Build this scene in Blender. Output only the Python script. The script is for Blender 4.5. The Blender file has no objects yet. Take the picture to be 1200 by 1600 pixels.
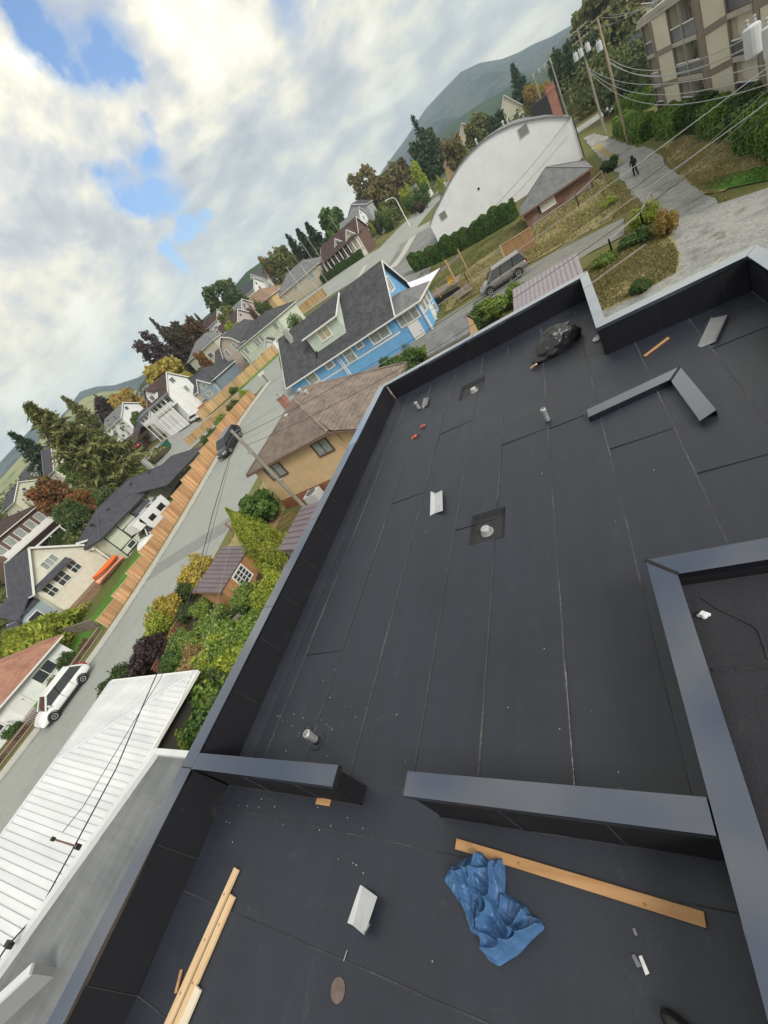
import bpy, bmesh, math, random
import numpy as np
from mathutils import Vector, Matrix
random.seed(7); rng = np.random.default_rng(7)
sc = bpy.context.scene
C = sc.collection
# ------------------------------------------------------------------ camera
CAMH = 4.5                      # metres above the near roof (roof surface is z = 0)
R = np.array([[0.7937578401553507, 0.2380993690739306, -0.559693828479919],
              [-0.27239190958052717, -0.6836035473295414, -0.6771180382130884],
              [-0.5438300642544385, 0.6899238222623303, -0.4777593334388661]])
FPX = 639.5
cd = bpy.data.cameras.new('camera'); cam = bpy.data.objects.new('camera', cd); C.objects.link(cam)
right, down, fwd = R
m3 = Matrix((right, -down, -fwd)).transposed()
cam.matrix_world = Matrix.Translation((0, 0, CAMH)) @ m3.to_4x4()
cd.sensor_fit = 'VERTICAL'; cd.sensor_height = 36; cd.sensor_width = 27
cd.lens = 36 * FPX / 1600
cd.clip_start = 0.05; cd.clip_end = 20000
sc.camera = cam
# ------------------------------------------------------------------ light
SUN_EL, SUN_AZ = math.radians(40), math.radians(118)      # azimuth measured from +Y towards +X
sc.view_settings.view_transform = 'Standard'; sc.view_settings.look = 'None'
sc.view_settings.exposure = 0.58; sc.view_settings.gamma = 1; sc.view_settings.use_curve_mapping = False
W = bpy.data.worlds.new('World'); sc.world = W; W.use_nodes = True
def N(nt, t, **k):
    n = nt.nodes.new(t)
    for a, b in k.items(): setattr(n, a, b)
    return n
def L(nt, a, b): nt.links.new(a, b)
def math_node(nt, op, a, b=None, c=None, clamp=False):
    n = N(nt, 'ShaderNodeMath', operation=op, use_clamp=clamp)
    for i, v in enumerate((a, b, c)):
        if v is None: continue
        if isinstance(v, (int, float)): n.inputs[i].default_value = v
        else: L(nt, v, n.inputs[i])
    return n.outputs[0]
def ramp(nt, fac, stops, interp='LINEAR'):
    n = N(nt, 'ShaderNodeValToRGB'); cr = n.color_ramp; cr.interpolation = interp
    while len(cr.elements) < len(stops): cr.elements.new(0.5)
    for e, (p, c) in zip(cr.elements, stops):
        e.position = p; e.color = (*c, 1) if len(c) == 3 else c
    L(nt, fac, n.inputs[0]); return n.outputs[0]
def mix(nt, fac, a, b, blend='MIX'):
    n = N(nt, 'ShaderNodeMix', data_type='RGBA', blend_type=blend)
    for s, v in ((n.inputs[0], fac), (n.inputs[6], a), (n.inputs[7], b)):
        if isinstance(v, (int, float)): s.default_value = v
        elif isinstance(v, tuple): s.default_value = (*v, 1) if len(v) == 3 else v
        else: L(nt, v, s)
    return n.outputs[2]
def noise(nt, vec, scale, detail=6, rough=0.55, dist=0.0):
    n = N(nt, 'ShaderNodeTexNoise'); n.inputs['Scale'].default_value = scale
    n.inputs['Detail'].default_value = detail; n.inputs['Roughness'].default_value = rough
    n.inputs['Distortion'].default_value = dist
    if vec is not None: L(nt, vec, n.inputs['Vector'])
    return n.outputs['Fac']
def dir_px(px, py):
    d = np.array([px - 600, py - 800, FPX]) @ R
    return d / np.linalg.norm(d)
# --- sky: Nishita blue with broken cloud layers laid on a flat layer overhead
wt = W.node_tree; wt.nodes.clear()
geo = N(wt, 'ShaderNodeTexCoord'); sep = N(wt, 'ShaderNodeSeparateXYZ'); L(wt, geo.outputs['Generated'], sep.inputs[0])
sky = N(wt, 'ShaderNodeTexSky', sky_type='NISHITA'); sky.sun_disc = False
sky.sun_elevation = SUN_EL; sky.sun_rotation = SUN_AZ; sky.air_density = 1.3; sky.dust_density = 0.6
zc = math_node(wt, 'MAXIMUM', sep.outputs[2], 0.0)
den = math_node(wt, 'ADD', zc, 0.42)
comb = N(wt, 'ShaderNodeCombineXYZ')
L(wt, math_node(wt, 'DIVIDE', sep.outputs[0], den), comb.inputs[0])
L(wt, math_node(wt, 'DIVIDE', sep.outputs[1], den), comb.inputs[1])
L(wt, math_node(wt, 'MULTIPLY', sep.outputs[2], 0.8), comb.inputs[2])
cv = comb.outputs[0]
nbig = noise(wt, cv, 1.25, 10, 0.52, 0.3)
nmid = noise(wt, cv, 3.4, 10, 0.6, 0.25)
lt_ = N(wt, 'ShaderNodeVectorMath', operation='ADD'); L(wt, cv, lt_.inputs[0]); lt_.inputs[1].default_value = (0.045, 0.075, 0.015)   # towards the sun: lit and shaded flanks of the clouds
nlit = noise(wt, lt_.outputs[0], 1.25, 10, 0.52, 0.3)
nml = noise(wt, lt_.outputs[0], 3.4, 10, 0.6, 0.25)
# gaps in the cloud: soft round breaks placed where the photograph has them, edges broken up by the noise
warp = N(wt, 'ShaderNodeTexNoise'); warp.inputs['Scale'].default_value = 6.5; warp.inputs['Detail'].default_value = 9; warp.inputs['Roughness'].default_value = .62
L(wt, geo.outputs['Generated'], warp.inputs['Vector'])
wv = N(wt, 'ShaderNodeVectorMath', operation='MULTIPLY_ADD')
L(wt, warp.outputs['Color'], wv.inputs[0]); wv.inputs[1].default_value = (0.17,) * 3
sh = N(wt, 'ShaderNodeVectorMath', operation='SUBTRACT'); L(wt, geo.outputs['Generated'], sh.inputs[0]); sh.inputs[1].default_value = (0.085,) * 3
L(wt, sh.outputs[0], wv.inputs[2])
gap = None
GAPS = [((85, 50), .11, 1.0), ((150, 55), .11, 1.0), ((195, 85), .06, .9), ((110, 85), .07, .9), ((215, 192), .04, .7), ((225, 245), .06, .9), ((190, 285), .06, 1.0), ((240, 300), .08, 1.0), ((205, 310), .06, .9),
        ((297, 362), .05, 1.0), ((280, 405), .05, 1.0), ((318, 345), .03, .8), ((430, 12), .055, .9), ((165, 575), .03, .7), ((185, 555), .025, .6)]
for (p, r, s) in GAPS:
    d = dir_px(*p)
    dn = N(wt, 'ShaderNodeVectorMath', operation='DISTANCE'); L(wt, wv.outputs[0], dn.inputs[0]); dn.inputs[1].default_value = tuple(d)
    mr = N(wt, 'ShaderNodeMapRange', interpolation_type='SMOOTHSTEP'); L(wt, dn.outputs['Value'], mr.inputs[0])
    mr.inputs[1].default_value = 0; mr.inputs[2].default_value = r * .86; mr.inputs[3].default_value = s; mr.inputs[4].default_value = 0
    gap = mr.outputs[0] if gap is None else math_node(wt, 'MAXIMUM', gap, mr.outputs[0])
frag = math_node(wt, 'MULTIPLY_ADD', nmid, 3.2, -0.75)
gap = ramp(wt, math_node(wt, 'MULTIPLY', gap, frag, clamp=True), [(.10, (0, 0, 0)), (.55, (1, 1, 1))])
other = ramp(wt, nbig, [(0.64, (0, 0, 0)), (0.80, (.8, .8, .8))])          # a few more breaks all round the sky
gap = math_node(wt, 'MAXIMUM', gap, math_node(wt, 'MULTIPLY', other, 0.6), clamp=True)
body = math_node(wt, 'ADD', math_node(wt, 'MULTIPLY', nbig, 0.70), math_node(wt, 'MULTIPLY', nmid, 0.30))
flank = math_node(wt, 'ADD', math_node(wt, 'MULTIPLY', math_node(wt, 'SUBTRACT', nbig, nlit), 0.75), math_node(wt, 'MULTIPLY', math_node(wt, 'SUBTRACT', nmid, nml), 0.28))
body = math_node(wt, 'ADD', body, math_node(wt, 'MULTIPLY', flank, 1.7))
body = math_node(wt, 'ADD', body, math_node(wt, 'MULTIPLY', math_node(wt, 'SUBTRACT', noise(wt, cv, 8.5, 8, .6, .4), 0.5), 0.16))
cloud = ramp(wt, body, [(0.33, (3.7, 3.8, 4.1)), (0.42, (4.8, 4.85, 5.0)), (0.485, (6.2, 6.0, 5.6)), (0.55, (8.0, 7.4, 5.9)), (0.65, (9.8, 9.3, 7.9))], 'LINEAR')
skyc = mix(wt, 1.0, sky.outputs[0], (.60, .90, 1.32), 'MULTIPLY')
col = mix(wt, gap, cloud, skyc)
# thin pale veil towards the horizon
hz = N(wt, 'ShaderNodeMapRange'); L(wt, sep.outputs[2], hz.inputs[0]); hz.inputs[1].default_value = 0.0; hz.inputs[2].default_value = 0.22
hz.inputs[3].default_value = 0.3; hz.inputs[4].default_value = 0.0
col = mix(wt, hz.outputs[0], col, (8.6, 8.3, 7.5))
bg = N(wt, 'ShaderNodeBackground'); bg.inputs['Strength'].default_value = 0.105
L(wt, col, bg.inputs[0]); wo = N(wt, 'ShaderNodeOutputWorld'); L(wt, bg.outputs[0], wo.inputs[0])
sd = bpy.data.lights.new('sun', 'SUN'); sd.energy = 2.4; sd.angle = math.radians(22); sd.color = (1, .95, .87)
so = bpy.data.objects.new('sun', sd); C.objects.link(so)
sv = Vector((math.sin(SUN_AZ) * math.cos(SUN_EL), math.cos(SUN_AZ) * math.cos(SUN_EL), math.sin(SUN_EL)))
so.rotation_euler = sv.to_track_quat('Z', 'Y').to_euler()

# ------------------------------------------------------------------ materials
MATS = {}
def mat(name, c, rough=.8, c2=None, scale=3.0, detail=5, bump=0.0, bscale=None, metal=0.0, spec=.4, rnd=0.0, lo=.35, hi=.65, coords='Object', stretch=None, coat=0, coatr=.04, isl=0):
    if name in MATS: return MATS[name]
    m = bpy.data.materials.new(name); m.use_nodes = True; nt = m.node_tree
    b = nt.nodes['Principled BSDF']; b.inputs['Roughness'].default_value = rough; b.inputs['Metallic'].default_value = metal
    b.inputs['Specular IOR Level'].default_value = spec
    if coat: b.inputs['Coat Weight'].default_value = coat; b.inputs['Coat Roughness'].default_value = coatr
    tc = N(nt, 'ShaderNodeTexCoord'); v = tc.outputs[coords]
    if stretch:
        mp = N(nt, 'ShaderNodeMapping'); mp.inputs['Scale'].default_value = stretch; L(nt, v, mp.inputs[0]); v = mp.outputs[0]
    if c2 is not None:
        f = noise(nt, v, scale, detail, .6)
        col = ramp(nt, f, [(lo, c), (hi, c2)])
    else:
        rg = N(nt, 'ShaderNodeRGB'); rg.outputs[0].default_value = (*c, 1); col = rg.outputs[0]
    if isl:                                   # every board its own tone
        gi = N(nt, 'ShaderNodeNewGeometry'); hi_ = N(nt, 'ShaderNodeHueSaturation'); L(nt, col, hi_.inputs['Color']); L(nt, math_node(nt, 'MULTIPLY_ADD', gi.outputs['Random Per Island'], 2 * isl, 1 - isl), hi_.inputs['Value']); col = hi_.outputs[0]
    if rnd:
        oi = N(nt, 'ShaderNodeObjectInfo'); hs = N(nt, 'ShaderNodeHueSaturation'); L(nt, col, hs.inputs['Color'])
        L(nt, math_node(nt, 'MULTIPLY_ADD', oi.outputs['Random'], 2 * rnd, 1 - rnd), hs.inputs['Value']); col = hs.outputs[0]
    L(nt, col, b.inputs['Base Color'])
    if bump:
        bp = N(nt, 'ShaderNodeBump'); bp.inputs['Strength'].default_value = bump; bp.inputs['Distance'].default_value = .02
        L(nt, noise(nt, v, bscale or scale * 6, 6, .65), bp.inputs['Height']); L(nt, bp.outputs[0], b.inputs['Normal'])
    MATS[name] = m; return m
def shingle_mat(name, c, c2, w=.3, h=.14, mortar=None, rough=.95, var=.5, stain=None):
    if name in MATS: return MATS[name]
    m = bpy.data.materials.new(name); m.use_nodes = True; nt = m.node_tree
    b = nt.nodes['Principled BSDF']; b.inputs['Roughness'].default_value = rough; b.inputs['Specular IOR Level'].default_value = .25
    uv = N(nt, 'ShaderNodeUVMap'); uv.uv_map = 'UVMap'
    br = N(nt, 'ShaderNodeTexBrick'); L(nt, uv.outputs[0], br.inputs['Vector']); br.inputs['Scale'].default_value = 1
    br.inputs['Brick Width'].default_value = w; br.inputs['Row Height'].default_value = h; br.inputs['Mortar Size'].default_value = .008
    br.inputs['Color1'].default_value = (*c, 1); br.inputs['Color2'].default_value = (*c2, 1)
    br.inputs['Mortar'].default_value = (*(mortar or tuple(x * .45 for x in c)), 1); br.inputs['Bias'].default_value = 0
    f = noise(nt, uv.outputs[0], 1.1, 6, .65)
    col = mix(nt, var, br.outputs['Color'], ramp(nt, f, [(.3, tuple(x * .6 for x in c)), (.7, tuple(min(1, x * 1.35) for x in c2))]))
    g = noise(nt, uv.outputs[0], 40, 3, .7)
    col = mix(nt, .35, col, ramp(nt, g, [(.3, (.25, .25, .25)), (.7, (.85, .85, .85))]), 'OVERLAY')
    L(nt, col, b.inputs['Base Color'])
    bp = N(nt, 'ShaderNodeBump'); bp.inputs['Strength'].default_value = .5; bp.inputs['Distance'].default_value = .01
    L(nt, g, bp.inputs['Height']); L(nt, bp.outputs[0], b.inputs['Normal'])
    MATS[name] = m; return m
def leaf_mat(name, cols, trans=.25, rough=.55):
    """colour differs leaf clump by leaf clump (random per island) and a little tree by tree"""
    if name in MATS: return MATS[name]
    m = bpy.data.materials.new(name); m.use_nodes = True; nt = m.node_tree
    b = nt.nodes['Principled BSDF']; b.inputs['Roughness'].default_value = rough; b.inputs['Specular IOR Level'].default_value = .3
    g = N(nt, 'ShaderNodeNewGeometry'); oi = N(nt, 'ShaderNodeObjectInfo')
    n = len(cols); col = ramp(nt, g.outputs['Random Per Island'], [(i / max(1, n - 1), c) for i, c in enumerate(cols)])
    hs = N(nt, 'ShaderNodeHueSaturation'); L(nt, col, hs.inputs['Color'])
    L(nt, math_node(nt, 'MULTIPLY_ADD', oi.outputs['Random'], .3, 1.2), hs.inputs['Value'])
    L(nt, hs.outputs[0], b.inputs['Base Color'])
    if trans:
        t = N(nt, 'ShaderNodeBsdfTranslucent'); L(nt, hs.outputs[0], t.inputs[0])
        ms = N(nt, 'ShaderNodeMixShader'); ms.inputs[0].default_value = trans
        L(nt, b.outputs[0], ms.inputs[1]); L(nt, t.outputs[0], ms.inputs[2]); L(nt, ms.outputs[0], nt.nodes['Material Output'].inputs[0])
    MATS[name] = m; return m
def plain(name, c, **k): return mat(name, c, **k)

# ------------------------------------------------------------------ geometry helpers
class MB:
    def __init__(s): s.v = []; s.f = []; s.mi = []; s.cur = 0
    def poly(s, pts):
        i = len(s.v); s.v += [tuple(map(float, p)) for p in pts]; s.f.append(tuple(range(i, i + len(pts)))); s.mi.append(s.cur); return s
    def box(s, x0, y0, z0, x1, y1, z1):
        return s.hexa([(x0, y0, z0), (x1, y0, z0), (x1, y1, z0), (x0, y1, z0)], [(x0, y0, z1), (x1, y0, z1), (x1, y1, z1), (x0, y1, z1)])
    def hexa(s, b, t):
        i = len(s.v); s.v += [tuple(map(float, p)) for p in list(b) + list(t)]; n = len(b)
        s.f.append(tuple(i + k for k in reversed(range(n)))); s.f.append(tuple(i + n + k for k in range(n)))
        for k in range(n): s.f.append((i + k, i + (k + 1) % n, i + n + (k + 1) % n, i + n + k))
        s.mi += [s.cur] * (n + 2); return s
    def prism(s, p2, z0, z1): return s.hexa([(x, y, z0) for x, y in p2], [(x, y, z1) for x, y in p2])
    def bar(s, p, q, w, h=None, up=(0, 0, 1)):
        """rectangular bar from p to q, w wide, h high (centred)"""
        p, q = Vector(p), Vector(q); h = h or w; d = (q - p).normalized(); u = Vector(up)
        if abs(d.dot(u)) > .98: u = Vector((1, 0, 0))
        a = d.cross(u).normalized(); b = a.cross(d).normalized()
        o = [(-w / 2, -h / 2), (w / 2, -h / 2), (w / 2, h / 2), (-w / 2, h / 2)]
        return s.hexa([p + a * x + b * y for x, y in o], [q + a * x + b * y for x, y in o])
    def tube(s, p, q, r0, r1=None, n=10):
        p, q = Vector(p), Vector(q); r1 = r0 if r1 is None else r1; d = (q - p).normalized()
        u = Vector((0, 0, 1)) if abs(d.z) < .95 else Vector((1, 0, 0)); a = d.cross(u).normalized(); b = d.cross(a)
        cs = [(math.cos(2 * math.pi * k / n), math.sin(2 * math.pi * k / n)) for k in range(n)]
        return s.hexa([p + (a * x + b * y) * r0 for x, y in cs], [q + (a * x + b * y) * r1 for x, y in cs])
    def path(s, pts, r, n=5):
        pts = [Vector(p) for p in pts]; base = len(s.v)
        for k, p in enumerate(pts):
            d = (pts[min(k + 1, len(pts) - 1)] - pts[max(k - 1, 0)]).normalized()
            u = Vector((0, 0, 1)) if abs(d.z) < .95 else Vector((1, 0, 0)); a = d.cross(u).normalized(); b = d.cross(a)
            s.v += [tuple(p + (a * math.cos(2 * math.pi * j / n) + b * math.sin(2 * math.pi * j / n)) * r) for j in range(n)]
        for k in range(len(pts) - 1):
            for j in range(n):
                s.f.append((base + k * n + j, base + k * n + (j + 1) % n, base + (k + 1) * n + (j + 1) % n, base + (k + 1) * n + j)); s.mi.append(s.cur)
        s.f.append(tuple(base + j for j in range(n))); s.f.append(tuple(base + (len(pts) - 1) * n + j for j in range(n))); s.mi += [s.cur] * 2
        return s
    def lathe(s, prof, c=(0, 0, 0), n=16, axis=None):
        base = len(s.v)
        for r, z in prof: s.v += [(c[0] + r * math.cos(2 * math.pi * j / n), c[1] + r * math.sin(2 * math.pi * j / n), c[2] + z) for j in range(n)]
        for k in range(len(prof) - 1):
            for j in range(n):
                s.f.append((base + k * n + j, base + k * n + (j + 1) % n, base + (k + 1) * n + (j + 1) % n, base + (k + 1) * n + j)); s.mi.append(s.cur)
        s.f.append(tuple(base + (len(prof) - 1) * n + j for j in range(n))); s.f.append(tuple(base + j for j in reversed(range(n)))); s.mi += [s.cur] * 2
        return s
    def mesh(s, name, mats, smooth=False):
        me = bpy.data.meshes.new(name); me.from_pydata(s.v, [], s.f); me.update()
        for m in (mats if isinstance(mats, (list, tuple)) else [mats]): me.materials.append(m)
        nf = len(s.f); me.polygons.foreach_set('material_index', np.array(s.mi, dtype=np.int32))
        if smooth: me.polygons.foreach_set('use_smooth', np.ones(nf, dtype=bool))
        uvl = me.uv_layers.new(name='UVMap')
        nrm = np.zeros(nf * 3); me.polygons.foreach_get('normal', nrm); nrm = nrm.reshape(-1, 3)
        lt = np.zeros(nf, dtype=np.int32); me.polygons.foreach_get('loop_total', lt)
        lv = np.zeros(len(me.loops), dtype=np.int32); me.loops.foreach_get('vertex_index', lv)
        V = np.array(s.v, dtype=float).reshape(-1, 3)[lv]; NN = np.repeat(nrm, lt, axis=0)
        u = np.stack([-NN[:, 1], NN[:, 0], np.zeros(len(NN))], 1); ln = np.linalg.norm(u, axis=1); flat = ln < .02
        u[flat] = (1, 0, 0); u[~flat] /= ln[~flat][:, None]; w = np.cross(NN, u)
        uv = np.stack([(V * u).sum(1), (V * w).sum(1)], 1); uvl.data.foreach_set('uv', uv.ravel())
        return me
    def build(s, name, mats, parent=None, loc=None, smooth=False, rot=None):
        o = bpy.data.objects.new(name, s.mesh(name, mats, smooth)); C.objects.link(o)
        if parent is not None: o.parent = parent
        if loc is not None: o.location = loc
        if rot is not None: o.rotation_euler = rot
        return o
def tag(o, label=None, cat=None, group=None, kind=None):
    for k, v in (('label', label), ('category', cat), ('group', group), ('kind', kind)):
        if v: o[k] = v
    return o
def thing(name, label, cat, loc=(0, 0, 0), rz=0, group=None):
    o = bpy.data.objects.new(name, None); o.empty_display_size = .3; C.objects.link(o); o.location = loc; o.rotation_euler = (0, 0, rz)
    return tag(o, label, cat, group)
def inst(name, me, parent=None, loc=(0, 0, 0), rz=0, sc_=None):
    o = bpy.data.objects.new(name, me); C.objects.link(o); o.location = loc; o.rotation_euler = (0, 0, rz)
    if parent is not None: o.parent = parent
    if sc_ is not None: o.scale = sc_ if isinstance(sc_, (tuple, list)) else (sc_,) * 3
    return o
def copy_tree(o, parent=None):
    c = o.copy(); C.objects.link(c)
    if parent is not None: c.parent = parent
    for ch in list(o.children): copy_tree(ch, c)
    return c
# measuring: where the sight line of a picture point meets a plane of the place
def ray(px, py): return np.array([px - 600., py - 800., FPX]) @ R
def _at(d, t): return Vector((d[0] * t, d[1] * t, d[2] * t + CAMH))
def PY(px, py, Y): d = ray(px, py); return _at(d, Y / d[1])
def PX(px, py, X): d = ray(px, py); return _at(d, X / d[0])
def PZ(px, py, z): d = ray(px, py); return _at(d, (z - CAMH) / d[2])
def PD(px, py, D): d = ray(px, py); return _at(d, D / FPX)
# ------------------------------------------------------------------ terrain
ANCH = [(0, 0, -6.8), (0, 12, -6.8), (-20, 0, -6.8), (-20, 14, -6.7), (-12, 20, -6.6), (-40, -12, -6.5), (-40, 1, -6.5), (-40, 9, -6.4), (-40, 25, -4.75), (-40, 38, -2.9), (-40, 52, -1.9), (-29, 38, -3.7), (-29, 20, -5.6), (-29, 5, -6.6),
        (-22, 40, -5.2), (-12, 30, -6.0), (-5, 38, -4.7), (2.6, 40, -5.3), (6, 52, -5.8), (8, 70, -5.7), (8, 87, -5.2), (-18, 82, -3.7), (4.5, 81, -5.1), (-20, 62, -4.6), (-30, 60, -3.0), (-34, 80, -1.2), (-3, 56, -5.0), (3, 56, -4.9), (-10, 52, -4.8),
        (-20.5, 97, -2.2), (-33, 95, -1.9), (-41, 112, .6), (-58, 112, 1.8), (-20, 114, -2.4), (9.7, 117, -4.5), (-80, 112, 3.0), (-60, 125, 2.4), (-25, 130, -1.2), (10, 130, -4.4),
        (-55, 25, -4.9), (-50, 34, -3.6), (-56, 10, -6.0), (-55, -10, -6.6), (-62, 40, -3.2), (-72, 55, -2.2), (-85, 40, -2.9), (-80, 25, -4.2), (-100, 40, -2.0), (-95, 75, -.2), (-80, 62, -1.4), (-88, 69, .2), (-70, 85, -1.9 + .2), (-120, 60, 1.5), (-120, 100, 3.6),
        (-130, 20, 1.5), (-85, 5, -4.8), (-110, 0, -2.0), (-101, 32, -3.2), (-170, 50, 6), (-220, 0, 8), (-240, 150, 9), (-60, 150, 3.2), (-110, 150, 4.5), (0, 160, -4), (40, 150, -6),
        (20, 60, -5.8), (20, 45, -5.9), (14, 30, -6.2), (50, 60, -7), (50, 0, -8), (40, -60, -9), (-40, -60, -7), (-100, -60, -4), (-240, -110, 7), (170, 100, -10), (170, -110, -14), (150, 260, -8), (0, 280, -1), (-120, 270, 6), (-250, 280, 12)]
_A = np.array(ANCH, float)
def _tps(r2): return np.where(r2 > 0, r2 * np.log(np.maximum(r2, 1e-9)), 0) * .5
_n = len(_A); _K = _tps(((_A[:, None, :2] - _A[None, :, :2]) ** 2).sum(2)) + np.eye(_n) * 6.0
_Pm = np.hstack([np.ones((_n, 1)), _A[:, :2]])
_S = np.linalg.solve(np.block([[_K, _Pm], [_Pm.T, np.zeros((3, 3))]]), np.concatenate([_A[:, 2], np.zeros(3)]))
def gza(X, Y):
    X, Y = np.asarray(X, float), np.asarray(Y, float); sh = X.shape; X, Y = X.ravel(), Y.ravel()
    out = np.zeros(len(X))
    for i in range(0, len(X), 20000):
        x, y = X[i:i + 20000], Y[i:i + 20000]
        r2 = (x[:, None] - _A[:, 0]) ** 2 + (y[:, None] - _A[:, 1]) ** 2
        out[i:i + 20000] = _tps(r2) @ _S[:_n] + _S[_n] + _S[_n + 1] * x + _S[_n + 2] * y
    return out.reshape(sh)
def gz(x, y): return float(gza(np.array([x]), np.array([y]))[0])
def G(px, py):
    """where the sight line of a picture point meets the ground"""
    d = ray(px, py); d = d / np.linalg.norm(d)
    t = np.arange(4, 420, .25); X, Y, Z = d[0] * t, d[1] * t, d[2] * t + CAMH
    below = np.nonzero(Z < gza(X, Y))[0]
    k = below[0] if len(below) else len(t) - 1
    return Vector((X[k], Y[k], gz(X[k], Y[k])))
def on(x, y, dz=0): return Vector((x, y, gz(x, y) + dz))
# ================================================================== SETTING: ground, roads, hills
def drape(name, poly, material, dz=.05, step=2.0, kind='structure', jag=0.0, lift=None):
    """a sheet laid on the terrain inside a 2-D outline"""
    P2 = [Vector((p[0], p[1], 0)) for p in poly]
    if jag:
        Q = []
        for a, b in zip(P2, P2[1:] + P2[:1]):
            n = max(1, int((b - a).length / 1.2))
            for k in range(n): Q.append(a.lerp(b, k / n) + Vector((random.uniform(-jag, jag), random.uniform(-jag, jag), 0)))
        P2 = Q
    bm = bmesh.new(); bm.faces.new([bm.verts.new(p) for p in P2])
    bmesh.ops.triangulate(bm, faces=bm.faces[:])
    xs = [p.x for p in P2]; ys = [p.y for p in P2]
    for ax, lo, hi in ((0, min(xs), max(xs)), (1, min(ys), max(ys))):
        k = math.floor(lo / step) + 1
        while k * step < hi:
            co = [0, 0, 0]; no = [0, 0, 0]; co[ax] = k * step; no[ax] = 1
            bmesh.ops.bisect_plane(bm, geom=bm.verts[:] + bm.edges[:] + bm.faces[:], plane_co=co, plane_no=no); k += 1
    vs = bm.verts[:]; z = gza([v.co.x for v in vs], [v.co.y for v in vs])
    for v, h in zip(vs, z): v.co.z = h + dz + (lift(v.co.x, v.co.y) if lift else 0)
    bm.normal_update()
    for f in bm.faces:
        if f.normal.z < 0: f.normal_flip()
    me = bpy.data.meshes.new(name); bm.to_mesh(me); bm.free(); me.materials.append(material)
    o = bpy.data.objects.new(name, me); C.objects.link(o); return tag(o, kind=kind)
def rect(x0, y0, x1, y1): return [(x0, y0), (x1, y0), (x1, y1), (x0, y1)]

def ground_mat(name, stops, s1=.12, s2=1.5, bump=.6, fine=9.0):
    m = bpy.data.materials.new(name); m.use_nodes = True; nt = m.node_tree; b = nt.nodes['Principled BSDF']
    b.inputs['Roughness'].default_value = .95; b.inputs['Specular IOR Level'].default_value = .15
    tc = N(nt, 'ShaderNodeTexCoord'); v = tc.outputs['Object']
    a = math_node(nt, 'ADD', math_node(nt, 'MULTIPLY', noise(nt, v, s1, 5), .5), math_node(nt, 'MULTIPLY', noise(nt, v, s2, 6, .7), .5))
    col = ramp(nt, a, stops)
    f = noise(nt, v, fine, 5, .75)
    col = mix(nt, .55, col, ramp(nt, f, [(.3, (.22, .22, .22)), (.7, (.85, .85, .85))]), 'OVERLAY')
    L(nt, col, b.inputs['Base Color'])
    bp = N(nt, 'ShaderNodeBump'); bp.inputs['Strength'].default_value = bump; bp.inputs['Distance'].default_value = .06
    L(nt, f, bp.inputs['Height']); L(nt, bp.outputs[0], b.inputs['Normal']); return m
M_ground = ground_mat('rough_grass', [(.3, (.085, .085, .03)), (.45, (.13, .115, .045)), (.55, (.10, .12, .035)), (.7, (.17, .14, .07))])
M_lawn = ground_mat('lawn_grass', [(.3, (.055, .15, .02)), (.5, (.085, .20, .028)), (.7, (.12, .23, .045))], .4, 3)
M_dry = ground_mat('dry_grass', [(.3, (.22, .185, .085)), (.5, (.31, .26, .13)), (.62, (.18, .205, .065)), (.75, (.36, .30, .16))], .3, 1.6, .9, 7)
M_gravel = ground_mat('gravel_stone', [(.34, (.13, .133, .127)), (.45, (.23, .235, .228)), (.54, (.32, .322, .31)), (.62, (.17, .165, .145))], .35, 1.3, 1.0, 9)
M_soil = ground_mat('garden_soil', [(.3, (.035, .025, .018)), (.5, (.06, .045, .03)), (.7, (.09, .07, .045))], .5, 3, .9, 8)
M_street = ground_mat('street_asphalt', [(.3, (.23, .245, .228)), (.5, (.265, .28, .26)), (.7, (.295, .306, .285))], .15, .9, .15, 30)
M_lot = ground_mat('old_asphalt', [(.3, (.13, .135, .135)), (.5, (.18, .185, .18)), (.7, (.24, .24, .23))], .25, 1.1, .2, 25)
M_conc = ground_mat('pavement_concrete', [(.3, (.33, .33, .295)), (.5, (.39, .39, .35)), (.7, (.43, .425, .39))], .5, 3, .2, 30)
M_verge = ground_mat('verge_grass', [(.3, (.12, .12, .045)), (.5, (.15, .145, .06)), (.7, (.10, .13, .04))], .6, 3, .8, 9)
# base sheet, out to the hills
def terrain():
    xs = np.concatenate([np.linspace(-1500, -262, 20), np.arange(-250, 181, 2.0), np.linspace(192, 1300, 18)])
    ys = np.concatenate([np.linspace(-900, -122, 12), np.arange(-110, 281, 2.0), np.linspace(292, 2600, 30)])
    X, Y = np.meshgrid(xs, ys); cx = np.clip(X, -250, 180); cy = np.clip(Y, -110, 280)
    Z = gza(cx, cy); d = np.hypot(X - cx, Y - cy); Z = Z - d * .012
    nx, ny = len(xs), len(ys); V = np.stack([X, Y, Z], -1).reshape(-1, 3)
    i = np.arange((ny - 1) * (nx - 1)); r, c = i // (nx - 1), i % (nx - 1); a = r * nx + c
    F = np.stack([a, a + 1, a + nx + 1, a + nx], 1)
    me = bpy.data.meshes.new('ground'); me.from_pydata(V.tolist(), [], F.tolist()); me.update(); me.materials.append(M_ground)
    me.polygons.foreach_set('use_smooth', np.ones(len(F), bool))
    o = bpy.data.objects.new('ground', me); C.objects.link(o); tag(o, kind='structure')
terrain()
ST0, ST1 = -40.0, -29.3                       # street kerb lines (X)
road = drape('road', rect(ST0, -60, ST1, 250), M_street, .06)
lane = drape('lane', [(p.x, p.y) for p in (G(443, 588), G(436, 556), G(380, 607), G(335, 645), G(300, 668), G(262, 700), G(225, 735), G(200, 775), G(232, 778), G(262, 748), G(297, 705), G(345, 660), G(392, 622))], M_street, .09, step=1.5)
cross = drape('cross_road', [(-170, 104), (ST0, 99), (ST0, 120), (-170, 121)], M_street, .08)
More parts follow.
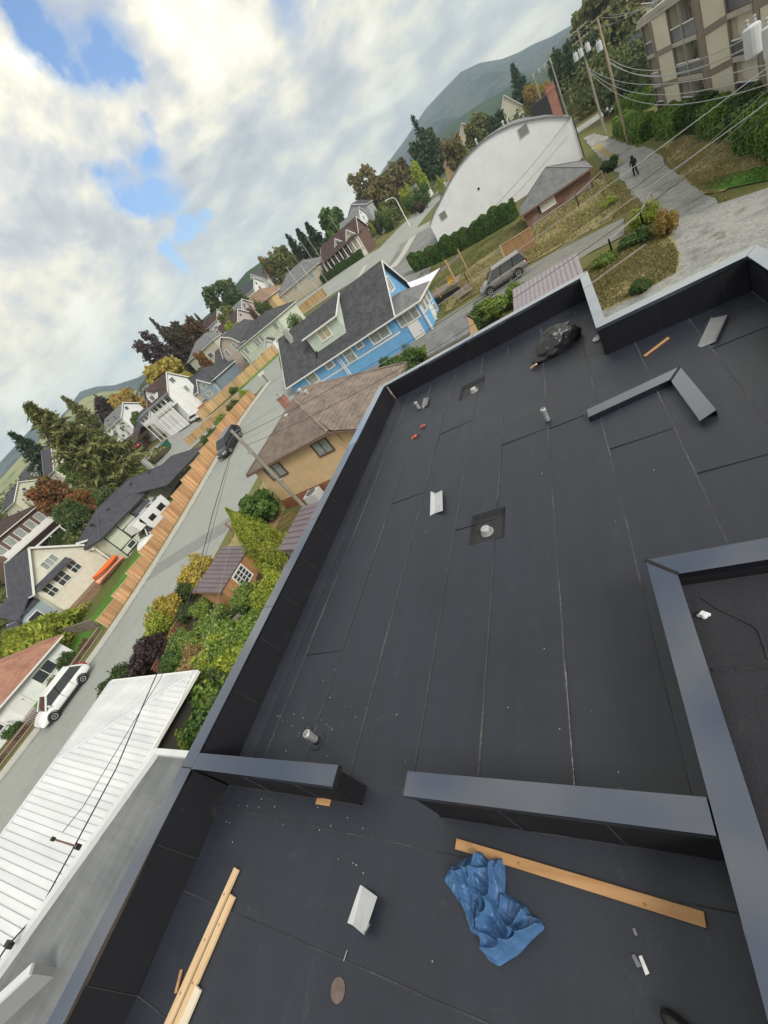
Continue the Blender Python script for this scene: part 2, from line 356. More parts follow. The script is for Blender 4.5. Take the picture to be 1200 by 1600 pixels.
cross2 = drape('cross_road', [(ST1, 109), (90, 110), (90, 119), (ST1, 119)], M_street, .08)
pave = drape('pavement', rect(ST0 - 1.45, -60, ST0 - .02, 50.5), M_conc, .14)
kb = MB()
ys = np.arange(-60, 51, 1.5)
for a, b in zip(ys, ys[1:]):
    p, q = on(ST0, a, .085), on(ST0, b - .02, .085); kb.bar(p, q, .16, .17)
tag(kb.build('kerb', plain('kerb_concrete', (.33, .33, .31), c2=(.26, .26, .24), scale=2, rough=.9)), kind='structure')
drape('verge', rect(ST0 - 2.6, -60, ST0 - 1.47, 50.5), M_verge, .10)
drape('pavement', [(ST0 - 1.3, 60), (ST0 - .02, 60), (ST0 - .02, 107), (ST0 - 1.3, 107)], M_conc, .12)
drape('verge', rect(ST1 + .05, 16, ST1 + 1.2, 50), M_verge, .09)
# patch and tar crack on the street
patch = drape('road_patch', [(ST0 + .1, 16.6), (ST0 + .1, 18.6), (-33, 20.2), (ST1 - .3, 21.6), (ST1 - .3, 19.4), (-33, 18.3)], ground_mat('patch_asphalt', [(.3, (.185, .192, .185)), (.7, (.225, .23, .22))], .4, 2, .2, 30), .066)
# car park, its pale pavement strip, and alley and gravel lane at the right
drape('car_park', [(-31.5, 84.5), (-18.2, 83.2), (-18.2, 108.5), (-31.5, 108.5)], M_lot, .09)
drape('car_park_apron', rect(-29.2, 62, -18.3, 84), M_lot, .085)
drape('pavement', [(-34.2 + 4.8, 84), (-31.6 + 4.8, 84), (-27.5, 108.8), (-29.25, 108.8)], M_conc, .12)
drape('alley', [(-29.3, 37.4 + 1.2), (-13, 37.6), (-6, 36.2), (3, 36.4), (3.6, 40.8), (-6, 40.4), (-13, 42.0), (-29.3, 43)], M_gravel if False else ground_mat('alley_surface', [(.3, (.15, .15, .14)), (.5, (.20, .20, .185)), (.7, (.26, .25, .225))], .3, 1.6, .5, 16), .06)
gl = [G(*p) for p in ((912, 216), (930, 208), (975, 224), (1028, 240), (1066, 276), (1088, 297), (1128, 318), (1200, 296))]
gpoly = [(p.x, p.y) for p in gl] + [(40, 40), (40, 22), (6, 18), (1.5, 20)] + [(p.x, p.y) for p in (G(1062, 404), G(1048, 372), G(1018, 340), G(985, 300), G(940, 250))]
drape('gravel_lane', gpoly, M_gravel, .06, jag=.16, step=1.5)
drape('dry_grass_patch', [(p.x, p.y) for p in (G(1030, 236), G(1068, 276), G(1100, 305), G(1135, 300), G(1200, 262), G(1200, 215), G(1120, 200), G(1060, 205))], M_dry, .07, jag=.2)
drape('green_grass_patch', [(p.x, p.y) for p in (G(1090, 290), G(1110, 300), G(1200, 285), G(1200, 262), G(1130, 278))], M_lawn, .085, jag=.2, step=1.0)
tmid = [G(*p) for p in ((926, 232), (950, 248), (968, 258), (975, 252), (955, 238), (932, 224))]
drape('grass_strip_in_lane', [(p.x, p.y) for p in tmid], M_dry, .08, jag=.12, step=1.0)
drape('dry_grass_patch', [(p.x, p.y) for p in (G(905, 430), G(960, 395), G(1005, 345), G(1046, 372), G(1062, 404), G(1056, 430), G(995, 462), G(940, 488))], M_dry, .075, jag=.2, step=1.0)
drape('gravel_strip', [(p.x, p.y) for p in (G(940, 488), G(995, 462), G(1056, 430), G(1062, 404))] + [(7, 26), (7, 17), (.5, 17)], M_gravel, .062, step=1.5)
drape('dry_grass_patch', [(-12, 43), (-5, 41.6), (3, 42), (5, 50), (4, 60), (-3, 58), (-12, 56)], M_dry, .05, jag=.2)
drape('lawn', [(-28.6, 12), (-28.6, 36), (-23, 36), (-23, 16), (-9, 16), (-9, 12)], M_dry, .04)
drape('garden_bed', [(-28.9, 4), (-28.9, 15.5), (-7.1, 15.5), (-7.1, 1.6), (-18, 4)], M_soil, .05)
# lawns on the far side of the street
drape('lawn', [(ST0 - 2.7, 9.6), (ST0 - 2.7, 22), (-48.5, 22), (-48.5, 9.2)], M_lawn, .06)
drape('lawn', [(ST0 - 2.7, 5.6), (ST0 - 2.7, 9), (-46.5, 8.6), (-46.5, 5.4)], M_lawn, .055)
drape('lawn', [(-47, 63), (-74, 67), (-74, 76), (-47, 72)], M_lawn, .06)
drape('gravel_yard', [(p.x, p.y) for p in (G(222, 714), G(243, 722), G(262, 716), G(292, 690), G(318, 662), G(296, 655), G(275, 672), G(258, 686))], M_gravel, .08, jag=.2)

# ------------------------------------------------------------------ hills
def hill(name, outline, D0, material, back=.5, base=-60, rough=12, seed=0, nx=120, ny=26):
    """a hillside standing about D0 metres away: its crest follows bearing / height pairs, its foot comes towards us"""
    rg = np.random.default_rng(seed)
    az = np.array([math.atan2(*(ray(*p)[:2])) for p in outline]); el = []
    for p in outline:
        d = ray(*p); el.append(d[2] / math.hypot(d[0], d[1]))
    el = np.array(el); o = np.argsort(az); az, el = az[o], el[o]
    A = np.linspace(az[0], az[-1], nx); E = np.interp(A, az, el); V = []; F = []
    ph = rg.uniform(0, 6.28, 12); fr = rg.uniform(4, 60, 12)
    for j in range(ny):
        t = j / (ny - 1)
        for i in range(nx):
            D = D0 * (.45 + .55 * t); crest = E[i] * D0 + CAMH
            wob = sum(math.sin(fr[k] * A[i] + ph[k] + t * 5 * (k % 3)) for k in range(12)) * rough * .12 * math.sin(math.pi * min(1, t * 1.02))
            h = base + (crest - base) * (t ** .8) + wob
            V.append((math.sin(A[i]) * D, math.cos(A[i]) * D, h))
    for i in range(nx): V.append((math.sin(A[i]) * D0 * 1.5, math.cos(A[i]) * D0 * 1.5, base))
    for j in range(ny):
        for i in range(nx - 1): a = j * nx + i; F.append((a, a + 1, a + nx + 1, a + nx))
    me = bpy.data.meshes.new(name); me.from_pydata(V, [], F); me.update(); me.materials.append(material)
    me.polygons.foreach_set('use_smooth', np.ones(len(F), bool))
    ob = bpy.data.objects.new(name, me); C.objects.link(ob); return tag(ob, kind='structure')
def forest_mat(name, stops, s1, s2, dist=8.0):
    m = bpy.data.materials.new(name); m.use_nodes = True; nt = m.node_tree; b = nt.nodes['Principled BSDF']
    b.inputs['Roughness'].default_value = 1; b.inputs['Specular IOR Level'].default_value = 0
    v = N(nt, 'ShaderNodeTexCoord').outputs['Object']
    a = math_node(nt, 'ADD', math_node(nt, 'MULTIPLY', noise(nt, v, s1, 6), .6), math_node(nt, 'MULTIPLY', noise(nt, v, s2, 5, .7), .4))
    L(nt, ramp(nt, a, stops), b.inputs['Base Color'])
    bp = N(nt, 'ShaderNodeBump'); bp.inputs['Strength'].default_value = 1; bp.inputs['Distance'].default_value = dist
    L(nt, noise(nt, v, s2 * 1.5, 5, .7), bp.inputs['Height']); L(nt, bp.outputs[0], b.inputs['Normal']); return m
M_mount = forest_mat('mountain_forest', [(.38, (.012, .03, .035)), (.46, (.035, .065, .065)), (.53, (.13, .145, .125)), (.58, (.045, .08, .075)), (.66, (.015, .04, .042))], .0042, .03, 45)
M_ridge = forest_mat('ridge_forest', [(.35, (.03, .055, .03)), (.55, (.05, .085, .04)), (.7, (.08, .10, .05))], .02, .12, 6)
M_field = forest_mat('hill_fields', [(.38, (.11, .16, .06)), (.48, (.30, .28, .12)), (.56, (.22, .25, .09)), (.66, (.08, .12, .05))], .006, .03, 5)
hill('mountain', [(520, 405), (560, 330), (600, 262), (630, 222), (665, 170), (690, 143), (720, 112), (750, 98), (785, 92), (810, 82), (835, 68), (860, 58), (900, 35), (960, 10), (1050, -40), (1200, -130)], 3000, M_mount, seed=1, rough=60)
hill('foothill', [(560, 385), (600, 305), (640, 262), (690, 205), (740, 168), (790, 140), (830, 118), (900, 80), (1000, 0)], 1300, M_ridge, seed=2, rough=18)
hill('wooded_ridge', [(150, 690), (200, 640), (212, 615), (240, 570), (280, 530), (340, 478), (385, 425), (418, 402), (440, 398), (470, 412), (500, 430), (520, 440)], 700, M_ridge, seed=3, rough=10)
hill('far_hill', [(-120, 850), (-60, 790), (0, 722), (30, 690), (50, 668), (80, 665), (105, 640), (125, 612), (150, 604), (178, 602), (215, 590), (250, 570)], 2600, M_mount, seed=4, rough=30)
hill('field_hill', [(-160, 900), (-60, 812), (-10, 760), (30, 716), (60, 690), (105, 645), (130, 622), (160, 612), (190, 610), (220, 610)], 1500, M_field, seed=5, rough=10)

# ------------------------------------------------------------------ the air of the valley
hm = bpy.data.materials.new('pale_air'); hm.use_nodes = True; hn = hm.node_tree; hn.nodes.remove(hn.nodes['Principled BSDF'])
pv = N(hn, 'ShaderNodeVolumePrincipled'); pv.inputs['Color'].default_value = (.67, .85, 1.0, 1); pv.inputs['Density'].default_value = .00025; pv.inputs['Anisotropy'].default_value = .1
L(hn, pv.outputs[0], hn.nodes['Material Output'].inputs['Volume'])
tag(MB().box(-5200, -1000, -110, 2400, 4800, 720).build('haze', hm), kind='stuff')
# ================================================================== NEAR ROOF
def roof_mat(name, base, lite, rough=.62, streak=True, gran=0, spec=.5):
    m = bpy.data.materials.new(name); m.use_nodes = True; nt = m.node_tree; b = nt.nodes['Principled BSDF']
    b.inputs['Specular IOR Level'].default_value = spec
    v = N(nt, 'ShaderNodeNewGeometry').outputs['Position']
    a = noise(nt, v, .55, 6, .6); mp = N(nt, 'ShaderNodeMapping'); mp.inputs['Scale'].default_value = (5, .35, 1); L(nt, v, mp.inputs[0])
    st = noise(nt, mp.outputs[0], 1.0, 5, .65); mp2 = N(nt, 'ShaderNodeMapping'); mp2.inputs['Scale'].default_value = (.5, 6, 1); L(nt, v, mp2.inputs[0])
    st2 = noise(nt, mp2.outputs[0], 1.0, 5, .65)
    f = math_node(nt, 'ADD', math_node(nt, 'MULTIPLY', a, .5), math_node(nt, 'ADD', math_node(nt, 'MULTIPLY', st, .3), math_node(nt, 'MULTIPLY', st2, .2)))
    col = ramp(nt, f, [(.33, base), (.66, lite)])
    g = noise(nt, v, 55 if not gran else 70, 4, .8)
    col = mix(nt, .3 if not gran else .8, col, ramp(nt, g, [(.3, (.2, .2, .2)), (.72, (.85, .85, .85))]), 'OVERLAY')
    # scattered pale dust scuffs
    du = ramp(nt, noise(nt, v, 2.3, 9, .78, .8), [(.60, (0, 0, 0)), (.80, (.34, .34, .34))])
    col = mix(nt, du, col, (.16, .15, .145)); L(nt, col, b.inputs['Base Color'])
    L(nt, ramp(nt, a, [(.3, (rough - .1,) * 3), (.7, (rough + .12,) * 3)]), b.inputs['Roughness'])
    bp = N(nt, 'ShaderNodeBump'); bp.inputs['Strength'].default_value = .25 if not gran else .9; bp.inputs['Distance'].default_value = .004 if not gran else .01
    hgt = math_node(nt, 'ADD', math_node(nt, 'MULTIPLY', g, .3), math_node(nt, 'MULTIPLY', noise(nt, v, 3.0, 5, .6), 1.2)) if not gran else g
    L(nt, hgt, bp.inputs['Height']); L(nt, bp.outputs[0], b.inputs['Normal']); return m
M_mem = roof_mat('roof_membrane', (.0095, .0122, .0192), (.0220, .0268, .0395), .5)
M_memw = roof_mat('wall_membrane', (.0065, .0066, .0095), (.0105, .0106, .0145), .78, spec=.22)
M_seamw = mat('wall_seam_dust', (.02, .02, .023), rough=.9, c2=(.055, .054, .055), scale=14, lo=.4, hi=.7)
M_gran = roof_mat('granule_sheet', (.009, .0095, .013), (.026, .027, .035), .85, gran=1)
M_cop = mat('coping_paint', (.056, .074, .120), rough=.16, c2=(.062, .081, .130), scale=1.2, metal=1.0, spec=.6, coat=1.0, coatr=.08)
M_cop.node_tree.nodes['Principled BSDF'].inputs['Coat IOR'].default_value = 1.8
M_black = mat('joint_shadow_gap', (.01, .01, .011), rough=.7)
def seam_mat():
    m = bpy.data.materials.new('seam_dust'); m.use_nodes = True; nt = m.node_tree; b = nt.nodes['Principled BSDF']; b.inputs['Roughness'].default_value = .85
    v = N(nt, 'ShaderNodeNewGeometry').outputs['Position']
    f = math_node(nt, 'MULTIPLY', noise(nt, v, 1.1, 3), noise(nt, v, 22, 5, .8))
    L(nt, ramp(nt, f, [(.18, (.026, .027, .034)), (.28, (.052, .051, .056)), (.42, (.12, .115, .11))]), b.inputs['Base Color']); return m
M_seam = seam_mat()
B = thing('flat_roof_building', 'flat roofed building with fresh black membrane roof and dark metal parapet caps, in the foreground', 'building', (0, 0, 0))
XL, XR, YF = -6.43, 2.31, 12.83
ZT = .62
# body below roof level
mb = MB(); mb.prism([(-6.8, -7), (6, -7), (6, 3.4), (2.5, 3.4), (2.5, 9.55), (.08, 9.55), (.08, 13.04), (-6.8, 13.04)], -8.5, -.12)
mb.build('outer_wall', mat('outer_stucco', (.23, .23, .24), rough=.9, c2=(.28, .28, .29)), B)
mb = MB(); mb.prism([(-6.6, -7), (6, -7), (6, 3.4), (2.4, 3.4), (2.4, 9.5), (.0, 9.5), (.0, 13.0), (-6.6, 13.0)], -.119, -.085)
mb.build('roof_deck', M_mem, B)
SUMPS = [(-2.79, 4.73, -2.16, 5.46), (-3.70, 10.41, -2.95, 11.25)]
def minus(r, h):
    x0, y0, x1, y1 = r; a0, b0, a1, b1 = max(x0, h[0]), max(y0, h[1]), min(x1, h[2]), min(y1, h[3])
    if a0 >= a1 or b0 >= b1: return [r]
    out = [(x0, y0, x1, b0), (x0, b1, x1, y1), (x0, b0, a0, b1), (a1, b0, x1, b1)]
    return [q for q in out if q[2] - q[0] > 1e-4 and q[3] - q[1] > 1e-4]
def strip(x0, y0, x1, y1, along='y', lift=0):
    rs = [(x0, y0, x1, y1)]
    for h in SUMPS: rs = [q for r in rs for q in minus(r, h)]
    m = MB()
    for (a, b, c, d) in rs:
        if along == 'y':
            z = lambda x: .0075 * (x - x0) / (x1 - x0) + lift
            m.hexa([(a, b, -.085), (c, b, -.085), (c, d, -.085), (a, d, -.085)], [(a, b, z(a)), (c, b, z(c)), (c, d, z(c)), (a, d, z(a))])
        else:
            z = lambda y: .0075 * (y - y0) / (y1 - y0) + lift
            m.hexa([(a, b, -.085), (c, b, -.085), (c, d, -.085), (a, d, -.085)], [(a, b, z(b)), (c, b, z(b)), (c, d, z(d)), (a, d, z(d))])
    o = m.build('membrane_sheet', M_mem, B)
    s = MB()                                     # the welded lap beside it
    if along == 'y':
        n = max(2, int((y1 - y0) / .45)); pts = [(x1 + .004 * math.sin(k * 2.1 + x1), y0 + (y1 - y0) * k / n) for k in range(n + 1)]
        for (xa, ya), (xb, yb) in zip(pts, pts[1:]):
            if any(h[0] < xa < h[2] and ya < h[3] and yb > h[1] for h in SUMPS): continue
            w = .007 + .006 * random.random(); s.hexa([(xa - w, ya, .003 + lift), (xa + w, ya, .002 + lift), (xb + w, yb, .002 + lift), (xb - w, yb, .003 + lift)], [(xa - w, ya, .0098 + lift), (xa + w, ya, .0062 + lift), (xb + w, yb, .0062 + lift), (xb - w, yb, .0098 + lift)])
    else:
        n = max(2, int((x1 - x0) / .45)); pts = [(x0 + (x1 - x0) * k / n, y1 + .004 * math.sin(k * 2.1)) for k in range(n + 1)]
        for (xa, ya), (xb, yb) in zip(pts, pts[1:]):
            w = .004 + .004 * random.random(); s.hexa([(xa, ya - w, .003), (xb, yb - w, .003), (xb, yb + w, .002), (xa, ya + w, .002)], [(xa, ya - w, .0098), (xb, yb - w, .0098), (xb, yb + w, .0062), (xa, ya + w, .0062)])
    if s.f: tag(s.build('lap_seam', M_seam, o), kind='stuff')
edges = [XL, -5.86, -4.965, -4.07, -3.12, -2.31, -1.355, -.44, .46, 1.37, XR]
brk = [8.1, 3.0, 6.7, 9.0, 5.2, 7.4, 7.35, 6.1, 5.0, 7.9]
for k, (a, b) in enumerate(zip(edges, edges[1:])):
    y0 = 1.11 if b < -.2 else 3.2; y1 = YF if b < -.3 else 9.3
    if a < -.09 < b: y1 = 9.3
    yb = brk[k]
    strip(a, y0, b, yb, 'y'); strip(a, yb, b, y1, 'y', .0035)
strip(-.44, 9.3, -.09, YF, 'y'); strip(-.44, 1.11, -.3, 3.2, 'y')
for k, (a, b) in enumerate(zip(edges, edges[1:])):       # end-lap seams
    MB().box(a + .02, brk[k] - .005, .003, b - .02, brk[k] + .004, .0112).build('end_lap', M_memw, B)
yl = [-5.2, -4.2, -3.2, -2.2, -1.25, -.32, .62]
for a, b in zip(yl, yl[1:]): strip(XL, a, -.3, b, 'x')
strip(XL, .62, -3.76, .9, 'x'); strip(-2.72, .62, -.3, .9, 'x'); strip(-3.76, .62, -2.72, 1.11, 'x')
# sump pans with drains
def drain(cx, cy):
    d = MB(); d.lathe([(.115, 0), (.115, .012), (.075, .018), (.075, .07), (.055, .085), (.03, .088)], (cx, cy, -.075), 14)
    for k in range(14):
        a = 2 * math.pi * k / 14; d.bar((cx + .11 * math.cos(a), cy + .11 * math.sin(a), -.062), (cx + .07 * math.cos(a), cy + .07 * math.sin(a), .03), .012)
    d.lathe([(.078, 0), (.07, .012), (.02, .02)], (cx, cy, .022), 14)
    return d.build('roof_drain', mat('cast_drain', (.50, .51, .52), rough=.4, metal=.35, c2=(.36, .36, .36), scale=14), B)
for i, h in enumerate(SUMPS):
    m = MB(); x0, y0, x1, y1 = h; z = -.075
    m.poly([(x0 + .04, y0 + .04, z), (x1 - .04, y0 + .04, z), (x1 - .04, y1 - .04, z), (x0 + .04, y1 - .04, z)])
    for (a, b) in (((x0, y0), (x1, y0)), ((x1, y0), (x1, y1)), ((x1, y1), (x0, y1)), ((x0, y1), (x0, y0))):
        cx, cy = (x0 + x1) / 2, (y0 + y1) / 2; f = lambda p: (p[0] + .04 * (1 if p[0] < cx else -1), p[1] + .04 * (1 if p[1] < cy else -1), z)
        m.poly([(a[0], a[1], .006), (b[0], b[1], .006), f(b), f(a)])
    for t in range(4):
        pass
    m.build('drain_sump', roof_mat('sump_sheet', (.012, .012, .014), (.022, .022, .026), .6) if i == 0 else bpy.data.materials['sump_sheet'], B)
drain(-2.50, 5.02); drain(-3.28, 10.75)
# flashing strip along the foot of the left parapet
m = MB(); m.hexa([(XL, 1.12, .004), (XL + .30, 1.12, .003), (XL + .30, YF, .003), (XL, YF, .004)], [(XL, 1.12, .05), (XL + .30, 1.12, .012), (XL + .30, YF, .012), (XL, YF, .05)])
m.build('base_flashing', M_mem, B)
m = MB(); m.hexa([(XL, YF - .28, .003), (-.1, YF - .28, .003), (-.1, YF, .004), (XL, YF, .004)], [(XL, YF - .28, .012), (-.1, YF - .28, .012), (-.1, YF, .05), (XL, YF, .05)])
m.build('base_flashing', M_mem, B)
# parapets
def para(x0, y0, x1, y1, z1=ZT, name='parapet_wall'):
    return MB().box(x0, y0, -.3, x1, y1, z1).build(name, M_memw, B)
para(-6.80, -7, -6.60, 13.02); para(-6.45, 12.85, .02, 13.02)
para(-.065, 9.32, .055, 12.85); para(.055, 9.34, 2.5, 9.52); para(2.33, 3.3, 2.5, 9.34)
# membrane sheets dressed up the inside of the parapets
def clad(p, q, n_out, step, z1=.60, off=.0, lean=0):
    p, q = Vector(p), Vector(q); Ln = (q - p).length; k = 0; t = 0; d = (q - p) / Ln; nn = Vector(n_out); UP = Vector((0, 0, z1)) + nn * lean
    while t < Ln - .02:
        e = min(Ln, t + step + .04 * math.sin(k * 3)); a, b = p + d * t, p + d * (e)
        m = MB(); o0, o1 = .008, .014
        m.hexa([a, b, b + nn * o1, a + nn * o0] if not lean else [a - nn * .15, b - nn * .15, b + nn * o1, a + nn * o0],
               [a + UP, b + UP, b + nn * o1 + UP, a + nn * o0 + UP])
        o = m.build('upstand_sheet', M_memw, B)
        s = MB(); s.hexa([b + nn * .004 - d * .004, b + nn * .004 + d * .004, b + nn * .0165 + d * .003, b + nn * .0165 - d * .003], [v + UP * .97 for v in (b + nn * .004 - d * .004, b + nn * .004 + d * .004, b + nn * .0165 + d * .003, b + nn * .0165 - d * .003)])
        if e < Ln - .05: s.build('lap_seam', M_seamw, o)
        t = e; k += 1
clad((-6.45, 1.12, .0), (-6.45, YF, .0), (1, 0, 0), .98, lean=-.13)
clad((-6.45, -5, .0), (-6.45, .89, .0), (1, 0, 0), 1.25, lean=-.13)
clad((-6.4, 12.85, 0), (-.1, 12.85, 0), (0, -1, 0), 1.5)
clad((-.065, 9.35, 0), (-.065, 12.8, 0), (-1, 0, 0), 1.2)
clad((-.06, 9.32, 0), (2.3, 9.32, 0), (0, -1, 0), 1.0)
clad((2.33, 9.3, 0), (2.33, 4, 0), (-1, 0, 0), 1.0)
# stub walls that divide the roof
def stub(x0, x1, lean=0):
    m = MB(); m.box(x0, .915, -.05, x1, 1.095, ZT); return m.build('stub_wall', M_memw, B)
stub(-6.58, -3.76); stub(-2.70, -.27)
clad((-6.44, .915, 0), (-3.8, .915, 0), (0, -1, 0), 1.0); clad((-2.68, .915, 0), (-.3, .915, 0), (0, -1, 0), .85)
# raised roof at the right edge of the picture
m = MB(); m.box(-.265, -5, -.05, 6, 3.17, .44); m.build('upper_curb', M_memw, B)
m = MB(); m.hexa([(-.06, -5, .44), (6, -5, .44), (6, 2.97, .44), (-.06, 2.97, .44)], [(-.06, -5, .47), (6, -5, .47), (6, 2.97, .462), (-.06, 2.97, .462)])
o = m.build('granule_sheet', M_gran, B)
s = MB()
def crack(pts, w=.012, z=.474):
    for (xa, ya), (xb, yb) in zip(pts, pts[1:]):
        n = max(2, int(math.hypot(xb - xa, yb - ya) / .06)); P = [(xa + (xb - xa) * k / n + random.uniform(-.008, .008), ya + (yb - ya) * k / n + random.uniform(-.008, .008)) for k in range(n + 1)]
        for (a, b), (c, d) in zip(P, P[1:]):
            l = math.hypot(c - a, d - b) or 1; px_, py_ = -(d - b) / l * w * random.uniform(.6, 1.3), (c - a) / l * w * random.uniform(.6, 1.3)
            s.hexa([(a - px_, b - py_, z - .012), (a + px_, b + py_, z - .012), (c + px_, d + py_, z - .012), (c - px_, d - py_, z - .012)], [(a - px_ * .4, b - py_ * .4, z), (a + px_ * .4, b + py_ * .4, z), (c + px_ * .4, d + py_ * .4, z), (c - px_ * .4, d - py_ * .4, z)])
def q2(px, py): p = PZ(px, py, .47); return (p.x, p.y)
crack([q2(1095, 935), q2(1130, 955), q2(1172, 975), q2(1185, 985), q2(1200, 1030)]); s.build('membrane_blister', M_gran, o); s = MB(); crack([q2(1112, 1046), q2(1150, 1047), q2(1198, 1042)], .018)
s.build('membrane_blister', M_gran, o)
for (x0, y0, x1, y1) in ((-.265, -5, -.075, 3.17), (-.075, 2.985, 4, 3.17)):
    MB().box(x0, y0, .44, x1, y1, ZT).build('curb_wall', M_memw, B)
# metal cap pieces
def cap(poly, z0=.575, z1=.65, name='coping', sky_sheen=0):
    m = MB(); cx = sum(p[0] for p in poly) / len(poly); cy = sum(p[1] for p in poly) / len(poly); i = .012
    top = [(p[0] + i * (1 if p[0] < cx else -1) * .3, p[1] + i * (1 if p[1] < cy else -1) * .3) for p in poly]
    m.hexa([(x, y, z0) for x, y in poly], [(x, y, z1 - .006) for x, y in poly])
    m.hexa([(x, y, z1 - .006) for x, y in poly], [(x, y, z1) for x, y in top])
    return m.build(name, M_cop_sky if sky_sheen else M_cop, B)
M_cop_sky = mat('coping_pale_sky_sheen', (.30, .345, .41), rough=.24, c2=(.36, .40, .46), scale=2.5, metal=1.0, bump=.05, bscale=5, coat=1.0, coatr=.1)  # paler copy of the cap metal: the sky's reflection put into its colour
XO, XI = -6.87, -6.57
Yc = [-5.4, -2.9, .905, 3.75, 6.25, 9.4]
for a, b in zip(Yc, Yc[1:]): cap([(XO, a + .004), (XI, a + .004), (XI, b - .004), (XO, b - .004)])
for b in Yc[1:]: MB().box(XO + .01, b - .02, .58, XI - .01, b + .02, .642).build('cap_joint', M_black, B)
cap([(XO, 9.404), (XI, 9.404), (XI, 12.835), (XO, 13.10)], sky_sheen=1)
cap([(XO + .006, 13.104), (XI + .006, 12.837), (-3.2, 12.837), (-3.2, 13.104)], sky_sheen=1); cap([(-3.192, 13.104), (-3.192, 12.837), (-.085, 12.837), (.115, 13.104)], sky_sheen=1)
cap([(-.09, 12.80), (-.09, 11.93), (.12, 11.93), (.12, 13.09)], sky_sheen=1); cap([(-.09, 11.90), (-.09, 9.305), (.12, 9.585), (.12, 11.90)], sky_sheen=1)
cap([(-.082, 9.30), (2.305, 9.30), (2.53, 9.592), (.124, 9.592)], sky_sheen=1); cap([(2.312, 9.296), (2.312, 4), (2.53, 4), (2.53, 9.585)], sky_sheen=1)
cap([(XI + .012, .895), (-3.70, .895), (-3.70, 1.115), (XI + .012, 1.115)])
cap([(-2.755, .895), (-.298, .895), (-.298, 1.115), (-2.755, 1.115)])
cap([(-.292, -5), (-.058, -5), (-.058, 2.968), (-.292, 3.205)]); cap([(-.288, 3.212), (-.054, 2.975), (4, 2.975), (4, 3.212)])
m = MB(); m.bar((-.292, 3.208, .649), (-.056, 2.972, .649), .035, .012); m.build('cap_joint', M_black, B)
m = MB(); m.box(-3.701, .905, .575, -3.693, 1.105, .648); m.build('cap_joint', M_black, B)
# vent pipes through the roof
def pipe(x, y, h, name='vent_pipe', r=.045, tilt=(0, 0)):
    m = MB(); m.lathe([(r, 0), (r, h - .07), (r * 1.22, h - .07), (r * 1.22, h - .012), (r * .95, h), (r * .75, h), (r * .7, h - .05)], (0, 0, 0), 16)
    o = m.build(name, mat('pipe_metal', (.52, .53, .54), rough=.35, metal=.55, c2=(.40, .41, .42), scale=9), B, (x, y, 0)); o.rotation_euler = (tilt[0], tilt[1], 0)
    MB().lathe([(r * 2.6, .004), (r * 2.5, .014), (r * 1.25, .02), (r * 1.12, .06)], (0, 0, 0), 16).build('pipe_collar', M_mem, o)
    return o
m = MB(); m.hexa([(-.44, 1.12, .004), (-.268, 1.12, .004), (-.268, 3.2, .004), (-.44, 3.2, .004)], [(-.44, 1.12, .0125), (-.268, 1.12, .06), (-.268, 3.2, .06), (-.44, 3.2, .0125)]); m.build('base_flashing', M_mem, B)
M_chalk = mat('chalk_dust', (.10, .10, .10), rough=.95, c2=(.30, .29, .27), scale=30, lo=.4, hi=.7)
for (x0, y0, x1, y1, w) in ((-.98, 1.30, -.34, 1.27, .006), (-.36, 1.55, -.33, 1.28, .006), (-1.345, 1.3, -1.35, 2.4, .006)):
    P_ = [(x0 + (x1 - x0) * k / 14, y0 + (y1 - y0) * k / 14) for k in range(15)]; c_ = MB()
    for (a, b), (c, d) in zip(P_, P_[1:]):
        l = math.hypot(c - a, d - b); nx_, ny_ = -(d - b) / l * w * random.uniform(.3, 1.1), (c - a) / l * w * random.uniform(.3, 1.1); c_.hexa([(a - nx_, b - ny_, .008), (a + nx_, b + ny_, .008), (c + nx_, d + ny_, .008), (c - nx_, d - ny_, .008)], [(a - nx_, b - ny_, .0118), (a + nx_, b + ny_, .0118), (c + nx_, d + ny_, .0118), (c - nx_, d - ny_, .0118)])
    tag(c_.build('chalk_line', M_chalk, B), kind='stuff')
pipe(-4.84, 1.58, .27, r=.05); pipe(-1.33, 7.58, .34, r=.045); pipe(-5.09, 11.06, .30, r=.05)
# ================================================================== HOUSES
M_white = mat('white_trim', (.74, .74, .72), rough=.6)
M_pane = mat('window_glass', (.035, .045, .05), rough=.06, spec=.7, c2=(.06, .07, .075), scale=1.5, coords='Object')
M_panep = mat('curtained_glass', (.36, .38, .36), rough=.15, spec=.6, c2=(.22, .25, .25), scale=2.2)
M_panec = mat('cream_blind_glass', (.50, .46, .30), rough=.2, spec=.5, c2=(.40, .37, .25), scale=2)
M_dark = mat('dark_trim', (.025, .025, .028), rough=.6)
M_wood = mat('cedar_wood', (.34, .165, .07), rough=.75, c2=(.46, .25, .12), scale=3, stretch=(1, 1, .15), bump=.1)
M_oldwood = mat('weathered_wood', (.17, .135, .11), rough=.9, c2=(.27, .23, .19), scale=4, stretch=(1, 1, .2), bump=.15)
M_deck = mat('deck_boards', (.20, .12, .08), rough=.85, c2=(.28, .18, .12), scale=4)
M_brick = shingle_mat('red_brick', (.28, .10, .07), (.36, .15, .11), .22, .075, (.3, .27, .24), .9, .3)
M_concw = mat('grey_concrete', (.30, .30, .29), rough=.9, c2=(.38, .38, .36), scale=2, bump=.1)
M_steel = mat('galvanised_steel', (.55, .57, .58), rough=.4, metal=.5, c2=(.45, .46, .47), scale=6)
def slice_poly(poly, z):
    xs = []
    for (a, za), (b, zb) in zip(poly, poly[1:] + poly[:1]):
        if (za - z) * (zb - z) <= 0 and za != zb: xs.append(a + (b - a) * (z - za) / (zb - za))
    return (min(xs), max(xs)) if xs else None
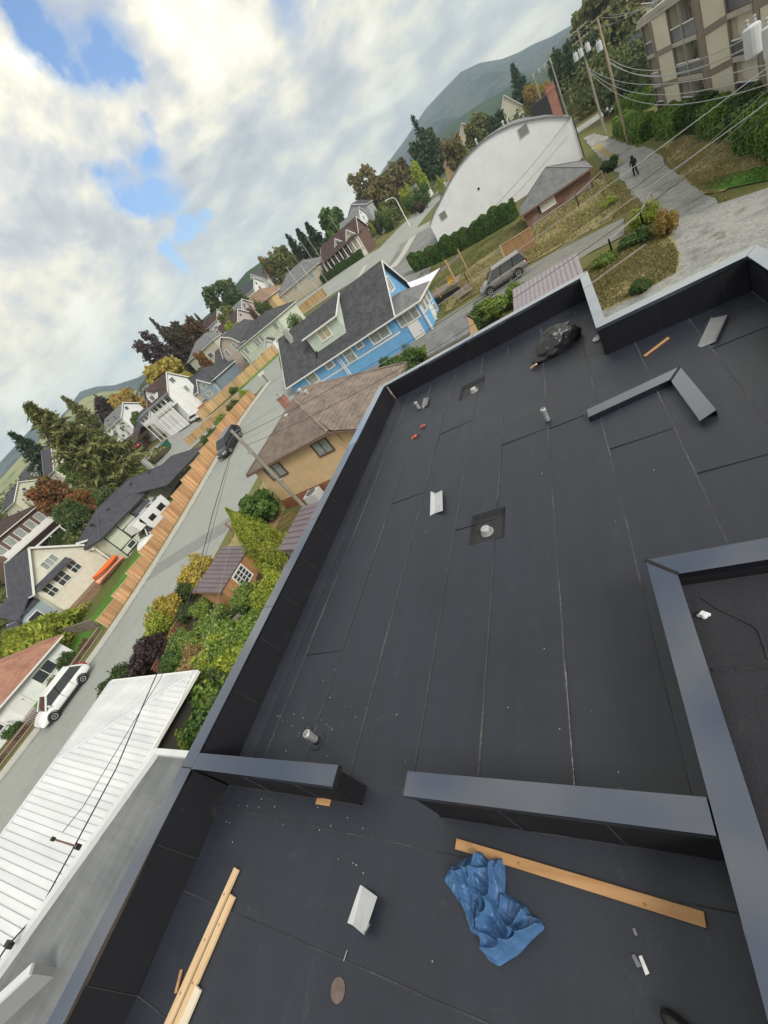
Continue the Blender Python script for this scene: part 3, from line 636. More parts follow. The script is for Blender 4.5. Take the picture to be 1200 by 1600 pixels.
def wall_face(mb, org, u, n, poly, lap=0):
    org, u, n = Vector(org), Vector(u), Vector(n); Z = Vector((0, 0, 1)); pt = lambda a, z, o=0: org + u * a + Z * z + n * o
    if not lap: mb.poly([pt(a, z) for a, z in poly]); return
    z0, z1 = min(z for _, z in poly), max(z for _, z in poly); z = z0
    while z < z1 - 1e-3:
        e = min(z1, z + lap); lo, hi = slice_poly(poly, z + 1e-4), slice_poly(poly, e - 1e-4)
        if lo and hi:
            mb.poly([pt(lo[0], z, .022), pt(lo[1], z, .022), pt(hi[1], e, .002), pt(hi[0], e, .002)])
            mb.poly([pt(lo[0], z, 0), pt(lo[1], z, 0), pt(lo[1], z, .022), pt(lo[0], z, .022)])
        z = e
def slope(mb, A, Bq, Cq, Dq, course=.28, th=.13):
    """roof plane: eave A->B, ridge D->C; shingle courses stepped, with thickness"""
    A, Bq, Cq, Dq = map(Vector, (A, Bq, Cq, Dq)); n = (Bq - A).cross(Dq - A)
    if n.length < 1e-6: n = (Bq - A).cross(Cq - A)
    n.normalize()
    if n.z < 0: n = -n
    Ls = max((Dq - A).length, (Cq - Bq).length); k = max(1, int(Ls / course))
    for i in range(k):
        t0, t1 = i / k, (i + 1) / k
        mb.poly([A.lerp(Dq, t0) + n * .022, Bq.lerp(Cq, t0) + n * .022, Bq.lerp(Cq, t1), A.lerp(Dq, t1)])
        mb.poly([A.lerp(Dq, t0), Bq.lerp(Cq, t0), Bq.lerp(Cq, t0) + n * .022, A.lerp(Dq, t0) + n * .022])
    lo = [p - Vector((0, 0, th)) for p in (A, Bq, Cq, Dq)]
    mb.poly(list(reversed(lo)))
    for p, q, a, b in ((A, Bq, lo[0], lo[1]), (Bq, Cq, lo[1], lo[2]), (Cq, Dq, lo[2], lo[3]), (Dq, A, lo[3], lo[0])):
        if (p - q).length > 1e-4: mb.poly([a, b, q, p])
def window(parent, org, u, n, w, h, style='2', frame=None, pane=None, bw=.09, sill=True, name='window'):
    """a window set on a wall: frame with mullions, pane as sub-part. org = lower left corner on the wall face"""
    org, u, n = Vector(org), Vector(u).normalized(), Vector(n).normalized(); Z = Vector((0, 0, 1)); m = MB()
    def blk(a0, z0, a1, z1, o0, o1, mm):
        P = lambda a, z, o: org + u * a + Z * z + n * o
        mm.hexa([P(a0, z0, o0), P(a1, z0, o0), P(a1, z0, o1), P(a0, z0, o1)], [P(a0, z1, o0), P(a1, z1, o0), P(a1, z1, o1), P(a0, z1, o1)])
    blk(-bw, -bw, 0, h + bw, -.02, .06, m); blk(w, -bw, w + bw, h + bw, -.02, .06, m); blk(0, -bw, w, 0, -.02, .06, m); blk(0, h, w, h + bw, -.02, .06, m)
    t = .028
    if style in ('2', '3', 'g'):
        k = {'2': 2, '3': 3, 'g': 3}[style]
        for i in range(1, k): blk(w * i / k - t, 0, w * i / k + t, h, .012, .05, m)
    if style in ('h', 'g', '2h'): blk(0, h * .5 - t, w, h * .5 + t, .012, .052, m)
    if style == '2h': blk(w * .5 - t, 0, w * .5 + t, h, .012, .05, m)
    if style == 'b':                                                     # gridded sash
        for i in range(1, 3): blk(w * i / 3 - .02, 0, w * i / 3 + .02, h, .012, .05, m)
        for i in range(1, 4): blk(0, h * i / 4 - .02, w, h * i / 4 + .02, .012, .052, m)
    o = m.build(name, frame or M_white, parent)
    p = MB(); blk(0, 0, w, h, -.02, .012, p); p.build('pane', pane or M_pane, o)
    return o
def door(parent, org, u, n, w=.95, h=2.05, m_=None, trim=None):
    org, u, n = Vector(org), Vector(u).normalized(), Vector(n).normalized(); Z = Vector((0, 0, 1)); m = MB()
    def blk(a0, z0, a1, z1, o0, o1, mm):
        P = lambda a, z, o: org + u * a + Z * z + n * o
        mm.hexa([P(a0, z0, o0), P(a1, z0, o0), P(a1, z0, o1), P(a0, z0, o1)], [P(a0, z1, o0), P(a1, z1, o0), P(a1, z1, o1), P(a0, z1, o1)])
    blk(0, 0, w, h, -.02, .04, m)
    for a, z, c, d in ((.12, .15, w - .12, .9), (.12, 1.05, w - .12, h - .15)): blk(a, z, c, d, .03, .055, m)
    o = m.build('door', m_ or M_white, parent)
    f = MB(); blk(-.1, 0, 0, h + .1, -.02, .06, f); blk(w, 0, w + .1, h + .1, -.02, .06, f); blk(0, h, w, h + .1, -.02, .06, f); f.build('door_frame', trim or M_white, o)
    k = MB(); blk(w - .14, .95, w - .06, 1.07, .05, .1, k); k.build('handle', M_steel, o); return o
class House:
    """local frame: facade is y = 0 looking towards -y, x runs along it, the house goes back to y = dp. face 'E' turns the facade to +X"""
    def __init__(s, name, label, a0, a1, front, dp, zb, face='S', cat='house', group=None):
        s.w, s.d = a1 - a0, dp
        loc, rz = ((a0, front, zb), 0) if face == 'S' else ((front, a0, zb), math.pi / 2)
        s.o = thing(name, label, cat, loc, rz, group); s.zb = zb
    def body(s, he, hr, wallm, roofm, ridge='x', roof='gable', ov=.45, lap=0, course=.28, trim=None, x0=0, x1=None, y0=0, y1=None, base=-1.6, name='wall', rname='roof', th=.13, soffit=True, found=.0):
        x1 = s.w if x1 is None else x1; y1 = s.d if y1 is None else y1; trim = trim or M_white
        he, hr = he - s.zb, hr - s.zb; s.he, s.hr = he, hr; m = MB(); xm, ym = (x0 + x1) / 2, (y0 + y1) / 2
        W_, D_ = x1 - x0, y1 - y0
        gx = roof == 'gable' and ridge == 'x'; gy = roof == 'gable' and ridge == 'y'; gb = roof == 'gambrel'
        F = [(0, base), (W_, base), (W_, he), (0, he)]; S = [(0, base), (D_, base), (D_, he), (0, he)]
        Fg = F[:3] + [(W_ / 2, hr)] + F[3:] if gy else F; Sg = S[:3] + [(D_ / 2, hr)] + S[3:] if gx else S
        if gb: Fg = F[:3] + [(W_ * .80, he + (hr - he) * .62), (W_ / 2, hr), (W_ * .20, he + (hr - he) * .62)] + F[3:]
        wall_face(m, (x0, y0, 0), (1, 0, 0), (0, -1, 0), Fg, lap); wall_face(m, (x1, y0, 0), (0, 1, 0), (1, 0, 0), Sg, lap)
        wall_face(m, (x1, y1, 0), (-1, 0, 0), (0, 1, 0), Fg, 0); wall_face(m, (x0, y1, 0), (0, -1, 0), (-1, 0, 0), Sg, lap)
        m.poly([(x0, y0, he - .02), (x1, y0, he - .02), (x1, y1, he - .02), (x0, y1, he - .02)])
        s.wall = m.build(name, wallm, s.o); r = MB(); f = MB(); z = lambda v: he + .06 + v
        if gx:
            k = (hr - he) / (D_ / 2); e = z(-ov * k); p = z(hr - he)
            slope(r, (x0 - ov, y0 - ov, e), (x1 + ov, y0 - ov, e), (x1 + ov, ym, p), (x0 - ov, ym, p), course, th)
            slope(r, (x1 + ov, y1 + ov, e), (x0 - ov, y1 + ov, e), (x0 - ov, ym, p), (x1 + ov, ym, p), course, th)
            for x in (x0 - ov - .02, x1 + ov + .02):
                for yy in (y0 - ov, y1 + ov): f.bar((x, yy, e - .10), (x, ym, p - .10), .05, .20)
            f.bar((x0 - ov, y0 - ov - .03, e - .09), (x1 + ov, y0 - ov - .03, e - .09), .07, .14)
        elif gy:
            k = (hr - he) / (W_ / 2); e = z(-ov * k); p = z(hr - he)
            slope(r, (x0 - ov, y1 + ov, e), (x0 - ov, y0 - ov, e), (xm, y0 - ov, p), (xm, y1 + ov, p), course, th)
            slope(r, (x1 + ov, y0 - ov, e), (x1 + ov, y1 + ov, e), (xm, y1 + ov, p), (xm, y0 - ov, p), course, th)
            for y in (y0 - ov - .02, y1 + ov + .02):
                for xx in (x0 - ov, x1 + ov): f.bar((xx, y, e - .10), (xm, y, p - .10), .05, .20)
            for xx in (x0 - ov - .03, x1 + ov + .03): f.bar((xx, y0 - ov, e - .09), (xx, y1 + ov, e - .09), .07, .14)
        elif gb:
            k1 = z((hr - he) * .62); p = z(hr - he); e = z(-.25); o2 = ov
            xa, xb = x0 + W_ * .20, x1 - W_ * .20
            for (A, B_) in (((x0 - .25, e), (xa, k1)), ((xa, k1), (xm, p))):
                slope(r, (A[0], y1 + ov, A[1]), (A[0], y0 - ov, A[1]), (B_[0], y0 - ov, B_[1]), (B_[0], y1 + ov, B_[1]), course, th)
                f.bar((A[0], y0 - ov - .02, A[1] - .1), (B_[0], y0 - ov - .02, B_[1] - .1), .05, .2)
                A2, B2 = (x0 + x1 - A[0], A[1]), (x0 + x1 - B_[0], B_[1])
                slope(r, (A2[0], y0 - ov, A2[1]), (A2[0], y1 + ov, A2[1]), (B2[0], y1 + ov, B2[1]), (B2[0], y0 - ov, B2[1]), course, th)
                f.bar((A2[0], y0 - ov - .02, A2[1] - .1), (B2[0], y0 - ov - .02, B2[1] - .1), .05, .2)
        elif roof == 'hip':
            hd = min(W_, D_) / 2; k = (hr - he) / hd; e = z(-ov * k); p = z(hr - he)
            if W_ >= D_: ra, rb = (x0 + hd, ym, p), (x1 - hd, ym, p)
            else: ra, rb = (xm, y0 + hd, p), (xm, y1 - hd, p)
            a, b, c, d = (x0 - ov, y0 - ov, e), (x1 + ov, y0 - ov, e), (x1 + ov, y1 + ov, e), (x0 - ov, y1 + ov, e)
            if W_ >= D_:
                slope(r, a, b, rb, ra, course, th); slope(r, b, c, rb, rb, course, th); slope(r, c, d, ra, rb, course, th); slope(r, d, a, ra, ra, course, th)
            else:
                slope(r, a, b, ra, ra, course, th); slope(r, b, c, rb, ra, course, th); slope(r, c, d, rb, rb, course, th); slope(r, d, a, ra, rb, course, th)
            for q1, q2_ in ((a, b), (b, c), (c, d), (d, a)): f.bar(Vector(q1) - Vector((0, 0, .09)), Vector(q2_) - Vector((0, 0, .09)), .07, .14)
            cap_ = MB()
            for q, t in ((a, ra), (b, rb), (c, rb), (d, ra)) if W_ >= D_ else ((a, ra), (b, ra), (c, rb), (d, rb)): cap_.bar(Vector(q) + Vector((0, 0, .03)), Vector(t) + Vector((0, 0, .03)), .2, .03)
            if (Vector(ra) - Vector(rb)).length > .1: cap_.bar(Vector(ra) + Vector((0, 0, .03)), Vector(rb) + Vector((0, 0, .03)), .2, .03)
        s.roof = r.build(rname, roofm, s.o)
        if roof == 'hip': cap_.build('hip_cap', roofm, s.roof)
        if f.f: f.build('fascia', trim, s.roof)
        if found > 0:
            b = MB(); b.box(x0 - .03, y0 - .03, base, x1 + .03, y1 + .03, found); b.build('foundation', M_concw, s.o)
        return s
    def win(s, face, u, v, w, h, style='2', frame=None, pane=None, x0=0, y0=0, x1=None, off=.024, **k):
        x1 = s.w if x1 is None else x1
        if face == 'f': return window(s.o, (x0 + u, y0 - off, v), (1, 0, 0), (0, -1, 0), w, h, style, frame, pane, **k)
        if face == 'r': return window(s.o, (x1 + off, y0 + u, v), (0, 1, 0), (1, 0, 0), w, h, style, frame, pane, **k)
        if face == 'l': return window(s.o, (x0 - off, y0 + u, v), (0, -1, 0), (-1, 0, 0), w, h, style, frame, pane, **k)
    def door(s, face, u, v, m_=None, w=.95, h=2.05, off=.024, trim=None):
        if face == 'f': return door(s.o, (u, -off, v), (1, 0, 0), (0, -1, 0), w, h, m_, trim)
        return door(s.o, (s.w + off, u, v), (0, 1, 0), (1, 0, 0), w, h, m_, trim)
    def chimney(s, x, y, w, z0, z1, m_, cap_=True, d=None):
        m = MB(); d = d or w; m.box(x - w / 2, y - d / 2, z0, x + w / 2, y + d / 2, z1); o = m.build('chimney', m_, s.roof)
        if cap_:
            c = MB(); c.box(x - w / 2 - .05, y - d / 2 - .05, z1 + .002, x + w / 2 + .05, y + d / 2 + .05, z1 + .1); c.tube((x, y, z1 + .1), (x, y, z1 + .35), .1, n=10); c.build('chimney_cap', M_concw, o)
        return o
    def vent(s, x, y, z):
        m = MB(); m.box(x - .16, y - .16, z - .15, x + .16, y + .16, z + .12); m.box(x - .2, y - .2, z + .122, x + .2, y + .2, z + .17); m.build('roof_vent', M_dark, s.roof)

SH_dark = shingle_mat('charcoal_shingles', (.045, .046, .052), (.105, .107, .116), var=.35)
SH_slate = shingle_mat('slate_blue_shingles', (.055, .055, .07), (.085, .085, .10))
SH_grey = shingle_mat('grey_shingles', (.15, .155, .16), (.22, .225, .23))
SH_brown = shingle_mat('brown_shingles', (.145, .115, .095), (.24, .195, .165), .33, .14)
SH_maroon = shingle_mat('maroon_shingles', (.06, .04, .038), (.09, .06, .056))
SH_salmon = shingle_mat('salmon_shingles', (.27, .125, .09), (.38, .21, .15), .33, .15)
SH_tan = shingle_mat('tan_shingles', (.25, .16, .11), (.33, .23, .165))
def siding(name, c, c2=None): return mat(name, c, rough=.75, c2=c2 or tuple(x * .86 for x in c), scale=1.3, bump=.03)
W_blue = siding('blue_siding', (.17, .41, .70)); W_mint = siding('mint_shingle_siding', (.54, .62, .55)); W_tan = siding('tan_stucco', (.64, .46, .26)); W_cream = siding('cream_shingle_siding', (.70, .67, .56))
W_sage = siding('sage_siding', (.58, .63, .51)); W_white = siding('white_siding', (.80, .81, .81)); W_beige = siding('beige_siding', (.52, .47, .37)); W_yel = siding('yellow_siding', (.60, .42, .22)); W_slate = siding('slate_siding', (.19, .235, .28)); W_steel = siding('steel_blue_siding', (.32, .39, .45))
W_taupe = siding('taupe_siding', (.50, .42, .36)); W_pale = siding('pale_yellow_siding', (.58, .57, .45)); W_redbrown = siding('red_brown_siding', (.16, .08, .07)); W_pink = siding('pinkish_siding', (.50, .42, .42)); W_grey = siding('grey_siding', (.36, .37, .38))
W_brown = siding('brown_siding', (.14, .085, .07)); W_teal = siding('teal_siding', (.08, .20, .22)); W_block = mat('white_painted_block', (.64,.64,.66), rough=.85, c2=(.58,.58,.6), scale=.8, bump=.05, bscale=9); W_orange = siding('orange_siding', (.48, .22, .08))

# --- blue house beside the alley
zb = -5.3
H = House('blue_house', 'bright blue clapboard house with dark shingle roof, white trim and a pale green dormer', -30.6, -15.85, 40.45, 8.6, zb)
H.body(-1.75, 2.15, W_blue, SH_dark, 'x', 'gable', .45, lap=.16, course=.2)
wv = [(5.5, 2.35, .9, .75, '1'), (8.1, 1.7, 1.05, 1.55, 'h'), (9.9, 2.45, .7, .75, '1'), (11.7, 2.0, 2.1, 1.1, '2'), (2.4, 1.9, 1.3, 1.1, '1')]
for u, v, w, h, st in wv: H.win('f', u, v, w, h, st, pane=M_panep, bw=.12)
b_ = MB(); b_.box(0, -.03, 1.55, 14.75, -.005 - .02, 1.72); b_.box(7.35, -.05, 0, 7.5, -.024, 3.4); b_.build('band_board', M_white, H.o)
m = MB(); m.tube((7.2, -.12, .1), (7.2, -.12, 3.3), .045, n=8); m.build('downpipe', M_white, H.o)
# dormer on the front slope
dm = MB(); x0, x1, y0 = 5.0, 9.4, .75; zf0, zf1 = 4.55, 6.35
wall_face(dm, (x0, y0, 0), (1, 0, 0), (0, -1, 0), [(0, zf0 - .6), (x1 - x0, zf0 - .6), (x1 - x0, zf1), (0, zf1)], .17)
wall_face(dm, (x1, y0, 0), (0, 1, 0), (1, 0, 0), [(0, zf0 - .6), (3.2, 7.0), (3.2, 7.4), (0, zf1)], .17)
wall_face(dm, (x0, y0, 0), (0, 1, 0), (-1, 0, 0), [(0, zf0 - .6), (3.2, 7.0), (3.2, 7.25), (0, zf1)], 0)
do = dm.build('dormer', W_mint, H.o)
r = MB(); slope(r, (x0 - .3, y0 - .35, zf1 - .08), (x1 + .3, y0 - .35, zf1 - .08), (x1 + .3, 3.9, 7.58), (x0 - .3, 3.9, 7.58), .2, .12)
r.build('dormer_roof', SH_dark, do); f = MB(); f.bar((x1 + .32, y0 - .35, zf1 - .18), (x1 + .32, 3.9, 7.48), .06, .2); f.bar((x0 - .3, y0 - .38, zf1 - .17), (x1 + .3, y0 - .38, zf1 - .17), .06, .16); f.build('dormer_fascia', M_white, do)
window(do, (x0 + 1.6, y0 - .03, 4.95), (1, 0, 0), (0, -1, 0), 1.35, 1.05, '2', None, M_panec, bw=.14)
H.chimney(1.75, 3.3, .5, 5.4, 7.9, M_concw, False); H.vent(7.7, 1.0, 4.4); H.vent(10.6, 1.3, 4.55)
m = MB(); m.bar((4.9, .6, 3.95), (5.25, .65, 4.5), .9, .04); m.build('skylight', M_dark, H.roof)
H.win('r', 3.4, 4.7, 1.3, 1.2, '2', pane=M_panep, bw=.13)
# lower wing at its right end, with a glazed band
wx0, wx1 = 14.78, 17.55; wz = -2.15 - zb
m = MB(); wall_face(m, (wx0, .25, 0), (1, 0, 0), (0, -1, 0), [(0, -1.5), (wx1 - wx0, -1.5), (wx1 - wx0, wz), (0, wz)], .16)
wall_face(m, (wx1, .25, 0), (0, 1, 0), (1, 0, 0), [(0, -1.5), (5.2, -1.5), (5.2, wz), (0, wz)], .16)
wall_face(m, (wx1, 5.45, 0), (-1, 0, 0), (0, 1, 0), [(0, -1.5), (2.8, -1.5), (2.8, wz), (0, wz)], 0)
wing = m.build('side_wing', W_blue, H.o); r = MB(); e = wz + .02; p = wz + 1.25
a, b, c, d = (wx0 + .02, -.15, e), (wx1 + .4, -.15, e), (wx1 + .4, 5.85, e), (wx0 + .02, 5.85, e); ra, rb = (wx0 + .02, 2.6, p), (wx1 - 1.9, 2.6, p)
slope(r, a, b, rb, ra, .2); slope(r, b, c, rb, rb, .2); slope(r, c, d, ra, rb, .2)
r.build('wing_roof', SH_grey, wing); f = MB(); f.bar((a[0], a[1] - .03, e - .09), (b[0], b[1] - .03, e - .09), .07, .16); f.bar((b[0] + .03, b[1], e - .09), (c[0] + .03, c[1], e - .09), .07, .16)
f.bar((wx1 + .04, .21, -1), (wx1 + .04, .21, wz), .16, .16); f.build('wing_trim', M_white, wing)
for u in (.25, 1.0, 1.75): window(wing, (wx0 + u, .22, wz - 1.25), (1, 0, 0), (0, -1, 0), .62, .95, '1', None, M_panep)
for u in (.5, 1.9, 3.4): window(wing, (wx1 + .03, .25 + u, wz - 1.3), (0, 1, 0), (1, 0, 0), 1.05, 1.0, '1', None, M_panep)
window(wing, (wx1 + .03, 4.0, .7), (0, 1, 0), (1, 0, 0), .55, .7, '1'); door(wing, (wx1 + .03, 2.5, -.5), (0, 1, 0), (1, 0, 0))
door(wing, (wx0 + .9, .22, -.3), (1, 0, 0), (0, -1, 0), 1.0, 2.0)
m = MB()
for k in range(4): m.box(wx1 + .1 + .3 * k, 2.3, -1.5, wx1 + .4 + .3 * k, 3.8, -.55 - .2 * k)
m.bar((wx1 + .15, 2.3, .4), (wx1 + 1.4, 2.3, -.4), .05); m.build('porch_steps', M_white, wing)

# --- tan house behind the left parapet
zb = -6.7
T = House('tan_house', 'tan stucco house with brown hipped roof and red chimney behind the left parapet', -22.6, -15.05, 20, 10, zb)
e = -2.1 - zb
m = MB(); wall_face(m, (0, 0, 0), (1, 0, 0), (0, -1, 0), [(0, -1), (10.3, -1), (10.3, 3.6), (7.55, e), (0, e)]); wall_face(m, (0, 10, 0), (0, -1, 0), (-1, 0, 0), [(0, -1), (10, -1), (10, e), (0, e)])
wall_face(m, (10.3, 0, 0), (0, 1, 0), (1, 0, 0), [(0, -1), (8, -1), (8, 3.3), (0, 3.5)]); wall_face(m, (10.3, 8.0, 0), (-1, 0, 0), (0, 1, 0), [(0, -1), (10.3, -1), (10.3, 3.3), (0, 3.3)])
T.wall = m.build('wall', W_tan, T.o)
r = MB(); R1, R2 = (3.6, 4.4, 6.32), (3.6, 6.1, 6.32); o = .4
slope(r, (-o, -o, e - .1), (7.75, -o, e - .06), R1, R1, .15); slope(r, (-o, 10 + o, e - .1), (-o, -o, e - .1), R1, R2, .15)
slope(r, (10.7, -o, 3.42), (10.7, 10 + o, 3.42), (3.6, 6.1, 6.32), (3.6, 4.4, 6.32), .15) if False else None
mm = [(7.75, -o, e - .06), (10.7, -o, 3.42), (10.7, 8.3, 3.42), R2, R1]
n_ = 22
for i in range(n_):                                # east slope: course lines run level
    def cut(t):
        z = 3.42 + (6.32 - 3.42) * t; x = 10.7 + (3.6 - 10.7) * t
        zl = e - .06; ya = -o if z <= zl else -o + (4.4 + o) * (z - zl) / (6.32 - zl)
        yb = 8.3 + (6.1 - 8.3) * t; return Vector((x, ya, z)), Vector((x, yb, z))
    (a, b), (c, d) = cut(i / n_), cut((i + 1) / n_); up = Vector((.007, 0, .02))
    r.poly([a + up, b + up, d, c]); r.poly([a, b, b + up, a + up])
r.poly([(7.75, -o, e - .2), (10.7, -o, 3.28), (10.7, 8.3, 3.28), (3.6, 6.1, 6.15), (3.6, 4.4, 6.15)])
r.poly([(10.7, -o, 3.28), (10.7, -o, 3.42), (7.75, -o, e - .06), (7.75, -o, e - .2)])
slope(r, (10.7, 8.3, 3.42), (-o, 10 + o, e - .1), R2, R2, .2)
T.roof = r.build('roof', SH_brown, T.o)
f = MB(); f.bar((-o, -o - .03, e - .18), (7.75, -o - .03, e - .16), .06, .16); f.bar((7.75, -o - .03, e - .16), (10.7, -o - .03, 3.32), .06, .16); f.build('fascia', mat('brown_trim', (.16, .10, .07), rough=.7), T.roof)
c_ = MB(); c_.bar((7.75, -o, e), R1, .2, .04); c_.bar((-o, -o, e - .05), R1, .2, .04); c_.bar(R1, R2, .2, .04); c_.bar(R2, (10.7, 8.3, 3.5), .2, .04); c_.build('hip_cap', SH_brown, T.roof)
T.chimney(2.6, 4.6, .5, 5.6, 6.85, M_brick)
for x, y, z in ((3.9, 5.2, 6.3), (4.5, 4.9, 6.05), (3.2, 3.0, 5.75)):
    m = MB(); m.lathe([(.14, -.1), (.14, .12), (.2, .13), (.12, .22)], (x, y, z), 10); m.build('roof_vent', M_steel, T.roof)
M_brownfr = mat('brown_window_frame', (.10, .065, .05), rough=.6)
for u, v, w, h in ((1.0, 3.2, 1.45, .95), (5.75, 3.25, 1.2, .9)):
    window(T.o, (u, -.02, v), (1, 0, 0), (0, -1, 0), w, h, '2', M_brownfr, M_panep, bw=.1)
m = MB(); m.box(-.05, -.06, -1, 10.35, -.03, 1.4)
for k in range(8): m.box(-.06, -.075, .15 * k + .05, 10.36, -.062, .15 * k + .17)
m.build('skirting_boards', mat('redwood_siding', (.22, .08, .045), rough=.8, c2=(.28, .12, .07), scale=2), T.o)
m = MB(); m.bar((7.9, -.06, 0), (7.9, -.06, 4.3), .09, .07); m.build('downpipe', W_tan, T.o)
# --- house with charcoal roof behind the cedar fence
K = House('charcoal_roof_house', 'long sage house with charcoal hipped roof and black trim behind the new cedar fence', 22.2, 36.6, -50.9, 8.5, -4.85, 'E')
K.body(-1.45, .45, W_sage, SH_slate, 'x', 'hip', .55, lap=.2, trim=M_dark)
m = MB(); e = 3.0
slope(m, (7.2, -5.2, e - .25), (15.4, -5.2, e - .25), (15.4, 1.6, e + 1.05), (7.2, 1.6, e + 1.05), .25)
po = m.build('porch_roof', SH_slate, K.o); f = MB(); f.bar((7.2, -5.23, e - .33), (15.4, -5.23, e - .33), .08, .18); f.bar((7.17, -5.2, e - .33), (7.17, -.5, e + .55), .08, .2); f.build('porch_fascia', M_dark, po)
m = MB()
for u in (7.4, 10.0, 12.6, 15.1): m.bar((u, -5.0, -.6), (u, -5.0, e - .3), .13)
m.bar((7.4, -5.0, .95), (15.1, -5.0, .95), .07); m.bar((7.4, -5, .1), (15.1, -5, .1), .3, .1); m.build('porch_post_frame', M_dark, po)
for u in (7.7, 10.25, 12.85):
    MB().box(u, -4.96, .12, u + 2.0, -4.92, .9).build('porch_panel', mat('frosted_panel', (.55, .60, .60), rough=.25, c2=(.48, .53, .53)), po)
m = MB(); m.box(7.2, -5, -.8, 15.3, 0, .05); m.build('porch_floor', M_oldwood, K.o)
K.win('f', 2.2, .95, 1.9, 1.15, '2', M_dark, M_panep); K.win('f', .9, -.15 + .3, 1.0, .5, '1', M_white); K.win('f', 5.3, .6, .8, 1.1, '1', M_white, M_panep)
K.door('f', 5.6 + 1.0, .1, M_dark)
b_ = MB()
for u in (.02, 1.95, 4.3, 7.1): b_.box(u, -.05, -1, u + .12, -.026, 3.3)
b_.box(0, -.055, -.15, 7.1, -.028, 0); b_.box(0, -.055, .75, 4.3, -.028, .87); b_.build('trim_boards', M_dark, K.o)
c_ = MB(); c_.hexa([(4.6, -2.0, .0), (6.4, -2.0, .0), (6.4, -.03, .0), (4.6, -.03, .0)], [(4.6, -2.0, .12), (6.4, -2.0, .12), (6.4, -.03, .12), (4.6, -.03, .12)]); c_.bar((4.65, -2, .1), (4.65, -2, 1), .06); c_.bar((6.35, -2, .1), (6.35, -2, 1), .06); c_.bar((4.65, -2, 1), (6.35, -2, 1), .06)
c_.build('stoop', M_oldwood, K.o)
m = MB(); slope(m, (4.2, -1.6, 2.2), (6.6, -1.6, 2.2), (6.6, 0, 2.9), (4.2, 0, 2.9), .25, .1); m.build('stoop_roof', SH_slate, K.o)
K.chimney(12.9, 3.0, .55, 3.2, 6.0, M_concw, False)
for x, y in ((4.2, 2.4), (9, 3.0), (11.5, 2.0), (1.6, 2.6)): K.vent(x, y, 3.45 + min(y, 8.5 - y) * .43)

# --- cream gabled house
Hc = House('cream_gable_house', 'cream shingled house with white trimmed front gable above a deck and two canoes', 14.2, 23.9, -55, 8, -5.4, 'E')
Hc.body(-.95, 2.3, W_cream, SH_slate, 'y', 'gable', .35, lap=.2, x0=1.0, x1=7.4)
m = MB(); wall_face(m, (7.4, .05, 0), (1, 0, 0), (0, -1, 0), [(0, -1), (2.6, -1), (2.6, 3.3), (0, 4.5)], .2); wall_face(m, (10, .05, 0), (0, 1, 0), (1, 0, 0), [(0, -1), (4.5, -1), (4.5, 3.3), (0, 3.3)], .2)
sw = m.build('side_wing', W_cream, Hc.o); r = MB(); slope(r, (10.5, -.3, 3.2), (10.5, 5, 3.2), (6.9, 5, 5.0), (6.9, -.3, 5.0), .25); r.build('wing_roof', SH_slate, sw)
f = MB(); f.bar((10.5, -.33, 3.1), (7.3, -.33, 4.75), .06, .22); f.build('wing_fascia', M_white, sw)
r = MB(); slope(r, (-1.8, 1.2, 3.35), (1.0, 1.2, 3.35), (1.0, 4.4, 5.2), (-1.8, 4.4, 5.2), .25); slope(r, (-2.2, 5.4, 2.9), (-2.2, 1.2, 2.9), (1.2, 1.2, 4.4), (1.2, 5.4, 4.4), .25); r.build('side_roof', SH_slate, Hc.o)
m = MB(); m.box(-1.6, 1.4, -1, 1.0, 6, 3.2); lw = m.build('side_wall', W_steel, Hc.o); window(lw, (-1.2, 1.37, 1.7), (1, 0, 0), (0, -1, 0), 1.2, .9, '1')
Hc.win('f', 2.55 + .9, 4.85, 1.65, .85, '3', pane=M_panep); 
for u, w in ((1.5, .95), (2.95, 1.25), (4.75, 1.0)): Hc.win('f', u, 2.6, w, 1.25, '2h', pane=M_pane)
r = MB(); slope(r, (1.1, -.65, 4.05), (5.6, -.65, 4.05), (5.6, -.03, 4.55), (1.1, -.03, 4.55), .2, .08); r.build('pent_roof', SH_slate, Hc.o)
m = MB(); m.box(.3, -2.1, -.5, 10.2, -.03, .55); 
for k in range(16): m.box(.3 + .62 * k, -2.12, .552, .3 + .62 * k + .59, -.03, .585)
m.build('deck', M_deck, Hc.o)
m = MB()
for u in (7.6, 9.2, 10.9): m.bar((u, -1.6, .55), (u, -1.6, 3.3), .14)
for u in (7.6, 9.2, 10.9): m.bar((u, -1.9, 3.3), (u, .6, 3.3), .12)
m.bar((7.3, -1.6, 3.2), (11.2, -1.6, 3.2), .14); m.bar((10.9, .5, .5), (10.9, .5, 3.3), .14); m.build('pergola', M_white, Hc.o)
m = MB(); m.box(7.7, -1.2, .6, 9.3, -.8, 1.9); m.build('bench_back', M_oldwood, Hc.o)
def canoe(name, label, u, v, z, m_, L_=4.2):
    b = MB(); st = []
    for k in range(13):
        t = k / 12 * 2 - 1; w = .40 * (1 - abs(t) ** 2.4) + .015; h = .30 + .22 * abs(t) ** 3
        st.append([(t * L_ / 2, w * s_, h * q_ + (0 if q_ else .03 * abs(t) ** 2)) for s_, q_ in ((-1, 1), (-.82, .35), (0, 0), (.82, .35), (1, 1))])
    for A, B_ in zip(st, st[1:]):
        for j in range(4): b.poly([A[j], B_[j], B_[j + 1], A[j + 1]])
        b.poly([(p[0], p[1] * .9, p[2] + .005) for p in (A[0], A[4], B_[4], B_[0])])
    o = b.build(name, m_, None, (u, v, z), True); return o
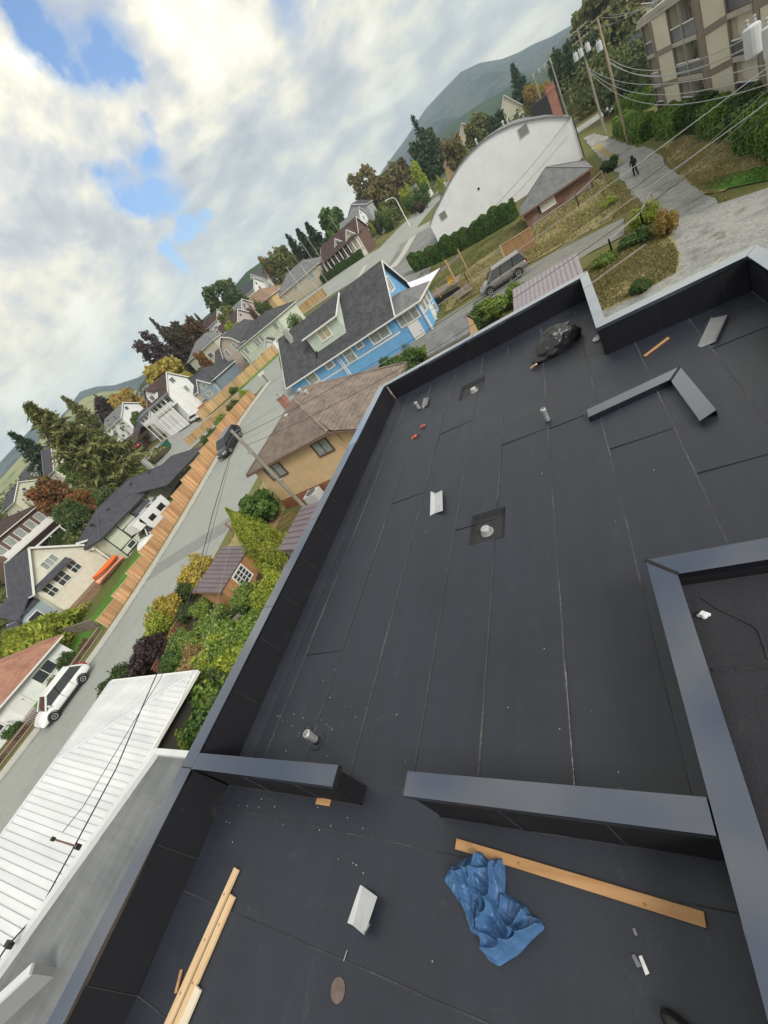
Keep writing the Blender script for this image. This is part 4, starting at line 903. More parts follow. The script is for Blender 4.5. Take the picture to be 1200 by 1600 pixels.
c1 = canoe('canoe', 'x', -52.9, 20.9, gz(-52.9, 20.9) + .75, mat('orange_hull', (.85, .16, .03), rough=.35)); c1.rotation_euler = (.35, 0, 1.5); tag(c1, 'orange canoe lying on the deck edge by the cream house', 'canoe')
c2 = canoe('kayak', 'x', -51.9, 20.4, gz(-51.9, 20.4) + .35, mat('salmon_hull', (.80, .32, .22), rough=.35), 4.0); c2.rotation_euler = (-.3, 0, 1.42); tag(c2, 'paler salmon pink kayak lying beside the orange canoe', 'kayak')

# --- salmon roofed bungalow, bottom left
S = House('salmon_roof_bungalow', 'white bungalow with salmon shingled hip roof beside the parked white car', -6.5, 10.3, -46, 9, -6.5, 'E')
S.body(-4.05, -1.7, W_white, SH_salmon, 'x', 'hip', .5, lap=0)
S.win('f', 13.6, .75, 1.7, .95, '2'); S.win('f', 8.1, .9, 2.0, 1.15, '2'); S.win('f', 5.6, .9, 1.5, 1.1, '2')
S.door('f', 11.2, .15, mat('white_door', (.70, .70, .68), rough=.5), 1.0, 2.05)
m = MB(); m.box(10.4, -2.4, -.5, 12.7, -.03, .1); m.bar((10.4, -2.4, .1), (10.4, -2.4, .95), .07); m.bar((10.4, -2.4, .95), (10.4, -.1, .95), .07); m.build('front_step', M_concw, S.o)
m = MB()
for k in range(3): m.box(10.5, -2.7 - .3 * k, -.7, 12.6, -2.4 - .3 * k, -.05 - .18 * k)
m.build('stair', M_concw, S.o)

# --- brown house with white verandas
V = House('veranda_house', 'brown two storey house with two long white verandas, at the left picture edge', 27.5, 39.2, -95, 9, -2.8, 'E')
V.body(5.2, 7.0, W_brown, SH_maroon, 'x', 'hip', .5, lap=0)
m = MB(); m.box(.2, -2.4, 4.1, 11.6, -.03, 4.3); m.box(.4, -2.45, 4.3, 11.0, -2.38, 5.15 + .1); m.build('balcony', M_white, V.o)
m = MB(); m.box(-.4, -3.2, 2.75, 12.0, -.03, 2.95)
for u in (-.2, 2.2, 4.7, 7.2, 9.6, 11.8): m.bar((u, -3.0, -.8), (u, -3.0, 2.8), .2)
m.box(-.2, -3.05, .2, 11.8, -2.98, 1.1); m.box(-.4, -3.2, -.3, 12.0, 0, -.1); m.build('veranda', M_white, V.o)
for u in (1.0, 3.1, 5.2, 7.4, 9.5): V.win('f', u, 5.6 - .3, 1.25, 1.6, '1', pane=M_panep)
for u in (.8, 3.0, 5.3, 7.6, 9.8): V.win('f', u, .9, 1.5, 1.4, '2')

# --- white house with maroon roof and porch
zb = 0.0
Wm = House('white_maroon_house', 'white house with steep maroon roof, front dormer and long white porch balcony', -83.2, -75.2, 64.8, 7, zb)
Wm.body(5.95, 8.95, W_white, SH_maroon, 'x', 'gable', .3, lap=0)
m = MB(); x0, x1, y0, zf, zt = 1.7, 4.5, .35, 6.0, 7.7
wall_face(m, (x0, y0, 0), (1, 0, 0), (0, -1, 0), [(0, zf - .2), (x1 - x0, zf - .2), (x1 - x0, zt), ((x1 - x0) / 2, zt + 1.3), (0, zt)])
m.poly([(x1, y0, zf - .2), (x1, 3.4, zf + 1), (x1, 3.4, zt), (x1, y0, zt)]); m.poly([(x0, y0, zf - .2), (x0, 3.4, zf + 1), (x0, 3.4, zt), (x0, y0, zt)]); d_ = m.build('dormer', W_white, Wm.o)
r = MB(); xm = (x0 + x1) / 2
slope(r, (x0 - .25, 3.6, zt - .2), (x0 - .25, y0 - .3, zt - .2), (xm, y0 - .3, zt + 1.35), (xm, 3.6, zt + 1.35), .3, .1); slope(r, (x1 + .25, y0 - .3, zt - .2), (x1 + .25, 3.6, zt - .2), (xm, 3.6, zt + 1.35), (xm, y0 - .3, zt + 1.35), .3, .1); r.build('dormer_roof', SH_maroon, d_)
window(d_, (xm - .55, y0 - .03, zf + .45), (1, 0, 0), (0, -1, 0), 1.1, .95, '2'); Wm.win('r', 2.9, 6.6, 1.1, 1.0, '2'); Wm.win('r', 4.2, 3.6, 1.0, 1.2, '1', pane=M_panep)
m = MB(); m.box(-2.5, -2.3, 3.3, 8.3, -.03, 3.5)
for u in np.arange(-2.4, 8.4, 1.52): m.bar((u, -2.2, -1.2), (u, -2.2, 5.6), .14); m.box(u + .12, -2.23, 3.6, u + 1.4, -2.19, 4.3)
m.box(-2.5, -2.25, 4.32, 8.3, -2.15, 4.42); m.build('porch', M_white, Wm.o)
r = MB(); slope(r, (-2.8, -2.6, 5.55), (8.5, -2.6, 5.55), (8.5, .0, 6.0), (-2.8, .0, 6.0), .3); r.build('porch_roof', SH_grey, Wm.o)
for u in (.5, 2.6, 4.8, 6.4): Wm.win('f', u, 3.9, 1.2, 1.3, '2', pane=M_pane)
m = MB(); m.box(1.0, -2.1, -1.2, 8.2, -1.95, 3.1); lw = m.build('lower_wall', W_white, Wm.o)
for u in (1.6, 4.6): MB().box(u, -2.13, .2, u + 2.4, -2.105, 2.4).build('garage_door', mat('pale_garage_door', (.6, .6, .6), rough=.6), lw)
Wg = House('white_shed_house', 'small white gable end house with dark roof left of the maroon roofed house', -95.5, -88.5, 66, 8, -.2)
Wg.body(3.9, 6.6, W_white, SH_slate, 'x', 'gable', .3); Wg.win('r', 3.8, 5.0, 1.0, 1.0, '2'); Wg.win('f', 2, 1.2, 2, 1.2, '3', pane=M_panep)
Gr = House('brown_carport', 'open brown roofed carport with dark clutter beneath, beside the lane', -97.5, -88.5, 60.5, 6.5, gz(-93, 62), cat='carport')
r = MB(); slope(r, (0, -.3, 2.6), (9, -.3, 2.6), (9, 3.2, 4.3), (0, 3.2, 4.3), .3); slope(r, (9, 6.8, 2.6), (0, 6.8, 2.6), (0, 3.2, 4.3), (9, 3.2, 4.3), .3); r.build('roof', SH_maroon, Gr.o)
[MB().bar((x, y, -1), (x, y, 2.7), .18).build('post', M_dark, Gr.o) for x in (.3, 4.5, 8.7) for y in (.1, 6.4)]
m = MB(); m.box(.2, 6.2, -1, 8.8, 6.4, 2.6); m.build('back_wall', W_redbrown, Gr.o)

# --- slate house with cross gable
zb = -.9
Sl = House('slate_house', 'dark slate blue cottage with white trimmed windows and two small front gables', -82.4, -67.6, 70, 8.5, zb)
Sl.body(2.6, 5.2, W_slate, SH_slate, 'x', 'hip', .45, lap=.2)
def cross(H_, x0, x1, y0, y1, he, hr, wm, rm, ov=.3, lap=.2, nm='front_gable'):
    m = MB(); wall_face(m, (x0, y0, 0), (1, 0, 0), (0, -1, 0), [(0, -1.5), (x1 - x0, -1.5), (x1 - x0, he), ((x1 - x0) / 2, hr), (0, he)], lap)
    m.poly([(x1, y0, -1.5), (x1, y1, -1.5), (x1, y1, he), (x1, y0, he)]); m.poly([(x0, y0, -1.5), (x0, y1, -1.5), (x0, y1, he), (x0, y0, he)])
    o = m.build(nm, wm, H_.o); r = MB(); xm = (x0 + x1) / 2; k = (hr - he) / ((x1 - x0) / 2); e = he - ov * k + .06; p = hr + .06
    slope(r, (x0 - ov, y1, e), (x0 - ov, y0 - ov, e), (xm, y0 - ov, p), (xm, y1, p), .28, .12); slope(r, (x1 + ov, y0 - ov, e), (x1 + ov, y1, e), (xm, y1, p), (xm, y0 - ov, p), .28, .12)
    ro = r.build('gable_roof', rm, o); f = MB()
    for xx in (x0 - ov, x1 + ov): f.bar((xx, y0 - ov - .02, e - .1), (xm, y0 - ov - .02, p - .1), .06, .22)
    f.build('gable_fascia', M_white, ro); return o
g = cross(Sl, 10.0, 14.3, -1.0, 5, 3.2, 5.2, W_steel, SH_slate)
window(g, (11.4, -1.03, 3.0), (1, 0, 0), (0, -1, 0), 1.5, .9, '1', None, M_panep); window(g, (11.2, -1.03, 1.0), (1, 0, 0), (0, -1, 0), 1.3, 1.1, '2', None, M_panep)
g = cross(Sl, 2.6, 5.4, -.8, 4, 3.3, 4.7, W_slate, SH_slate); window(g, (3.1, -.83, 1.5), (1, 0, 0), (0, -1, 0), 1.8, 1.5, '2', None, M_panec)
Sl.win('f', 7.2, 1.3, 2.1, 1.5, '2', pane=M_panec); Sl.win('f', .6, 1.4, 1.4, 1.2, '1', pane=M_panep)
m = MB(); m.box(.2, -2.2, -1.2, 9.8, -.9, .9); 
m.build('deck', M_wood, Sl.o)
# --- taupe gambrel house
Ta = House('gambrel_house', 'pinkish taupe house with dark gambrel roof between slate and sage houses', -70.2, -63.6, 80, 10, -1.0)
Ta.body(4.4, 7.7, W_taupe, SH_dark, 'y', 'gambrel', .35, lap=.2)
Ta.win('f', 1.0, 4.6, 1.0, 1.5, '1', pane=M_panep); Ta.win('f', 4.0, 5.0, 1.0, 1.2, '1', pane=M_panep); Ta.win('f', 4.2, 1.6, 1.0, 1.0, '1')
m = MB(); wall_face(m, (-5, .8, 0), (1, 0, 0), (0, -1, 0), [(0, -1.5), (5, -1.5), (5, 4.2), (0, 4.2)], .2); sw = m.build('side_wing', W_redbrown, Ta.o); window(sw, (-2.2, .77, 2.4), (1, 0, 0), (0, -1, 0), 1.3, 1.2, '2')
r = MB(); slope(r, (-5.4, .3, 4.2), (.1, .3, 4.2), (.1, 5, 7.4), (-5.4, 5, 7.4), .3); r.build('wing_roof', SH_dark, sw)
# --- sage house
Sg = House('mint_duplex', 'long pale sage green two storey house with dark roof behind the tan fence', -63.6, -50.6, 77.5, 9, -1.5)
Sg.body(3.95, 5.9, W_sage, SH_dark, 'x', 'hip', .4, lap=.2)
for u, v, w, h, st in ((1.2, 3.3, 1.0, 1.2, '1'), (4.6, 3.2, 1.5, 1.4, '2'), (6.4, 3.3, 1.1, 1.3, '1'), (11.0, 3.5, 1.1, 1.3, '1'), (1.0, .5, 1.2, 1.1, '1'), (4.0, .5, 1.6, 1.3, '2'), (8.8, .7, 1.0, 1.3, '1')): Sg.win('f', u, v, w, h, st, pane=M_pane if v < 1 else M_panep)
Sg.door('f', 6.6, .2); g = cross(Sg, 7.3, 9.3, -1.2, 0, 2.7, 3.5, W_white, SH_dark, .2, 0, 'entry_gable')
b_ = MB(); [b_.box(u, -.05, -1, u + .1, -.026, 5.3) for u in (3.6, 7.2, 9.6, 12.9)]; b_.build('trim_boards', M_white, Sg.o)

# --- houses on the far side of the cross road
Be = House('beige_hip_house', 'two storey beige house with grey hipped roof beyond the cross road', -76.2, -59.5, 123, 10, 2.2)
Be.body(7.5, 10.6, W_beige, SH_grey, 'x', 'hip', .45)
for u, v, w, h in ((2.2, 1.0, 1.0, 1.3), (6.8, 3.2, 1.3, 1.2), (12.3, 3.0, 2.6, 1.6), (2.0, 3.6, 1.0, 1.2)): Be.win('f', u, v, w, h, '2', pane=M_panep)
Be.win('r', 3, 3, 1.4, 1.4, '2')
Br = House('brown_cottage', 'brown roofed cottage with veranda and small front dormer across the car park', -57.3, -44.6, 124, 9, 2.0)
Br.body(6.8, 10.0, W_brown, SH_maroon, 'x', 'gable', .4)
g = cross(Br, 5.1, 7.3, 1.2, 4, 7.6 - 2.0 + .3, 8.6 - 1.4, W_pale, SH_maroon, .25, 0, 'dormer'); window(g, (5.8, 1.17, 5.5), (1, 0, 0), (0, -1, 0), .8, .9, '1')
g = cross(Br, 9.4, 12.6, -.9, 4, 4.9, 7.0, W_beige, SH_maroon, .3, 0); window(g, (10.2, -.93, 4.2), (1, 0, 0), (0, -1, 0), 1.4, 1.0, '2')
m = MB()
for u in np.arange(.3, 12.8, 1.5): m.bar((u, -1.6, -1), (u, -1.6, 4.6), .2)
m.box(0, -1.8, 1.6, 12.7, -1.5, 1.8); m.box(0, -1.8, -1.5, 12.7, -1.45, .6); m.build('veranda', M_white, Br.o)
r = MB(); slope(r, (-.4, -2.1, 4.5), (13.1, -2.1, 4.5), (13.1, .1, 5.3), (-.4, .1, 5.3), .3); r.build('veranda_roof', SH_maroon, Br.o)
for u in (1, 3.4, 6.6, 9.6): Br.win('f', u, 2.2, 1.3, 1.5, '2')
Ye = House('yellow_bungalow', 'yellow bungalow with tan hipped roof and porch beyond the far road', -89.5, -75.0, 119, 10, 4.4)
Ye.body(9.1, 12.2, W_yel, SH_tan, 'x', 'hip', .5)
for u, v, w, h in ((1.2, 2.8, 1.5, 1.5), (4.2, 2.6, 1.7, 1.6), (7.2, 2.8, 1.4, 1.5), (11, 3.2, 1.8, 1.3)): Ye.win('f', u, v, w, h, '2')
m = MB(); m.box(0, -2, -1.5, 8.5, -.03, 1.4); m.build('porch', W_yel, Ye.o)
# small distant houses that fill the hillside; each its own colours
def far_house(label, px, py, D, w, d, h, wallm, roofm, ridge='x', roof='gable', rz=0, wins=((.2, .35), (.6, .35)), ratio=.32):
    c = PD(px, py, D); zb_ = c.z - h
    q = House('distant_house', label, c.x - w / 2, c.x + w / 2, c.y, d, zb_, group='houses on the far hillside')
    q.body(c.z, c.z + ratio * (d if ridge == 'x' else w), wallm, roofm, ridge, roof, .35, base=-8)
    for a, v in wins: q.win('f', w * a, h * v, min(1.5, w * .2), 1.2, '2')
    q.win('r', d * .4, h * .55, 1.1, 1.1, '2'); q.win('r', d * .4, h + .3 if ridge == 'x' else h * .2, .9, .8, '1'); return q
far_house('pale yellow house with grey hipped roof below the dark copper trees', 312, 548, 118, 13, 8, 5, W_pale, SH_grey, 'x', 'hip')
far_house('cream gable fronted house with two pale windows right of the grey hipped roof', 335, 530, 121, 6, 8, 5, W_pale, SH_grey, 'y', 'gable', wins=((.2, .5), (.6, .5)))
far_house('pale pinkish bungalow between mint duplex and the pale yellow house', 355, 515, 116, 9, 7, 3.6, W_pink, SH_maroon, 'x')
far_house('pink trimmed white bungalow with low roof left of the yellow bungalow', 362, 498, 122, 9, 7, 3.2, W_pink, SH_grey, 'x')
far_house('white gabled cottage with maroon roof under the copper trees', 328, 508, 135, 7, 7, 4, W_white, SH_maroon, 'x')
far_house('blue grey roofed house behind the tan roofed yellow bungalow', 378, 466, 150, 13, 8, 3.5, W_white, SH_slate, 'x')
far_house('dark roofed house with white pointed gable at the skyline', 404, 444, 165, 8, 8, 4, W_white, SH_dark, 'y', 'gable', ratio=.55)
far_house('low brown roofed house between the beige house and brown cottage', 487, 402, 165, 12, 8, 4, W_beige, SH_maroon, 'x', 'hip')
far_house('grey house with dark roofs and white trim at the street corner', 556, 332, 145, 9, 8, 5, W_grey, SH_slate, 'y', 'gable')
far_house('white house with pale porch right of the brown cottage', 547, 350, 140, 8, 7, 3.5, W_white, SH_grey, 'x')
far_house('white house with blue roof behind the yellow topped tree', 634, 283, 200, 9, 8, 4.5, W_white, SH_slate, 'x')
far_house('white bungalow beyond the hedge on the far street', 650, 300, 175, 9, 8, 3, W_white, SH_grey, 'x')
far_house('small red brown house at the end of the far street', 629, 312, 190, 8, 7, 3.4, W_redbrown, SH_maroon, 'x')
far_house('house with grey roof and white dormer among trees on the left', 228, 622, 118, 10, 8, 5, W_white, SH_grey, 'x')
far_house('cream house with blue grey roof and pointed white gable, far left', 76, 740, 118, 7, 12, 4, W_pale, SH_slate, 'x', ratio=.5)
far_house('long dark roofed house at the far left skyline', 38, 752, 135, 14, 9, 4, W_grey, SH_slate, 'x')
far_house('pale house with broad dark roof at the left picture edge', 12, 792, 108, 10, 9, 5, W_pale, SH_slate, 'x')
far_house('white house with porch left of the small white gable house', 175, 663, 108, 10, 7, 4.5, W_white, SH_grey, 'x')
far_house('white house with grey roof peeping out under the tall fir', 112, 717, 120, 12, 8, 4, W_white, SH_slate, 'x')
far_house('dark house with pale gables behind the white gable end house', 160, 652, 125, 7, 8, 4, W_white, SH_maroon, 'y')
far_house('teal roofed house with dark windows behind the white hall', 797, 176, 150, 8, 9, 4, W_pale, mat('teal_metal_roof', (.06, .17, .17), rough=.5), 'y', 'gable', ratio=.7)
far_house('tan house with grey roof left of the white hall chimney', 775, 195, 165, 9, 8, 5, W_beige, SH_grey, 'x')
far_house('dark peaked house among bushes above the white hall roof', 728, 208, 160, 6, 8, 5, W_beige, SH_dark, 'y', 'gable', ratio=.6)
far_house('yellow sided house half hidden in trees above the white hall', 700, 240, 150, 7, 8, 5, W_yel, SH_brown, 'x')
far_house('orange lower walled house behind the hedge and apartment block', 1006, 66, 110, 11, 9, 6, W_orange, SH_dark, 'x')
far_house('beige gable house with grey roof beside the big green tree', 996, 22, 120, 7, 9, 9, W_beige, SH_slate, 'y')
# ================================================================== HALL, APARTMENTS, OUTBUILDINGS, NEIGHBOUR ROOFS
HL = thing('white_hall', 'big white painted hall with low curved roof and square wall vents beside the lane', 'hall', (0, 81, -5.4))
arc = [(-17.87, 5.44), (-16.4, 6.55), (-14.5, 7.5), (-12.4, 8.6), (-10.3, 9.45), (-8.27, 9.86), (-6.4, 9.98), (-4.3, 9.75), (-2.17, 9.2), (-.15, 8.35), (2.2, 7.1), (4.59, 5.42)]
m = MB(); b0 = [(-17.87, -2), (4.59, -2)]; pol = b0 + list(reversed(arc))
m.poly([(x, 0, z) for x, z in pol]); m.poly([(x, 24, z) for x, z in reversed(pol)]); m.poly([(-17.87, 24, -2), (-17.87, 0, -2), (-17.87, 0, 5.44), (-17.87, 24, 5.44)]); m.poly([(4.59, 0, -2), (4.59, 24, -2), (4.59, 24, 5.42), (4.59, 0, 5.42)])
def hall_mat():
    m = bpy.data.materials.new('white_painted_wall'); m.use_nodes = True; nt = m.node_tree; b = nt.nodes['Principled BSDF']; b.inputs['Roughness'].default_value = .85
    uv = N(nt, 'ShaderNodeUVMap'); uv.uv_map = 'UVMap'; f = noise(nt, uv.outputs[0], .35, 6, .65); mp = N(nt, 'ShaderNodeMapping'); mp.inputs['Scale'].default_value = (2.2, .5, 1); L(nt, uv.outputs[0], mp.inputs[0]); s_ = noise(nt, mp.outputs[0], 1, 6, .7)
    c = ramp(nt, f, [(.35, (.72, .73, .77)), (.6, (.79, .80, .84))]); c = mix(nt, ramp(nt, s_, [(.54, (0, 0, 0)), (.66, (.5, .5, .5))]), c, (.70, .70, .68)); L(nt, c, b.inputs['Base Color'])
    bp = N(nt, 'ShaderNodeBump'); bp.inputs['Strength'].default_value = .15; L(nt, noise(nt, uv.outputs[0], 6, 5), bp.inputs['Height']); L(nt, bp.outputs[0], b.inputs['Normal']); return m
m.build('wall', hall_mat(), HL)
m = MB(); M_felt = mat('grey_roof_felt', (.15, .15, .165), rough=.85, c2=(.21, .21, .225), scale=1)
for (xa, za), (xb, zb_) in zip(arc, arc[1:]): m.hexa([(xa, -.12, za + .0), (xb, -.12, zb_ + .0), (xb, 24.2, zb_ + .0), (xa, 24.2, za + .0)], [(xa, -.12, za + .1), (xb, -.12, zb_ + .1), (xb, 24.2, zb_ + .1), (xa, 24.2, za + .1)])
hr_ = m.build('roof', M_felt, HL); m = MB()
for (xa, za), (xb, zb_) in zip(arc, arc[1:]): m.bar((xa, -.15, za - .02), (xb, -.15, zb_ - .02), .06, .08)
m.build('fascia', mat('dark_grey_trim', (.20, .20, .22), rough=.6), hr_)
def louvre(x, z, w, h):
    f = MB(); f.box(x - .08, -.06, z - .08, x + w + .08, -.02, z); f.box(x - .08, -.06, z + h, x + w + .08, -.02, z + h + .08); f.box(x - .08, -.06, z, x, -.02, z + h); f.box(x + w, -.06, z, x + w + .08, -.02, z + h); f.box(x, -.025, z, x + w, -.012, z + h)
    o = f.build('wall_vent', mat('vent_frame', (.50, .49, .46), rough=.7), HL)
    for k in range(6):
        s_ = MB(); zz = z + h * (k + .1) / 6; s_.hexa([(x, -.07, zz), (x + w, -.07, zz), (x + w, -.03, zz + .10), (x, -.03, zz + .10)], [(x, -.075, zz + .02), (x + w, -.075, zz + .02), (x + w, -.03, zz + .12), (x, -.03, zz + .12)]); s_.build('slat', mat('vent_slat', (.20, .20, .19), rough=.7), o)
louvre(-1.75, 7.2, 1.2, 1.05); louvre(-15.9, 4.9, 1.0, .95)
for x, z, w, h in ((-1.5, .9, 1.1, .55), (-17.1 + 2.2, .2, 1.0, .6)): window(HL, (x, -.02, z), (1, 0, 0), (0, -1, 0), w, h, '2', M_white, M_pane, bw=.06)
MB().box(-9.3, -.05, 5.2, -9.0, -.01, 5.5).build('wall_pipe_cap', M_dark, HL)
m = MB(); m.box(2.85, 3.4, 4.8, 3.95, 4.6, 10.0); ch = m.build('chimney', M_brick, hr_); m = MB(); m.box(2.78, 3.33, 9.4, 4.02, 4.67, 9.75); m.box(2.80, 3.35, 10.001, 4.0, 4.65, 10.15); m.build('chimney_cap', M_brick, ch)
m = MB(); m.tube((4.68, -.1, -1), (4.68, -.1, 5.3), .07, n=8); m.build('downpipe', M_dark, HL)
m = MB(); m.hexa([(.4, 14, 5), (4.6, 14, 5), (4.6, 23, 5), (.4, 23, 5)], [(.4, 14, 9.4), (4.6, 14, 9.3), (4.6, 23, 9.3), (.4, 23, 9.4)]); m.build('roof_annex', M_dark, HL)
for x, y in ((-13.5, 2), (-7.3, 3), (-3.2, 1.5), (-2.6, 1.5)):
    z = np.interp(x, [a for a, _ in arc], [b for _, b in arc]); MB().lathe([(.12, 0), (.12, .7), (.18, .72), (.14, .9)], (x, y, z), 10).build('roof_pipe', M_steel, hr_)

# wooden garage with grey hipped roof by the hall
Gz = -5.05
Ga = House('wooden_garage', 'old red brown board garage with grey hipped roof in front of the white hall', -3.3, 3.3, 56.6, 6.5, Gz, cat='garage')
boards = mat('red_grey_boards', (.17, .08, .055), rough=.9, c2=(.26, .21, .19), scale=.9, detail=4, stretch=(.4, .4, 1.6), lo=.42, hi=.62)
Ga.body(-3.15, -1.25, boards, SH_grey, 'x', 'hip', .35, lap=.17, course=.18, trim=mat('old_brown_trim', (.20, .11, .08), rough=.8))
lw_ = window(Ga.o, (1.7, -.03, .85), (1, 0, 0), (0, -1, 0), 1.35, .75, '1', M_white, mat('white_lattice', (.62, .60, .55), rough=.8)); m = MB()
for k in range(9): m.bar((1.72 + .15 * k, -.05, .87), (1.72 + .15 * k + .13, -.05, 1.58), .03, .015)
m.build('lattice_bars', M_white, lw_); MB().box(1.35, -.035, .8, 1.62, -.012, 1.6).build('side_opening', M_dark, Ga.o)
m = MB(); m.box(-.08, -.07, -1, .06, -.025, 1.85); m.box(6.54, -.07, -1, 6.68, -.025, 1.85); m.build('corner_board', mat('old_brown_trim', (.2, .11, .08)), Ga.o)

# --- apartment block, upper right
A_beige = mat('apartment_stucco', (.60, .55, .42), rough=.9, c2=(.66, .61, .48), scale=.5, bump=.08, bscale=18); A_brown = mat('apartment_brown_trim', (.22, .18, .14), rough=.8, c2=(.26, .215, .17)); A_slab = mat('apartment_slab', (.38, .345, .29), rough=.85, c2=(.44, .40, .34), scale=1)
M_smoke = mat('smoked_glass', (.035, .04, .055), rough=.3, spec=.35)
AP = thing('apartment_block', 'three storey beige apartment block with brown bands and smoked glass balconies', 'apartment block', (0, 0, 0))
m = MB(); core = [(14.6, 30), (14.6, 56), (14.3, 74.5), (36, 76), (36, 30)]; m.prism(core, -8, 3.25); m.build('wall', A_beige, AP)
m = MB(); m.prism([(12.2, 75.2), (12.5, 70.4), (12.75, 65), (12.75, 56), (13.9, 53.9), (13.9, 30), (37, 30), (37, 77)], 3.26, 3.6); m.prism([(12.35, 75), (12.65, 65), (12.85, 56), (14.0, 54.0), (14.0, 30), (36.8, 30), (36.8, 76.8)], 3.601, 3.95); m.build('roof', A_slab, AP)
LV = [-4.85, -2.1, .65]                                            # floor levels
def balcony(xa, ya, xb, yb, bays, inner):
    """bay column facing -X from (xa, ya) far end to (xb, yb) near end"""
    u = Vector((xb - xa, yb - ya, 0)); W_ = u.length; u.normalize(); n = Vector((-u.y * -1, u.x * -1, 0)); n = Vector((u.y, -u.x, 0))
    if n.x > 0: n = -n
    P = lambda a, z, o: Vector((xa, ya, z)) + u * a + n * o
    for z in LV:
        m = MB(); m.hexa([P(0, z - .33, -2), P(W_, z - .33, -2), P(W_, z - .33, .1), P(0, z - .33, .1)], [P(0, z, -2), P(W_, z, -2), P(W_, z, .1), P(0, z, .1)])
        b = m.build('balcony', A_slab, AP)
        for k in range(bays):
            a0, a1 = W_ * k / bays + .10, W_ * (k + 1) / bays - .10
            g = MB(); g.hexa([P(a0, z + .06, -.02), P(a1, z + .06, -.02), P(a1, z + .06, .02), P(a0, z + .06, .02)], [P(a0, z + 1.0, -.02), P(a1, z + 1.0, -.02), P(a1, z + 1.0, .02), P(a0, z + 1.0, .02)]); g.build('glass_panel', M_smoke, b)
            r_ = MB(); r_.bar(P(a0, z + 1.04, 0), P(a1, z + 1.04, 0), .08); r_.build('handrail', M_white, b)
            d_ = MB(); d_.hexa([P(a0, z + .02, -1.35), P(a1, z + .02, -1.35), P(a1, z + .02, -1.3), P(a0, z + .02, -1.3)], [P(a0, z + 2.2, -1.35), P(a1, z + 2.2, -1.35), P(a1, z + 2.2, -1.3), P(a0, z + 2.2, -1.3)]); d_.build('balcony_window', mat('balcony_back_glass', (.09, .085, .08), rough=.2, c2=(.28, .26, .21), scale=.9, lo=.45, hi=.55), b)
    for k in range(bays + 1):
        a = W_ * k / bays; w = .16 if 0 < k < bays else .22; m = MB(); m.hexa([P(a - w / 2, -6.5, -.1), P(a + w / 2, -6.5, -.1), P(a + w / 2, -6.5, .12), P(a - w / 2, -6.5, .12)], [P(a - w / 2, 3.24, -.1), P(a + w / 2, 3.24, -.1), P(a + w / 2, 3.24, .12), P(a - w / 2, 3.24, .12)]); m.build('column', A_slab if 0 < k < bays else A_brown, AP)
    for a in (0, W_):
        m = MB(); s_ = .06 if a == 0 else -.06; m.hexa([P(a - .05, -6.5, -2), P(a + .05, -6.5, -2), P(a + .05, -6.5, -.11), P(a - .05, -6.5, -.11)], [P(a - .05, 3.24, -2), P(a + .05, 3.24, -2), P(a + .05, 3.24, -.11), P(a - .05, 3.24, -.11)]); m.build('side_wall', A_beige, AP)
def panel(xa, ya, xb, yb):
    for z0, z1 in ((-6.5, -2.57), (-2.11, .19), (.65, 3.24)):
        m = MB(); u = Vector((xb - xa, yb - ya, 0)).normalized(); n = Vector((u.y, -u.x, 0)); n = n if n.x < 0 else -n
        a, b = Vector((xa, ya, 0)), Vector((xb, yb, 0)); i = n * -.4
        m.hexa([a + i + Vector((0, 0, z0)), b + i + Vector((0, 0, z0)), b + Vector((0, 0, z0)), a + Vector((0, 0, z0))], [a + i + Vector((0, 0, z1)), b + i + Vector((0, 0, z1)), b + Vector((0, 0, z1)), a + Vector((0, 0, z1))]); m.build('wall_panel', A_beige, AP)
    for z0, z1 in ((-2.55, -2.13), (.21, .63)):
        m = MB(); i = n * -.4; o_ = n * .05
        m.hexa([a + i + Vector((0, 0, z0)), b + i + Vector((0, 0, z0)), b + o_ + Vector((0, 0, z0)), a + o_ + Vector((0, 0, z0))], [a + i + Vector((0, 0, z1)), b + i + Vector((0, 0, z1)), b + o_ + Vector((0, 0, z1)), a + o_ + Vector((0, 0, z1))]); m.build('band', A_brown, AP)
    m = MB(); m.hexa([a + n * .02 + Vector((0, 0, -6.5)), a + u * .55 + n * .02 + Vector((0, 0, -6.5)), a + u * .55 + n * .06 + Vector((0, 0, -6.5)), a + n * .06 + Vector((0, 0, -6.5))], [v + Vector((0, 0, 9.7)) for v in (a + n * .02 + Vector((0, 0, -6.5)), a + u * .55 + n * .02 + Vector((0, 0, -6.5)), a + u * .55 + n * .06 + Vector((0, 0, -6.5)), a + n * .06 + Vector((0, 0, -6.5)))]); m.build('pilaster', A_brown, AP)
balcony(12.5, 73.9, 12.6, 70.6, 1, 0); panel(12.55, 70.4, 13.0, 65.0); balcony(12.95, 64.8, 12.95, 56.4, 2, 0); panel(12.9, 56.2, 14.15, 54.0); balcony(14.2, 53.8, 14.2, 48.6, 1, 0); panel(14.15, 48.4, 14.6, 45.0); balcony(14.7, 44.8, 14.7, 38, 2, 0)

